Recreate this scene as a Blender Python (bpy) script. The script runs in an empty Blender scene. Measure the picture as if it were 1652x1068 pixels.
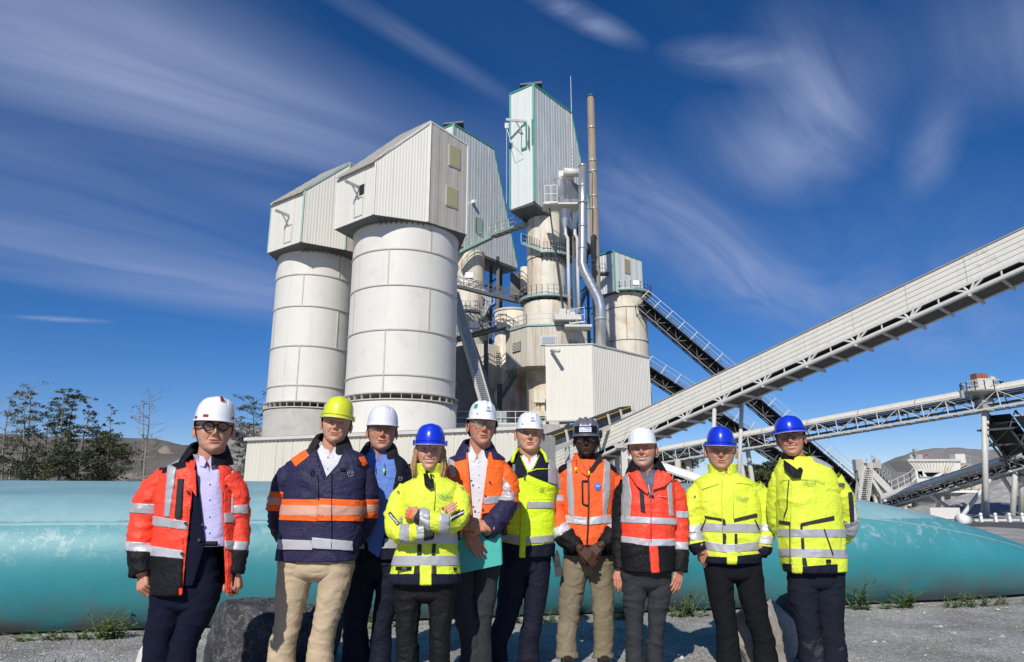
import bpy, bmesh, math, random
import numpy as np
from mathutils import Vector, Matrix, Euler
R_ = math.radians
random.seed(7); rng = np.random.default_rng(11)
SC = bpy.context.scene; COL = SC.collection
PI = math.pi
# ------------------------------------------------------------------ camera, sky, sun
CAMH, PITCH, FPX = 1.27, R_(13.6), 1100.0
cd = bpy.data.cameras.new('camera'); cam = bpy.data.objects.new('camera', cd); COL.objects.link(cam)
cam.location = (0, 0, CAMH); cam.rotation_euler = (R_(90) + PITCH, 0, 0)
cd.sensor_width = 36; cd.lens = 36*FPX/1652; cd.clip_start = .1; cd.clip_end = 6000
SC.camera = cam
SUN_EL = R_(37); SUN_AZ = math.atan2(-.24, -.97)      # azimuth clockwise from +Y
sd = Vector((math.sin(SUN_AZ)*math.cos(SUN_EL), math.cos(SUN_AZ)*math.cos(SUN_EL), math.sin(SUN_EL)))
sl = bpy.data.lights.new('sun', 'SUN'); sl.energy = 5.0; sl.angle = R_(.53); sl.color = (1, .955, .88)
so = bpy.data.objects.new('sun', sl); COL.objects.link(so)
so.rotation_euler = (-sd).to_track_quat('-Z', 'Y').to_euler(); so.location = (0, 0, 80)
SC.view_settings.view_transform = 'Standard'; SC.view_settings.look = 'None'
SC.view_settings.exposure = -0.18; SC.view_settings.gamma = 1.0; SC.view_settings.use_curve_mapping = False
SC.cycles.use_denoising = True; SC.cycles.max_bounces = 6; SC.cycles.transparent_max_bounces = 12

W = bpy.data.worlds.new('World'); SC.world = W; W.use_nodes = True
nt = W.node_tree; nt.nodes.clear()
def N(nt, t, **k):
    n = nt.nodes.new(t)
    for a, b in k.items():
        if a.startswith('i_'):
            n.inputs[a[2:].replace('_', ' ')].default_value = b
        else: setattr(n, a, b)
    return n
def Lk(nt, a, b): nt.links.new(a, b)
def mathn(nt, op, a, b=None, c=None, clamp=False):
    n = nt.nodes.new('ShaderNodeMath'); n.operation = op; n.use_clamp = clamp
    for i, v in enumerate((a, b, c)):
        if v is None: continue
        if isinstance(v, (int, float)): n.inputs[i].default_value = v
        else: nt.links.new(v, n.inputs[i])
    return n.outputs[0]
def rampn(nt, fac, stops):
    n = nt.nodes.new('ShaderNodeValToRGB'); cr = n.color_ramp
    while len(cr.elements) > 1: cr.elements.remove(cr.elements[-1])
    for i, (p, c) in enumerate(stops):
        e = cr.elements[0] if i == 0 else cr.elements.new(p)
        e.position = p; e.color = (c[0], c[1], c[2], 1) if not isinstance(c, (int, float)) else (c, c, c, 1)
    nt.links.new(fac, n.inputs[0]); return n.outputs[0]
def mixc(nt, f, a, b, mode='MIX'):
    n = nt.nodes.new('ShaderNodeMix'); n.data_type = 'RGBA'; n.blend_type = mode
    for i, v in ((0, f), (6, a), (7, b)):
        if isinstance(v, (int, float)): n.inputs[i].default_value = v
        elif isinstance(v, tuple): n.inputs[i].default_value = (v[0], v[1], v[2], 1)
        else: nt.links.new(v, n.inputs[i])
    return n.outputs[2]
def build_sky():
    tc = N(nt, 'ShaderNodeTexCoord')
    sky = N(nt, 'ShaderNodeTexSky', sky_type='NISHITA', sun_disc=False, sun_elevation=SUN_EL,
            sun_rotation=SUN_AZ % (2*PI), altitude=300, air_density=.85, dust_density=.0, ozone_density=6.0)
    hs = N(nt, 'ShaderNodeHueSaturation'); hs.inputs['Saturation'].default_value = 1.27; hs.inputs['Value'].default_value = 1
    Lk(nt, mixc(nt, 1, sky.outputs[0], (1.05, .93, .97), 'MULTIPLY'), hs.inputs['Color'])
    # cirrus on a flat layer high above: direction -> (x/z, y/z)
    sep = N(nt, 'ShaderNodeSeparateXYZ'); Lk(nt, tc.outputs['Generated'], sep.inputs[0])
    z = mathn(nt, 'MAXIMUM', sep.outputs[2], .03)
    u = mathn(nt, 'DIVIDE', sep.outputs[0], z); v = mathn(nt, 'DIVIDE', sep.outputs[1], z)
    cb = N(nt, 'ShaderNodeCombineXYZ'); Lk(nt, u, cb.inputs[0]); Lk(nt, v, cb.inputs[1])
    def cloud(rot, scale, sx, sy, seed, lo, hi, dist=.8, detail=7):
        m0 = N(nt, 'ShaderNodeMapping'); m0.inputs['Rotation'].default_value = (0, 0, R_(rot)); Lk(nt, cb.outputs[0], m0.inputs[0]); mp = N(nt, 'ShaderNodeMapping')
        mp.inputs['Scale'].default_value = (sx, sy, 1); mp.inputs['Location'].default_value = (seed, seed*.7, seed*.3)
        Lk(nt, m0.outputs[0], mp.inputs[0])
        no = N(nt, 'ShaderNodeTexNoise'); no.inputs['Scale'].default_value = scale; no.inputs['Detail'].default_value = detail
        no.inputs['Roughness'].default_value = .55; no.inputs['Distortion'].default_value = dist
        Lk(nt, mp.outputs[0], no.inputs['Vector'])
        return rampn(nt, no.outputs['Fac'], [(0, 0), (lo, 0), (hi, 1)])
    def blob(cu, cv, ru, rv, rot=0, soft=1.0):
        mp = N(nt, 'ShaderNodeMapping', vector_type='TEXTURE'); mp.inputs['Location'].default_value = (cu, cv, 0)
        mp.inputs['Rotation'].default_value = (0, 0, R_(rot)); mp.inputs['Scale'].default_value = (ru, rv, 1)
        Lk(nt, cb.outputs[0], mp.inputs[0])
        ln = N(nt, 'ShaderNodeVectorMath', operation='LENGTH'); Lk(nt, mp.outputs[0], ln.inputs[0])
        return rampn(nt, ln.outputs['Value'], [(0, 1), (.3, .8), (.65, .3), (1, 0)])
    s1 = cloud(SKY['rotA'], 1.2, .30, 1.5, 3.1, .36, .70, .9, 5)
    s2 = cloud(SKY['rotB'], 1.8, .40, 1.7, 8.4, .36, .70, 1.2, 6)
    s3 = cloud(20, 5.0, .8, 1.2, 1.7, .45, .8, .6, 9)
    acc = None
    for (cu, cv, ru, rv, rot, which, amp) in SKY['blobs']:
        b = blob(cu, cv, ru, rv, rot)
        st = {'a': s1, 'b': s2, 'c': s3}[which]
        wq = .55 if which == 'a' else .72; st2 = mathn(nt, 'ADD', mathn(nt, 'MULTIPLY', st, wq), 1-wq)
        m = mathn(nt, 'MULTIPLY', mathn(nt, 'MULTIPLY', b, st2), amp)
        acc = m if acc is None else mathn(nt, 'ADD', acc, m)
    base = mathn(nt, 'MULTIPLY', s1, .04)
    acc = mathn(nt, 'ADD', acc, base, clamp=True)
    fade = rampn(nt, sep.outputs[2], [(0, 0), (.08, .25), (.25, 1)])
    acc = mathn(nt, 'MULTIPLY', acc, fade)
    out = mixc(nt, acc, hs.outputs[0], SKY['cloud'])
    bg = N(nt, 'ShaderNodeBackground'); bg.inputs['Strength'].default_value = .108
    Lk(nt, out, bg.inputs['Color'])
    wo = N(nt, 'ShaderNodeOutputWorld'); Lk(nt, bg.outputs[0], wo.inputs[0])

# ------------------------------------------------------------------ picture geometry -> places
SP, CP = math.sin(PITCH), math.cos(PITCH)
def slope(py):
    dz = -(py-534)/FPX
    return (SP+CP*dz)/(CP-SP*dz)
def Z(py, Y): return CAMH + Y*slope(py)
def X(px, py, Y): return (px-826)/FPX/(CP+SP*(py-534)/FPX)*Y
def P(px, py, Y): return Vector((X(px, py, Y), Y, Z(py, Y)))
def MPX(py, Y): return Y/(CP+SP*(py-534)/FPX)/FPX        # metres per pixel there
def YZ(py, z): return (z-CAMH)/slope(py)

def uv_of(px, py):           # place on the cloud layer seen at that pixel
    d = P(px, py, 1)-Vector((0, 0, CAMH)); d.normalize(); return d.x/d.z, d.y/d.z
def _b(px, py, ru, rv, rot, w, a): return (*uv_of(px, py), ru, rv, rot, w, a)
SKY = dict(rotA=-41, rotB=-52, cloud=(3.7, 4.5, 6.9), blobs=[
    _b(400, 175, 1.2, .42, 40, 'a', .68), _b(230, 430, 2.2, .85, 42, 'a', .62), _b(40, 60, .9, .6, 40, 'a', .6), _b(100, 260, 1.4, .5, 42, 'a', .3), _b(470, 330, .6, .25, 45, 'a', .3),
    _b(690, 80, .5, .05, 47, 'b', .30), _b(1330, 170, .55, .20, 57, 'b', .85), _b(1240, 260, .5, .22, 47, 'b', .6), _b(1190, 100, .22, .10, 15, 'c', .8),
    _b(1500, 240, .45, .10, 63, 'b', .6), _b(1170, 440, 1.5, .35, 50, 'b', .6), _b(1600, 80, .5, .25, 50, 'b', .55), _b(945, 30, .20, .05, 35, 'c', .9),
    _b(1480, 520, 2.6, 1.2, 50, 'b', .42), _b(95, 515, .35, .10, 10, 'c', .9), _b(1060, 330, 1.0, .3, 50, 'b', .35)])
build_sky()

# ------------------------------------------------------------------ materials
def mat(name, col, rough=.6, metal=0., var=0., vscale=3., bump=0., bscale=40., spec=.5, coat=0., stain=None, streak=None, sub=0., weave=None, alpha=1., trans=0.):
    m = bpy.data.materials.new(name); m.use_nodes = True; t = m.node_tree
    bs = t.nodes['Principled BSDF']; tc = N(t, 'ShaderNodeTexCoord')
    bs.inputs['Roughness'].default_value = rough; bs.inputs['Metallic'].default_value = metal
    bs.inputs['Specular IOR Level'].default_value = spec; bs.inputs['Coat Weight'].default_value = coat
    if trans: bs.inputs['Transmission Weight'].default_value = trans
    if sub: bs.inputs['Subsurface Weight'].default_value = sub; bs.inputs['Subsurface Radius'].default_value = (.012, .004, .002)
    c = (col[0], col[1], col[2])
    out = None
    def noise(scale, detail=5, rgh=.6, sx=1, sy=1, sz=1, dist=0, off=0):
        mp = N(t, 'ShaderNodeMapping'); mp.inputs['Scale'].default_value = (sx, sy, sz); mp.inputs['Location'].default_value = (off, off, off)
        Lk(t, tc.outputs['Object'], mp.inputs[0])
        n = N(t, 'ShaderNodeTexNoise'); n.inputs['Scale'].default_value = scale; n.inputs['Detail'].default_value = detail
        n.inputs['Roughness'].default_value = rgh; n.inputs['Distortion'].default_value = dist
        Lk(t, mp.outputs[0], n.inputs['Vector']); return n.outputs['Fac']
    cur = c
    if var:
        f = rampn(t, noise(vscale), [(.25, 0), (.75, 1)])
        lo = tuple(max(0, x*(1-var)) for x in c); hi = tuple(min(1, x*(1+var)) for x in c)
        cur = mixc(t, f, lo, hi)
    if stain:
        for (sc, scale, lo, hi, amt) in stain:
            f = mathn(t, 'MULTIPLY', rampn(t, noise(scale, 7, .65, off=scale), [(lo, 0), (hi, 1)]), amt)
            cur = mixc(t, f, cur, sc)
    if streak:
        for (sc, scale, lo, hi, amt, st) in streak:
            f = mathn(t, 'MULTIPLY', rampn(t, noise(scale, 6, .6, 1, 1, st, off=scale*2), [(lo, 0), (hi, 1)]), amt)
            cur = mixc(t, f, cur, sc)
    if isinstance(cur, tuple): bs.inputs['Base Color'].default_value = (*cur, 1)
    else: Lk(t, cur, bs.inputs['Base Color'])
    if bump:
        b = N(t, 'ShaderNodeBump'); b.inputs['Strength'].default_value = bump; b.inputs['Distance'].default_value = .02 if bscale > 15 else .08
        Lk(t, noise(bscale, 6, .6), b.inputs['Height']); Lk(t, b.outputs[0], bs.inputs['Normal'])
    return m
def S(r, g, b):              # sRGB 0-255 -> linear
    return tuple(((c/255)/12.92 if c/255 <= .04045 else ((c/255+.055)/1.055)**2.4) for c in (r, g, b))
RUST = (.30, .14, .05); GRIME = (.16, .14, .115)
M = {}
M['silo'] = mat('silo_paint', (.66, .635, .575), .55, var=.04, vscale=.5, stain=[((.42, .38, .31), .9, .55, .8, .35)], streak=[((.40, .36, .28), 2.2, .56, .78, .35, .08)], bump=.08, bscale=3)
M['silo_edge'] = mat('silo_stiffener', (.50, .48, .43), .6, var=.08, vscale=2, streak=[((.30, .25, .18), 3, .5, .75, .5, .2)])
M['kiln'] = mat('kiln_paint', (.70, .65, .55), .6, var=.06, vscale=.7, stain=[((.52, .34, .16), .45, .50, .66, .75)], streak=[((.42, .24, .10), 1.3, .52, .72, .8, .09), ((.25, .22, .18), 3, .55, .8, .4, .05)], bump=.1, bscale=4)
M['clad_cream'] = mat('cream_cladding', (.68, .655, .58), .5, var=.03, vscale=.6, streak=[((.42, .39, .32), 2.5, .55, .8, .3, .06)])
M['clad_shed'] = mat('shed_cladding', (.62, .59, .50), .5, var=.04, vscale=.8, streak=[((.36, .33, .27), 3, .55, .8, .4, .1)])
M['clad_metal'] = mat('weathered_metal_cladding', (.62, .65, .62), .42, metal=.25, var=.10, vscale=.9, streak=[((.80, .82, .80), 2.2, .5, .66, .65, .10), ((.34, .34, .31), 2.8, .55, .8, .5, .06)])
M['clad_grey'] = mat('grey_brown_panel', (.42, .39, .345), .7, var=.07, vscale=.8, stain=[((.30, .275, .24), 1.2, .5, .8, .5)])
M['clad_dirty'] = mat('dirty_skirt_cladding', (.54, .50, .42), .6, var=.06, vscale=1, streak=[((.27, .2, .13), 3.4, .5, .75, .7, .06), (RUST, 2.1, .6, .8, .5, .05)], stain=[((.7, .66, .58), 3, .62, .8, .6)])
M['concrete'] = mat('weathered_concrete', (.40, .385, .35), .85, var=.12, vscale=1.2, stain=[((.22, .2, .17), 2, .55, .8, .5)], bump=.2, bscale=6)
M['steel'] = mat('galvanised_steel', (.42, .43, .43), .5, metal=.35, var=.12, vscale=3)
M['steel_light'] = mat('pale_painted_steel', (.56, .55, .51), .55, var=.08, vscale=3, streak=[((.33, .27, .2), 4, .55, .8, .4, .3)])
M['steel_dark'] = mat('dark_steel', (.085, .09, .095), .6, var=.25, vscale=2)
M['green'] = mat('green_trim_paint', (.05, .27, .21), .55, var=.12, vscale=3)
M['green_pale'] = mat('pale_green_edge', (.28, .42, .38), .6, var=.15, vscale=2, streak=[((.35, .28, .2), 3, .5, .8, .5, .3)])
M['belt'] = mat('black_rubber_belt', (.02, .02, .021), .7, var=.3, vscale=3)
M['yellow_line'] = mat('yellow_stripe', (.62, .36, .05), .6, var=.1)
M['duct'] = mat('aluminium_duct', (.60, .61, .62), .32, metal=.75, var=.08, vscale=2, bump=.05, bscale=3)
M['stack'] = mat('tan_chimney_steel', (.36, .30, .22), .5, metal=.3, var=.1, vscale=1, streak=[((.2, .14, .09), 2, .5, .8, .5, .1)])
M['window'] = mat('dusty_yellow_pane', (.36, .33, .18), .3, var=.08)
M['glass'] = mat('dark_window_glass', (.03, .035, .04), .15)
M['black'] = mat('black_opening', (.015, .015, .015), .9)
M['roof'] = mat('fibre_cement_roof', (.34, .32, .28), .8, var=.15, vscale=2, stain=[((.2, .19, .16), 3, .5, .8, .6)])
M['asphalt'] = mat('asphalt', (.085, .083, .082), .85, var=.15, vscale=.8, bump=.25, bscale=60)
M['white'] = mat('white_paint', (.78, .78, .76), .5, var=.03)
M['gallery'] = mat('gallery_cladding', (.68, .655, .575), .45, var=.04, vscale=1.2, stain=[((.25, .23, .19), 1.6, .60, .72, .5)], streak=[((.35, .32, .26), 3.5, .56, .8, .45, .15)])
M['lamp'] = mat('floodlight_glass', (.85, .85, .82), .15)
M['redbrown'] = mat('red_brown_motor', (.33, .12, .08), .6, var=.2)

# ------------------------------------------------------------------ object helpers
def meta(o, label=None, cat=None, group=None, kind=None):
    if label: o['label'] = label
    if cat: o['category'] = cat
    if group: o['group'] = group
    if kind: o['kind'] = kind
    return o
def root_of(o):
    while o.parent: o = o.parent
    return o
def thing(name, loc, label, cat, group=None):
    o = bpy.data.objects.new(name, None); COL.objects.link(o); o.location = loc; o.empty_display_size = .3
    return meta(o, label, cat, group)
def mkobj(name, verts, faces, m, parent=None, smooth=False, mats=None, fmat=None, loc=None):
    """verts in world coordinates; the object's origin goes to the root thing's base (or loc)."""
    off = np.array(root_of(parent).location if parent else (loc if loc is not None else (0, 0, 0)), float)
    v = np.asarray(verts, float).reshape(-1, 3)-off
    me = bpy.data.meshes.new(name); me.from_pydata(v.tolist(), [], faces if isinstance(faces, list) else faces.tolist())
    if mats:
        for x in mats: me.materials.append(x)
        if fmat is not None: me.polygons.foreach_set('material_index', np.asarray(fmat, dtype=np.int32))
    elif m: me.materials.append(m)
    if smooth: me.polygons.foreach_set('use_smooth', np.ones(len(me.polygons), bool))
    me.update()
    o = bpy.data.objects.new(name, me); COL.objects.link(o)
    if parent: o.parent = parent
    elif loc is not None: o.location = loc
    return o
class MB:
    def __init__(s): s.v = []; s.f = []
    def add(s, vs, fs):
        n = len(s.v); s.v += [tuple(v) for v in vs]; s.f += [tuple(i+n for i in f) for f in fs]; return s
    def box(s, c, size, rz=0, taper=1.):
        c = Vector(c); hx, hy, hz = (x/2 for x in size); cs, sn = math.cos(rz), math.sin(rz); vs = []
        for dz in (-1, 1):
            k = taper if dz > 0 else 1
            for dx, dy in ((-1, -1), (1, -1), (1, 1), (-1, 1)):
                x, y = dx*hx*k, dy*hy*k; vs.append(c+Vector((x*cs-y*sn, x*sn+y*cs, dz*hz)))
        return s.add(vs, [(0, 3, 2, 1), (4, 5, 6, 7), (0, 1, 5, 4), (1, 2, 6, 5), (2, 3, 7, 6), (3, 0, 4, 7)])
    def beam(s, p, q, w, h=None, up=(0, 0, 1)):
        p, q = Vector(p), Vector(q); h = h or w; d = q-p
        if d.length < 1e-6: return s
        d.normalize(); up = Vector(up)
        if abs(d.dot(up)) > .98: up = Vector((0, 1, 0))
        a = d.cross(up).normalized()*w/2; b = a.cross(d).normalized()*h/2
        vs = [p-a-b, p+a-b, p+a+b, p-a+b, q-a-b, q+a-b, q+a+b, q-a+b]
        return s.add(vs, [(0, 1, 2, 3), (7, 6, 5, 4), (0, 4, 5, 1), (1, 5, 6, 2), (2, 6, 7, 3), (3, 7, 4, 0)])
    def tube(s, p, q, r, r2=None, n=12, cap=True):
        p, q = Vector(p), Vector(q); r2 = r if r2 is None else r2; d = (q-p).normalized()
        a = d.orthogonal().normalized(); b = d.cross(a); vs = []
        for c, rr in ((p, r), (q, r2)):
            for i in range(n):
                t = 2*PI*i/n; vs.append(c+a*math.cos(t)*rr+b*math.sin(t)*rr)
        fs = [(i, (i+1) % n, n+(i+1) % n, n+i) for i in range(n)]
        if cap: fs += [tuple(range(n))[::-1], tuple(range(n, 2*n))]
        return s.add(vs, fs)
    def poly(s, pts, r, n=10, cap=True):
        pts = [Vector(p) for p in pts]; vs = []; fs = []
        a = None
        for i, p in enumerate(pts):
            t = ((pts[min(i+1, len(pts)-1)]-p).normalized()+(p-pts[max(i-1, 0)]).normalized()).normalized()
            if a is None: a = t.orthogonal().normalized()
            else: a = (a-t*a.dot(t)).normalized()
            b = t.cross(a); rr = r[i] if isinstance(r, (list, tuple)) else r
            for k in range(n):
                th = 2*PI*k/n; vs.append(p+a*math.cos(th)*rr+b*math.sin(th)*rr)
        for i in range(len(pts)-1):
            for k in range(n): fs.append((i*n+k, i*n+(k+1) % n, (i+1)*n+(k+1) % n, (i+1)*n+k))
        if cap: fs += [tuple(range(n))[::-1], tuple(range((len(pts)-1)*n, len(pts)*n))]
        return s.add(vs, fs)
    def prism(s, bot, top):
        n = len(bot)
        return s.add(list(bot)+list(top), [tuple(range(n))[::-1], tuple(range(n, 2*n))]+[(i, (i+1) % n, n+(i+1) % n, n+i) for i in range(n)])
    def lathe(s, cx, cy, prof, n=48, a0=0, a1=2*PI, close=False):
        full = abs(a1-a0-2*PI) < 1e-6; m = n if full else n+1; vs = []; fs = []
        for (r, z) in prof:
            for i in range(m):
                t = a0+(a1-a0)*i/n; vs.append((cx+r*math.sin(t), cy-r*math.cos(t), z))
        L = len(prof)
        for j in range(L if close else L-1):
            j2 = (j+1) % L
            for i in range(n):
                i2 = (i+1) % m; fs.append((j*m+i, j*m+i2, j2*m+i2, j2*m+i))
        if close and not full:
            fs += [tuple(j*m for j in range(L)), tuple(j*m+n for j in range(L))[::-1]]
        return s.add(vs, fs)
    def build(s, name, m, parent=None, smooth=False, loc=None): return mkobj(name, s.v, s.f, m, parent, smooth, loc=loc)

def railing(path, parent, h=1.05, step=1.5, r=.035, name='railing', m=None, closed=False):
    mb = MB(); pts = [Vector(p) for p in path]
    for a, b in zip(pts[:-1], pts[1:]):
        L = (b-a).length; k = max(1, round(L/step))
        for i in range(k+1):
            p = a.lerp(b, i/k); mb.beam(p, p+Vector((0, 0, h)), r*1.6, r*1.6)
        for f in (1, .52): mb.beam(a+Vector((0, 0, h*f)), b+Vector((0, 0, h*f)), r*1.4, r*1.4)
        mb.beam(a+Vector((0, 0, .08)), b+Vector((0, 0, .08)), .02, .14)
    return mb.build(name, m or M['steel'], parent)
def ring_pts(cx, cy, r, z, a0=0, a1=2*PI, n=24):
    return [(cx+r*math.sin(a0+(a1-a0)*i/n), cy-r*math.cos(a0+(a1-a0)*i/n), z) for i in range(n+1)]
def corrugated(p0, p1, fb, ft, parent, m, pitch=.33, depth=.045, panel=1., name='cladding_panel', out=None):
    """ribbed sheets from p0 to p1 in plan (outside on the right-hand side going p0->p1), every sheet its own part"""
    a = Vector((p0[0], p0[1])); b = Vector((p1[0], p1[1])); L = (b-a).length; d = (b-a)/L
    nrm = Vector((d.y, -d.x)); k = max(1, round(L/panel)); made = []
    for j in range(k):
        u0, u1 = L*j/k+.006, L*(j+1)/k-.006; w = u1-u0; nr = max(1, round(w/pitch)); prof = []
        jit = random.uniform(0, .012)
        for i in range(nr):
            for fr, o in ((0, 0), (.42, 0), (.52, depth), (.9, depth)): prof.append((u0+w*(i+fr)/nr, o))
        prof.append((u1, 0)); vs = []; fs = []
        for (u, o) in prof:
            q = a+d*u+nrm*(o+jit+.004)
            vs += [(q.x, q.y, fb(u/L)), (q.x, q.y, ft(u/L))]
        for i in range(len(prof)-1): fs.append((2*i, 2*i+2, 2*i+3, 2*i+1))
        made.append(mkobj(name, vs, fs, m, parent))
    return made
const = lambda c: (lambda u: c)
def lerpf(a, b): return lambda u: a+(b-a)*u
def pw(*pts):
    def f(u):
        for (u0, v0), (u1, v1) in zip(pts[:-1], pts[1:]):
            if u <= u1: return v0+(v1-v0)*(u-u0)/(u1-u0)
        return pts[-1][1]
    return f
# fast noise for cloth, rock and heaps
_perm = rng.random((32, 32, 32))
def vnoise(p, scale=1., seed=0.):
    p = np.asarray(p, float)*scale+seed*7.31+100
    i = np.floor(p).astype(int); f = p-i; f = f*f*(3-2*f); r = 0
    for dx in (0, 1):
        for dy in (0, 1):
            for dz in (0, 1):
                w = (f[..., 0] if dx else 1-f[..., 0])*(f[..., 1] if dy else 1-f[..., 1])*(f[..., 2] if dz else 1-f[..., 2])
                r = r+w*_perm[(i[..., 0]+dx) % 32, (i[..., 1]+dy) % 32, (i[..., 2]+dz) % 32]
    return r*2-1
def fbm(p, scale=1., seed=0., oct=4):
    s, a, t = 0, 1., 0
    for o in range(oct): s = s+a*vnoise(p, scale*2**o, seed+o*3.7); t += a; a *= .5
    return s/t
# ================================================================== SETTING
def struct(o): o['kind'] = 'structure'; return o
def ground_mat():
    m = bpy.data.materials.new('gravel_ground'); m.use_nodes = True; t = m.node_tree; bs = t.nodes['Principled BSDF']
    tc = N(t, 'ShaderNodeTexCoord'); bs.inputs['Roughness'].default_value = .95
    def noise(s, d=6, r=.6):
        n = N(t, 'ShaderNodeTexNoise'); n.inputs['Scale'].default_value = s; n.inputs['Detail'].default_value = d; n.inputs['Roughness'].default_value = r
        Lk(t, tc.outputs['Object'], n.inputs['Vector']); return n.outputs['Fac']
    vo = N(t, 'ShaderNodeTexVoronoi'); vo.inputs['Scale'].default_value = 55; Lk(t, tc.outputs['Object'], vo.inputs['Vector'])
    sepc = N(t, 'ShaderNodeSeparateColor'); Lk(t, vo.outputs['Color'], sepc.inputs[0])
    stones = rampn(t, sepc.outputs[0], [(0, (.20, .19, .175)), (.45, (.38, .365, .34)), (.8, (.56, .54, .505)), (1, (.78, .76, .72))])
    fine = rampn(t, noise(160, 3), [(.3, (.23, .22, .205)), (.7, (.54, .52, .485))])
    c = mixc(t, .55, fine, stones)
    big = rampn(t, noise(.9, 5), [(.35, .7), (.65, 1.25)])
    c = mixc(t, 1, c, big, 'MULTIPLY')
    dirt = mathn(t, 'MULTIPLY', rampn(t, noise(2.3, 7), [(.52, 0), (.68, 1)]), .55)
    c = mixc(t, dirt, c, (.20, .185, .15))
    Lk(t, c, bs.inputs['Base Color'])
    b = N(t, 'ShaderNodeBump'); b.inputs['Strength'].default_value = .9; b.inputs['Distance'].default_value = .015
    h = mathn(t, 'ADD', mathn(t, 'MULTIPLY', vo.outputs['Distance'], -1.0), noise(140, 4)); Lk(t, h, b.inputs['Height']); Lk(t, b.outputs[0], bs.inputs['Normal'])
    return m
M['gravel'] = ground_mat()
n = 140; gx = np.sinh(np.linspace(-6.6, 6.6, n))*3.2; gy = 7+np.sinh(np.linspace(-6.4, 6.7, n))*3.2
GX, GY = np.meshgrid(gx, gy); gp = np.stack([GX, GY, GX*0], -1)
near = np.exp(-((GX/14)**2+((GY-7)/8)**2))
GZ = fbm(gp, .9, 3)*.018*near-.03*(np.hypot(GX, GY-8) > 30)
gp[..., 2] = GZ
def gridf(a, b): return [(i*b+j, i*b+j+1, (i+1)*b+j+1, (i+1)*b+j) for i in range(a-1) for j in range(b-1)]
struct(mkobj('ground', gp.reshape(-1, 3), gridf(n, n), M['gravel'], smooth=True))
# asphalt road crossing on the right beyond the tank
mb = MB(); za = .0
rd = [(9, 15.5), (60, 13), (140, 20), (140, 48), (60, 36.5), (16, 35.5), (4, 30), (2, 20)]
mb.add([(x, y, -.012) for x, y in rd], [tuple(range(len(rd)))]); struct(mb.build('road', M['asphalt']))
# loose stones lying on the gravel
def pebbles():
    k = 9000; x = rng.uniform(-6, 8.5, k); y = 3.4+rng.random(k)**1.2*6; s = rng.uniform(.004, .013, k)*(1+(rng.random(k) > .95)*1.8)
    base = np.array([(1, 0, 0), (.3, 1, 0), (-.9, .5, .1), (-.6, -.8, 0), (.5, -.9, .1), (0, 0, .75)], float)
    fs0 = [(0, 1, 5), (1, 2, 5), (2, 3, 5), (3, 4, 5), (4, 0, 5)]
    V = base[None]*rng.uniform(.6, 1.3, (k, 6, 1))*s[:, None, None]*np.array([1, 1, .8]); a = rng.uniform(0, 6.28, k)
    vx = V[..., 0]*np.cos(a)[:, None]-V[..., 1]*np.sin(a)[:, None]; vy = V[..., 0]*np.sin(a)[:, None]+V[..., 1]*np.cos(a)[:, None]
    V = np.stack([vx+x[:, None], vy+y[:, None], V[..., 2]+.002], -1)
    F = (np.array(fs0)[None]+np.arange(k)[:, None, None]*6).reshape(-1, 3)
    o = mkobj('gravel_stones', V.reshape(-1, 3), F, mat('loose_stone', (.42, .41, .385), .9, var=.5, vscale=30)); o['kind'] = 'stuff'
    meta(o, 'loose grey gravel stones strewn over the ground', 'gravel')
pebbles()
# ---- hills and heaps behind
def heap(name, pts, m, ydepth, seed, amp=1.2, ncol=120, nrow=37, sc=.12, zk=1.12):
    """crest line pts = [(px, py)] at distance; slopes down towards and away from the camera"""
    pxs = np.linspace(pts[0][0], pts[-1][0], ncol); pys = np.interp(pxs, [p[0] for p in pts], [p[1] for p in pts])
    Yc, front, back = ydepth; V = np.zeros((ncol, nrow, 3))
    for i in range(ncol):
        zc = max(0, Z(pys[i], Yc))*zk; x = X(pxs[i], 790, Yc)
        for j in range(nrow):
            t = j/(nrow-1)*2-1
            y = Yc+(t*front if t < 0 else t*back); V[i, j] = (x, y, zc*(1-abs(t))**.92)
    q = V.copy(); q[..., 2] = 0; f = fbm(q, sc, seed, 5)
    V[..., 2] += f*amp*np.minimum(1, V[..., 2]/3)*np.linspace(1, 1, nrow)[None]; V[..., 2] -= .2
    return mkobj(name, V.reshape(-1, 3), gridf(ncol, nrow), m, smooth=True)
M['hill'] = mat('quarry_spoil', (.135, .12, .105), .95, var=.25, vscale=.07, stain=[((.36, .30, .22), .12, .56, .74, .55), ((.06, .06, .045), .3, .55, .75, .6)], bump=1, bscale=1.2)
M['pile'] = mat('grey_limestone_fines', (.30, .29, .27), .95, var=.15, vscale=.15, stain=[((.17, .165, .15), .5, .5, .75, .5)], bump=.8, bscale=1.5)
M['pile_dark'] = mat('dark_grey_aggregate', (.20, .195, .185), .95, var=.15, vscale=.4, bump=.8, bscale=2)
M['crushed'] = mat('crushed_stone', (.36, .35, .335), .9, var=.45, vscale=1.6, bump=1, bscale=3)
M['cliff'] = mat('ochre_cliff', (.21, .175, .13), .9, var=.3, vscale=.5, bump=1, bscale=2)
struct(heap('spoil_hill', [(-420, 720), (-200, 690), (0, 704), (90, 708), (200, 716), (250, 721), (330, 735), (430, 745)], M['hill'], (150, 60, 80), 2, 3.0, sc=.06))
struct(heap('cliff', [(200, 745), (222, 719), (240, 714), (262, 712), (276, 719), (284, 745)], M['cliff'], (140, 6, 25), 4, 2, 70, 31, .3, .9))
struct(heap('limestone_heap', [(322, 790), (350, 722), (378, 697), (400, 700), (470, 712), (560, 760)], M['pile'], (88, 26, 26), 6, 1.0, sc=.2))
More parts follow.
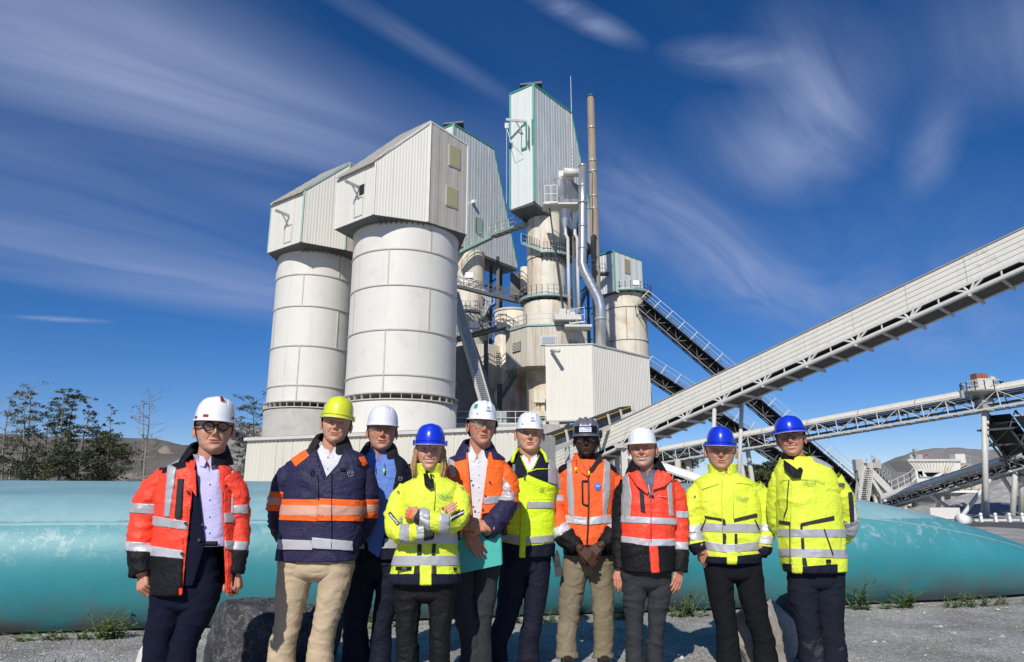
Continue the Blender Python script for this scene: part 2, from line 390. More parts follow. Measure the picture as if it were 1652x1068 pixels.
struct(heap('aggregate_heap', [(1395, 800), (1435, 765), (1478, 734), (1520, 728), (1585, 731), (1640, 735), (1760, 725), (1900, 790)], M['pile_dark'], (112, 22, 40), 8, .8, sc=.2))
o = heap('crushed_stone_heap', [(1478, 838), (1530, 806), (1590, 792), (1630, 776), (1680, 768), (1750, 762), (1900, 800)], M['crushed'], (56, 13, 14), 9, .8, 160, 60, .45); struct(o)
struct(heap('far_ridge', [(-2500, 792), (-900, 786), (0, 790), (900, 792), (1250, 789), (1500, 785), (2300, 784), (4200, 792)], mat('distant_ridge', (.10, .13, .12), .95, var=.2, vscale=.01), (900, 60, 200), 5, 3, 160, 10, .01))
struct(heap('grass_verge', [(1560, 841), (1600, 838), (1700, 838), (1900, 840)], mat('verge_grass', (.09, .11, .04), .95, var=.4, vscale=2, bump=1, bscale=8), (41, 4, 4), 3, .1, 60, 10, .5))

# ================================================================== TANK
def tank():
    root = thing('flexible_tank', (1.0, 8, 0), 'huge turquoise flexible liquid tank lying like a pillow behind the group', 'tank')
    A = Vector((-11, 5.28)); B = Vector((8.9, 9.40)); d = (B-A); L = d.length; d /= L; nrm = Vector((-d.y, d.x)); Wd = 9.0; H = 1.46
    ns, nc = 260, 150; V = np.zeros((ns, nc, 3))
    for i in range(ns):
        s = i/(ns-1); s = s; dist = L*s; e = min(1, (L-dist)/5.2); e2 = min(1, dist/4.5)
        prof = (1-(1-e)**1.65)*(1-(1-e2)**2.1)**.6
        h = H*max(prof, .01); inset = .9*(1-(1-(1-e)**2)**.5)
        w = Wd/2-inset*1.6
        ctr = A+d*dist+nrm*(Wd/2)
        for j in range(nc):
            # denser sampling on the near side
            th = j/nc*2*PI; c_, s_ = math.cos(th), math.sin(th)
            if s_ > 0:
                if s_ < .6: q_ = s_/.6*PI/2; px_ = math.copysign(1-.165*(1-math.cos(q_)), c_); zz = h*(.42+.47*math.sin(q_))
                else: px_ = .835*c_/.8; zz = h*.89
            if s_ <= 0:
                t_ = -s_; fz = math.sin(min(1, t_/.6)*PI/2); zz = h*.42*(1-fz)+.012; px_ = math.copysign(1-.075*(1-math.cos(min(1, t_/.6)*PI/2)) if t_ < .6 else .925*abs(c_)/.8, c_)
            crown = .13*h*(1-min(1, (px_/.835)**2)) if s_ > 0 else 0
            q = ctr-nrm*(w*px_); V[i, j] = (q.x, q.y, zz+crown)
    wv = fbm(V, .5, 2, 4)*.02+fbm(V, 2.5, 9, 3)*.006; V[..., 2] = np.maximum(.012, V[..., 2]+wv*np.minimum(1, V[..., 2])); V[..., 1] += wv*1.4
    fs = [(i*nc+j, i*nc+(j+1) % nc, (i+1)*nc+(j+1) % nc, (i+1)*nc+j) for i in range(ns-1) for j in range(nc)]
    fs += [tuple(range(nc))[::-1], tuple(range((ns-1)*nc, ns*nc))]
    m = bpy.data.materials.new('turquoise_tank_fabric'); m.use_nodes = True; t = m.node_tree; bs = t.nodes['Principled BSDF']
    tc = N(t, 'ShaderNodeTexCoord'); bs.inputs['Roughness'].default_value = .5
    def noise(s, sx=1, sy=1, sz=1, d=7, r=.65, dist=0):
        mp = N(t, 'ShaderNodeMapping'); mp.inputs['Scale'].default_value = (sx, sy, sz); Lk(t, tc.outputs['Object'], mp.inputs[0])
        q = N(t, 'ShaderNodeTexNoise'); q.inputs['Scale'].default_value = s; q.inputs['Detail'].default_value = d; q.inputs['Roughness'].default_value = r; q.inputs['Distortion'].default_value = dist
        Lk(t, mp.outputs[0], q.inputs['Vector']); return q.outputs['Fac']
    sp = N(t, 'ShaderNodeSeparateXYZ'); Lk(t, tc.outputs['Object'], sp.inputs[0]); z = sp.outputs[2]
    base = mixc(t, rampn(t, noise(.7), [(.3, 0), (.7, 1)]), (.022, .205, .240), (.030, .26, .295))
    # limescale dust: settled film on top, blotches at shoulder height
    film = rampn(t, z, [(.45, 0), (.75, .08), (1.0, .18), (1.25, .38), (1.45, .62)])
    dn = rampn(t, noise(1.3, 1, 1, 1), [(.3, .75), (.7, 1.15)])
    c = mixc(t, mathn(t, 'MULTIPLY', film, dn, clamp=True), base, (.35, .50, .52))
    bl = mathn(t, 'MULTIPLY', rampn(t, noise(9, 1, 1, .8, 9, .72, .5), [(.52, 0), (.60, 1)]), rampn(t, z, [(.62, 0), (.85, .55), (1.1, .5), (1.35, .25)]))
    bl = mathn(t, 'MULTIPLY', bl, rampn(t, noise(.8, d=4), [(.42, .15), (.6, 1)]))
    c = mixc(t, bl, c, (.42, .52, .51))
    smear = mathn(t, 'MULTIPLY', rampn(t, noise(.55, .5, .5, 2.5, 5, .6, 1), [(.60, 0), (.70, 1)]), rampn(t, z, [(.95, 0), (1.1, .55)]))
    c = mixc(t, smear, c, (.52, .52, .48))
    # vertical run marks and ground splash
    st = mathn(t, 'MULTIPLY', rampn(t, noise(16, 1, 1, .06, 5, .6), [(.5, 0), (.75, 1)]), rampn(t, z, [(.05, .6), (.7, .12)]))
    c = mixc(t, st, c, (.07, .22, .22))
    sp1 = mathn(t, 'MULTIPLY', rampn(t, noise(2.0, 1, 1, 1.2, 7), [(.35, 0), (.6, 1)]), rampn(t, z, [(.05, .9), (.3, .35), (.48, 0)]))
    c = mixc(t, sp1, c, (.12, .115, .10))
    Lk(t, c, bs.inputs['Base Color'])
    b = N(t, 'ShaderNodeBump'); b.inputs['Strength'].default_value = .25; b.inputs['Distance'].default_value = .02
    Lk(t, noise(5, d=4), b.inputs['Height']); Lk(t, b.outputs[0], bs.inputs['Normal'])
    mkobj('tank_skin', V.reshape(-1, 3), fs, m, root, smooth=True)
    # welded seam along the near shoulder, cloth overlap standing proud
    js = int(np.argmin([abs(V[ns//2, j, 2]-1.0)+(0 if V[ns//2, j, 1] < V[ns//2, :, 1].mean() else 9) for j in range(nc)]))
    vs = []; fs2 = []
    for i in range(6, ns-6):
        z0 = V[i, :, 2]; p = V[i, js]; q = V[i, (js+1) % nc]; dn2 = (q-p)/np.linalg.norm(q-p)
        out = np.array([-nrm.x*.55, -nrm.y*.55, .8])*.006
        vs += [p-dn2*.010+out*.2, p-dn2*.008+out, p+dn2*.008+out, p+dn2*.010+out*.2]
    for i in range(ns-13):
        for k in range(3): fs2.append((i*4+k, i*4+k+1, i*4+k+5, i*4+k+4))
    mkobj('weld_seam', vs, fs2, mat('seam_tape', (.20, .38, .40), .7, var=.3, vscale=8), root)
tank()

# ================================================================== LIME PLANT
def shell_courses(root, cx, cy, R, rings, seams, m, base_z, base_m, edge_m):
    """plates between stiffening rings; each plate is a curved sheet of its own"""
    zs = [z for z in rings]
    MB().lathe(cx, cy, [(R-.06, zs[0]), (R-.06, zs[-1]), (.01, zs[-1])], 48).build('wall', m, root, True)
    for k in range(len(zs)-1):
        zl, zh = zs[k+1], zs[k]
        cuts = sorted(seams[k]); cuts = cuts+[cuts[0]+2*PI]; full = []
        for a, b in zip(cuts[:-1], cuts[1:]):
            nseg = max(1, int(math.ceil((b-a)/(2*PI/3)))); full += [a+(b-a)*i/nseg for i in range(nseg)]
        full.append(cuts[-1])
        for a, b in zip(full[:-1], full[1:]):
            g = .012/R
            MB().lathe(cx, cy, [(R, zl+.02), (R, zh-.02)], max(6, int((b-a)*10)), a+g, b-g).build('shell_plate', m, root, True)
            sx, sy = cx+R*math.sin(a), cy-R*math.cos(a)
            MB().beam((sx, sy, zl+.03), (sx, sy, zh-.03), .09, .09, (math.sin(a), -math.cos(a), 0)).build('seam_rib', edge_m, root)
    for z in zs[:-1]:
        MB().lathe(cx, cy, [(R-.03, z-.05), (R+.07, z-.05), (R+.07, z+.04), (R-.03, z+.04)], 64, close=True).build('stiffening_ring', edge_m, root)
    zf = zs[-1]  # bolted flange with gussets
    mb = MB().lathe(cx, cy, [(R-.03, zf-.05), (R+.22, zf-.05), (R+.22, zf+.03), (R-.03, zf+.03)], 64, close=True)
    mb.lathe(cx, cy, [(R-.03, zf-.48), (R+.22, zf-.48), (R+.22, zf-.40), (R-.03, zf-.40)], 64, close=True)
    for i in range(36):
        a = i/36*2*PI; c_, s_ = math.sin(a), -math.cos(a)
        mb.beam((cx+c_*(R+.09), cy+s_*(R+.09), zf-.4), (cx+c_*(R+.09), cy+s_*(R+.09), zf-.04), .2, .035, (-s_, c_, 0))
    mb.build('flange', edge_m, root)
    MB().lathe(cx, cy, [(R+.12, 0), (R+.12, zf-.49), (R-.2, zf-.49)], 56).build('base_shell', base_m, root, True)
def silo_head(root, A, B, C, D, zb, ze, za, zd, ccx, ccy, m_mid, m_side, R, green=False):
    A, B, C, D = map(Vector, (A, B, C, D)); back = [Vector((2*ccx-p.x, 2*ccy-p.y)) for p in (B, C)]
    E, F = back[0]+Vector((1.5, .8)), back[1]; pl = [A, B, C, D, E, F]; tops = [ze, ze, za, zd, zd, ze+.2]
    # ridge: from C going back parallel to the eave AB
    ab = (A-B).normalized(); Cb = C+ab*3.4; zr = za
    i_ = .03
    MB().prism([(p.x, p.y, zb) for p in (A, B, C, D, E, F)], [(p.x, p.y, z-.05) for p, z in zip((A, B, C, D, E, F), tops)]).build('inner_wall', m_mid, root)
    corrugated(A, B, const(zb), const(ze), root, m_mid, .26, .008, 1.05)
    corrugated(B, C, const(zb), lerpf(ze, za), root, m_mid, .22, .008, 1.3)
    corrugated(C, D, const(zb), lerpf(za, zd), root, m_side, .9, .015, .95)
    # roof sheets: slope over A-B-C, then flat part
    out = Vector((ab.y, -ab.x))
    if out.dot(Vector((ccx, ccy))-B) > 0: out = -out
    ea, eb = A+out*.25-Vector((0, 0)), B+out*.25
    dz = .25*(za-ze)/3.2
    for k in range(3):
        u0, u1 = k/3, (k+1)/3-.01
        def q(u, v):   # u along the eave B->A, v up the slope
            lo = eb.lerp(ea, u); hi = C.lerp(Cb, u); p = lo.lerp(hi, v); return (p.x, p.y, (ze-dz)+(za+.12-ze+dz)*v)
        vs = []; nv = 14
        for j in range(nv+1):
            v = j/nv; a, b = q(u0, v), q(u1, v); w = .035*(j % 2); vs += [(a[0], a[1], a[2]+.06+w), (b[0], b[1], b[2]+.06+w)]
        vs2 = [(x, y, z-.08) for x, y, z in vs]; nn = len(vs)
        fs = [(2*j, 2*j+1, 2*j+3, 2*j+2) for j in range(nv)]+[(nn+2*j+2, nn+2*j+3, nn+2*j+1, nn+2*j) for j in range(nv)]
        fs += [(2*j, 2*j+2, nn+2*j+2, nn+2*j) for j in range(nv)]+[(2*j+3, 2*j+1, nn+2*j+1, nn+2*j+3) for j in range(nv)]+[(0, nn, nn+1, 1), (nn-2, nn-1, 2*nn-1, 2*nn-2)]
        mkobj('roof_sheet', vs+vs2, fs, M['roof'], root)
    MB().add([(C.x, C.y, za+.1), (D.x, D.y, zd+.1), (E.x, E.y, zd+.1), (Cb.x, Cb.y, za+.1), (C.x, C.y, za), (D.x, D.y, zd), (E.x, E.y, zd), (Cb.x, Cb.y, za)],
             [(0, 1, 2, 3), (7, 6, 5, 4), (0, 4, 5, 1), (1, 5, 6, 2), (2, 6, 7, 3)]).build('roof_top', M['roof'], root)
    e = M['green_pale'] if green else M['steel_light']
    v3 = lambda p, z: (p.x, p.y, z)
    for a_, b_, w_ in ((v3(B, zb), v3(B, ze), .12), (v3(C, zb), v3(C, za), .14), (v3(A, zb), v3(A, ze), .1), (v3(D, zb), v3(D, zd), .1), (v3(B, ze+.02), v3(C, za+.02), .16), (v3(C, za+.03), v3(D, zd+.03), .12)): MB().beam(a_, b_, w_).build('corner_trim', e, root)
    # floor joists under the overhang
    mb = MB(); z0 = zb-.10; cc = Vector((ccx, ccy))
    for k in range(9):
        u = (k+.5)/9; fr = cc+(pl[1].lerp(pl[2], u)-cc)*.93; bk = cc+(pl[4].lerp(pl[5], 1-u)-cc)*.9; mb.beam((fr.x, fr.y, z0), (bk.x, bk.y, z0), .07, .14)
    mb.prism([(p.x, p.y, zb-.03) for p in (A, B, C, D, E, F)], [(p.x, p.y, zb-.005) for p in (A, B, C, D, E, F)])
    mb.build('floor_joists', M['steel_dark'], root)
    MB().lathe(ccx, ccy, [(R-.1, zb-.35), (R-.1, zb-.02)], 48).build('neck', M['steel_light'], root, True)
    return A, B, C, D
def hoist_arm(root, A, B, u, z, m, L=1.3, op=True):
    A, B = Vector(A), Vector(B); d = (B-A).normalized(); n = Vector((d.y, -d.x)); p = A.lerp(B, u)
    o = Vector((p.x, p.y, z)); n3 = Vector((n.x, n.y, 0)); d3 = Vector((d.x, d.y, 0))
    mb = MB(); mb.beam(o, o+n3*L+Vector((0, 0, .03)), .12, .2); mb.beam(o+Vector((0, 0, -.9)), o+n3*L*.55, .08); mb.build('hoist_arm', m, root)
    if op:
        q = o+d3*.28+n3*.035; MB().box(q+Vector((0, 0, -.25)), (.5, .06, .75), math.atan2(d.y, d.x)).build('hatch_opening', M['black'], root)
    q = o+n3*.045+Vector((0, 0, -1.5)); f = MB()
    f.beam(q+d3*-.45+Vector((0, 0, -.7)), q+d3*-.45+Vector((0, 0, .7)), .05); f.beam(q+d3*.45+Vector((0, 0, -.7)), q+d3*.45+Vector((0, 0, .7)), .05)
    f.beam(q+d3*-.45+Vector((0, 0, -.7)), q+d3*.45+Vector((0, 0, -.7)), .05); f.beam(q+d3*-.45+Vector((0, 0, .7)), q+d3*.45+Vector((0, 0, .7)), .05)
    f.build('hatch_frame', M['silo_edge'], root)
def pane(root, C, D, u, z0, z1, w, m, name='window'):
    C, D = Vector(C), Vector(D); d = (D-C); L = d.length; d /= L; n = Vector((d.y, -d.x)); p = C+d*(u*L)+n*.06; rz = math.atan2(d.y, d.x)
    fr = MB().box((p.x, p.y, (z0+z1)/2), (w+.12, .07, z1-z0+.12), rz).build(name, M['silo_edge'], root)
    q = p+n*.04; MB().box((q.x, q.y, (z0+z1)/2), (w, .03, z1-z0), rz).build('pane', m, fr)

def silos():
    # big front silo
    cx, cy, R = -8.05, 49.0, 3.93
    Yf = cy-R
    r = thing('storage_silo', (cx, cy, 0), 'large cream ringed silo in front with window panes on its grey right head wall', 'silo')
    rings = [Z(358, Yf), Z(401, Yf), Z(459, Yf), Z(531, Yf), Z(604, Yf), Z(633, Yf)]
    def an(px, py): return math.asin(max(-.99, min(.99, (X(px, py, 47)-cx*47/49)/R)))
    seams = [[an(706, 380)], [an(642, 430)], [an(582, 490), an(703, 490)], [an(636, 570)], [an(634, 620)]]
    shell_courses(r, cx, cy, R, rings, seams, M['silo'], 0, M['silo'], M['silo_edge'])
    zb = 20.15; s = zb-CAMH
    A = (X(540, 370, YZ(370, zb)), YZ(370, zb)); B = (X(602, 346, YZ(346, zb)), YZ(346, zb)); C = (X(690, 358, YZ(358, zb)), YZ(358, zb)); D = (X(752, 378, YZ(378, zb)), YZ(378, zb))
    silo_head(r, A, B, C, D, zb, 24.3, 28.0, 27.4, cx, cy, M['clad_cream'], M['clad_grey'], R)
    hoist_arm(r, A, B, .62, Z(302, 44.8), M['steel'])
    u = .62; Yw = C[1]+(D[1]-C[1])*u
    pane(r, C, D, .63, Z(269, Yw), Z(237, Yw), .95, M['window']); pane(r, C, D, .58, Z(334, Yw), Z(304, Yw), .95, M['window'])
    # a few pigeons on the ridge
    # smaller silo behind left
    cx2, cy2, R2 = -16.25, 54.0, 3.12; Yf = cy2-R2
    r = thing('storage_silo', (cx2, cy2, 0), 'smaller cream ringed silo at far left on a bare concrete base', 'silo')
    rings = [Z(396, Yf), Z(442, Yf), Z(493, Yf), Z(557, Yf), Z(621, Yf), Z(647, Yf)]
    def an2(px, py): return math.asin(max(-.99, min(.99, (X(px, py, 52.3)-cx2*52.3/54)/R2)))
    seams = [[an2(560, 420)], [an2(508, 470)], [an2(457, 520), an2(556, 520)], [an2(501, 590)], [an2(498, 640)]]
    shell_courses(r, cx2, cy2, R2, rings, seams, M['silo'], 0, M['concrete'], M['silo_edge'])
    zb = 20.15
    A = (X(432, 408, YZ(408, zb)), YZ(408, zb)); B = (X(485, 390, YZ(390, zb)), YZ(390, zb)); C = (X(556, 403, YZ(403, zb)), YZ(403, zb)); D = (C[0]+2.2, C[1]+1.9)
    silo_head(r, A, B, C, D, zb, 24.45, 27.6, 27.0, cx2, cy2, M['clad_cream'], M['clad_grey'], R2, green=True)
    hoist_arm(r, A, B, .6, Z(350, 50.2), M['steel'], op=False)
silos()

def shed():
    r = thing('long_shed', (-15, 38, 0), 'long low cream corrugated shed standing in front of the silos', 'shed')
    a = (X(399, 710, 41), 41); b = (X(520, 704, 39), 39); c = (X(835, 692, 33.5), 33.5)
    z = lambda px, py, Y: Z(py, Y)
    za, zc = Z(710, 41), Z(692, 33.5)
    d = Vector(c)-Vector(a)
    corrugated(a, c, const(0), lerpf(za, zc), r, M['clad_shed'], .30, .03, 1.2)
    bk = Vector((-d.y, d.x)).normalized()*5
    MB().prism([(a[0], a[1]+.02, 0), (c[0], c[1]+.02, 0), (c[0]+bk.x, c[1]+bk.y, 0), (a[0]+bk.x, a[1]+bk.y, 0)],
               [(a[0], a[1]+.02, za-.02), (c[0], c[1]+.02, zc-.02), (c[0]+bk.x, c[1]+bk.y, zc-.02), (a[0]+bk.x, a[1]+bk.y, za-.02)]).build('inner_wall', M['clad_shed'], r)
    mb = MB(); mb.beam((a[0]-.1, a[1]-.08, za+.03), (c[0], c[1]-.08, zc+.03), .24, .16)
    mb.build('roof_edge', M['steel_light'], r)
    mb = MB(); k = 90
    for i in range(k):
        p = Vector(a).lerp(Vector(c), i/k); mb.box((p.x, p.y-.05, za+(zc-za)*i/k+.13), (.16, .3, .05))
    mb.build('roof_ribs', M['roof'], r)
shed()

# ---------------------------------------------------------------- kilns
def kiln(off, label, zK=(30.7, 28.6), full=True, ztop=43.9):
    ox, oy = off; K = Vector((2.27+ox, 65+oy)); Lp = Vector((-.2+ox, 66.9+oy)); dirR = Vector((4.56, 5.2)).normalized(); dirB = (Lp-K)
    r = thing('lime_kiln', (3.6+ox, 69+oy, 0), label, 'kiln')
    LR = 11.4; Rt = K+dirR*6.9; Rb = K+dirR*LR; zb0, zb1 = zK
    ft = pw((0, ztop), (6.9/LR, ztop-.3), (1, zb1+.4))
    fb = lerpf(zb0, zb1)
    corrugated(K, Rb, fb, ft, r, M['clad_metal'], .48, .022, .95)
    corrugated(Lp, K, lerpf(zb0-.1, zb0), const(ztop), r, M['clad_cream'] if 0 else M['clad_front'], .34, .010, 1.0)
    p3 = lambda p, z: (p.x, p.y, z); Lt = Rt+dirB; Lb = Rb+dirB; e = .0
    vs = [p3(K, zb0), p3(Rb, zb1), p3(Rt, ztop-.3), p3(K, ztop)]; vs = vs+[p3(K+dirB, zb0), p3(Lb, zb1), p3(Lt, ztop-.3), p3(Lp, ztop)]
    MB().add(vs, [(0, 1, 2, 3), (7, 6, 5, 4), (1, 0, 4, 5), (2, 1, 5, 6), (3, 2, 6, 7), (0, 3, 7, 4)]).build('hoist_house_core', M['steel_dark'], r)
    g = MB(); n3 = Vector((dirR.y, -dirR.x, 0))*.05
    g.beam(p3(K, zb0), p3(K, ztop+.1), .22); g.beam(p3(K, ztop+.1), p3(Rt, ztop-.2), .2); g.beam(p3(Rt, ztop-.2), p3(Rb, zb1+.4), .16)
    g.beam(p3(K, ztop+.1), p3(Lp, ztop+.1), .2); g.beam(p3(Lp, zb0), p3(Lp, ztop+.1), .2); g.build('green_trim', M['green'], r)
    # smoke vent cap
    c = K+dirR*1.6+dirB*.5; vb = MB()
    for dx in (-.7, .7):
        for dy in (-.5, .5): vb.beam((c.x+dx, c.y+dy, ztop-.1), (c.x+dx, c.y+dy, ztop+.8), .1)
    vb.prism([(c.x-1.2, c.y-1, ztop+.75), (c.x+1.2, c.y-1, ztop+1.0), (c.x+1.2, c.y+1, ztop+1.0), (c.x-1.2, c.y+1, ztop+.75)], [(c.x-1.2, c.y-1, ztop+.95), (c.x+1.2, c.y-1, ztop+1.25), (c.x+1.2, c.y+1, ztop+1.25), (c.x-1.2, c.y+1, ztop+.95)])
    vb.build('vent_cap', M['steel_dark'], r)
    MB().prism([p3(K, zb0-.3), p3(Rb, zb1-.3), p3(Lb, zb1-.3), p3(Lp, zb0-.3)], [p3(K, zb0-.05), p3(Rb, zb1-.05), p3(Lb, zb1-.05), p3(Lp, zb0-.05)]).build('floor_deck', M['steel_dark'], r)
    return r, K, Lp, dirR, dirB
M['clad_front'] = mat('pale_front_cladding', (.66, .69, .65), .5, var=.03, vscale=.6, streak=[((.45, .45, .4), 2.5, .55, .8, .3, .05)])
def platform(r, cx, cy, R, z, Ri, a0=-1.7, a1=1.7, m=None, h=1.05):
    MB().lathe(cx, cy, [(Ri, z-.16), (R, z-.16), (R, z), (Ri, z)], 40, a0, a1, close=True).build('platform', m or M['green_pale'], r)
    mb = MB()
    k = 10
    for i in range(k+1):
        a = a0+(a1-a0)*i/k; c_, s_ = math.sin(a), -math.cos(a)
        mb.beam((cx+c_*Ri, cy+s_*Ri, z-.9), (cx+c_*R*.97, cy+s_*R*.97, z-.17), .08); mb.beam((cx+c_*Ri, cy+s_*Ri, z-.2), (cx+c_*R, cy+s_*R, z-.2), .1)
    mb.build('brackets', M['steel_dark'], r)
    railing(ring_pts(cx, cy, R-.05, z, a0, a1, 18), r, h, 1.3)
def floodlight(r, p, aim, s=.45):
    p = Vector(p); aim = Vector(aim).normalized(); q = aim.to_track_quat('Z', 'Y').to_matrix()
    def tr(pts): return [p+q@Vector(v) for v in pts]
    b = MB(); bx = MB().box((0, 0, -.12), (s*1.1, s*.9, .18)); b.add(tr(bx.v), bx.f); b.beam(p+Vector((0, 0, -.05)), p+Vector((0, 0, -.7)), .07); fo = b.build('floodlight', M['steel'], r)
    g = MB(); bx = MB().box((0, 0, 0), (s, s*.8, .06)); g.add(tr(bx.v), bx.f); g.build('lamp_glass', M['lamp'], fo)
def course(r, cx, cy, R, z0, z1, m, gaps=True):
    MB().lathe(cx, cy, [(R-.05, z0), (R-.05, z1)], 40).build('shell_core', m, r, True)
    for k in range(3):
        a = -.3+k*2*PI/3
        MB().lathe(cx, cy, [(R, z0+.02), (R, z1-.02)], 16, a+.006, a+2*PI/3-.006).build('shell_plate', m, r, True)
def skirt(r, cx, cy, R, z0, z1, m, rot=PI/8, panel=.9):
    pts = [(cx+R*math.sin(rot+i*PI/4), cy-R*math.cos(rot+i*PI/4)) for i in range(8)]
    for i in range(8):
        a, b = pts[i], pts[(i+1) % 8]
        if (a[1]+b[1])/2 < cy+R*.75: corrugated(a, b, const(z0), const(z1), r, m, .26, .022, panel)
    MB().prism([(x, y, z0) for x, y in [(cx+(px-cx)*.985, cy+(py-cy)*.985) for px, py in pts]], [(x, y, z1) for x, y in [(cx+(px-cx)*.985, cy+(py-cy)*.985) for px, py in pts]]).build('skirt_core', m, r)
    return pts
def louvre(r, a, b, u, z0, z1, w, k=7):
    a, b = Vector(a), Vector(b); d = (b-a).normalized(); n = Vector((d.y, -d.x)); p = a.lerp(b, u)+n*.08; rz = math.atan2(d.y, d.x)
    fr = MB().box((p.x, p.y, (z0+z1)/2), (w, .05, z1-z0), rz).build('vent', M['black'], r)
    for i in range(k):
        z = z0+(i+.5)/k*(z1-z0); q = p+n*.06; MB().box((q.x, q.y, z), (w, .10, (z1-z0)/k*.5), rz).build('slat', M['steel_light'], fr)
def stair(r, p, q, w=.8, name='staircase', m=None, steps=14, side=(0, 1, 0)):
    p, q = Vector(p), Vector(q); s = Vector(side).normalized()*w/2; mb = MB()
    mb.beam(p-s, q-s, .06, .26); mb.beam(p+s, q+s, .06, .26)
    for i in range(steps):
        c = p.lerp(q, (i+.5)/steps); mb.beam(c-s, c+s, .26, .04)
    o = mb.build(name, m or M['steel'], r)
    rl = MB()
    for sg in (-1, 1):
        for hgt in (1.0, .5): rl.beam(p+s*sg+Vector((0, 0, hgt)), q+s*sg+Vector((0, 0, hgt)), .05)
        for i in range(6): c = p.lerp(q, i/5)+s*sg; rl.beam(c, c+Vector((0, 0, 1)), .05)
    rl.build('railing', m or M['steel'], r); return o

def kilns():
    # ---- main kiln
    r, K, Lp, dR, dB = kiln((0, 0), 'tall lime kiln in the middle with hoist arm on its pale head', ztop=44.2)
    cx, cy, R = X(881, 400, 69)-.0, 69.0, 2.05
    z_ = lambda py, Y=66.9: Z(py, Y)
    course(r, cx, cy, R+.02, z_(412), 30.4, M['kiln']); course(r, cx, cy, R-.02, z_(478), z_(413), M['kiln'])
    course(r, cx, cy, R+.42, z_(524), z_(484), M['kiln']); course(r, cx, cy, R+.15, 0, z_(588), M['kiln'])
    MB().lathe(cx, cy, [(R-.04, z_(484)), (R+.42, z_(484)-.02), (R+.42, z_(488))], 40).build('shoulder', M['kiln'], r, True)
    platform(r, cx, cy, R+.85, z_(474, 66.2), R-.1, -1.9, 1.9)
    platform(r, cx, cy, R+.75, z_(404, 66.2), R-.1, -.25, 1.9)
    pts = skirt(r, cx, cy, 4.45, z_(590, 65), z_(527, 65), M['clad_dirty'], rot=PI/8-.12)
    MB().lathe(cx, cy, [(R, z_(526, 65)), (4.6, z_(526, 65)), (4.6, z_(526, 65)+.18), (R, z_(526, 65)+.18)], 8, PI/8-.12, PI/8-.12+2*PI, close=True).build('platform', M['green_pale'], r)
    railing([(x+(x-cx)*.02, y+(y-cy)*.02, z_(526, 65)+.18) for x, y in pts[-3:]+pts[:3]], r, 1.05, 1.3)
    zl, zh = z_(563, 65), z_(547, 65)
    louvre(r, pts[6], pts[7], .55, zl, zh, 1.25); louvre(r, pts[0], pts[1], .45, z_(556, 65), z_(547, 65), 1.0, 5)
    a, b = Vector(pts[7]), Vector(pts[0])
    fr = MB().box(((a.lerp(b, .62)).x, (a.lerp(b, .62)).y-.1, z_(550, 65)), (1.5, .1, .9), math.atan2((b-a).y, (b-a).x)).build('window', M['steel'], r)
    q = a.lerp(b, .62); MB().box((q.x, q.y-.16, z_(550, 65)), (1.25, .04, .7), math.atan2((b-a).y, (b-a).x)).build('pane', mat('dusty_glass', (.33, .37, .40), .25), fr)
    # patched insulation
    MB().lathe(cx, cy, [(R+.45, z_(522)), (R+.45, z_(507))], 10, .55, 1.25).build('rust_patch', mat('bare_insulation', (.42, .25, .10), .9, var=.3, vscale=3), r)
    # door with open leaf and jib on the front head wall
    d = (K-Lp).normalized(); n = Vector((d.y, -d.x)); n3 = Vector((n.x, n.y, 0)); d3 = Vector((d.x, d.y, 0)); rz = math.atan2(d.y, d.x)
    p = Lp.lerp(K, .62)+n*.08; zt, zb = Z(203, 65.8), Z(243, 65.8)
    fr = MB().box((p.x, p.y, (zt+zb)/2), (.75, .08, zt-zb), rz).build('doorway', M['green'], r)
    MB().box((p.x+n.x*.05, p.y+n.y*.05, (zt+zb)/2), (.45, .06, (zt-zb)-.5), rz).build('opening', M['clad_front'], fr)
    q = Lp.lerp(K, .88)+n*.55; dr = MB().box((q.x, q.y, (zt+zb)/2+.25), (.95, .06, (zt-zb)*.92), rz-.9).build('open_door', M['clad_front'], r)
    q2 = Lp.lerp(K, .99)+n*.12; MB().box((q2.x, q2.y, (zt+zb)/2+.25), (.2, .1, (zt-zb)*1.0), rz).build('door_frame', M['green'], r)
    o = Vector((p.x, p.y, Z(196, 65.5))); mb = MB(); mb.beam(o+d3*.3, o+n3*1.6-d3*1.2, .16, .26); mb.beam(o-Vector((0, 0, 1.6)), o+n3*.8-d3*.5, .1); mb.build('jib', M['steel'], r)
    e = o+n3*1.6-d3*1.1; MB().box(e-Vector((0, 0, .8)), (.4, .3, .6)).build('hoist_block', M['steel_light'], r)
    mb = MB(); mb.poly([e-Vector((0, 0, 1)), e-Vector((0, 0, 3))+d3*.6, o-Vector((0, 0, 4))+n3*.2], .03, 5); mb.beam(e-Vector((0, 0, 1)), (e.x, e.y, z_(340)), .03); mb.build('hoist_rope', M['steel'], r)
    # lightning rod and its lattice
    q = K+dR*6.9; mb = MB(); mb.tube((q.x, q.y-.1, 36.5), (q.x, q.y-.1, Z(122, 70)), .06, .025, 6)
    for k in range(6): mb.beam((q.x-.35, q.y-.25, 36.5+k*.5), (q.x, q.y-.15, 36.9+k*.5), .04)
    mb.build('lightning_rod', M['steel'], r)
    # lower gear at the kiln foot
    mb = MB()
    for k in range(7):
        xx = X(868+k*1.8, 650, 65.5); mb.tube((xx, 65.6+random.random()*.5, Z(690, 65.5)), (xx+random.uniform(-.2, .2), 65.7, Z(635+random.randint(0, 20), 65.5)), .08+.07*random.random(), n=8)
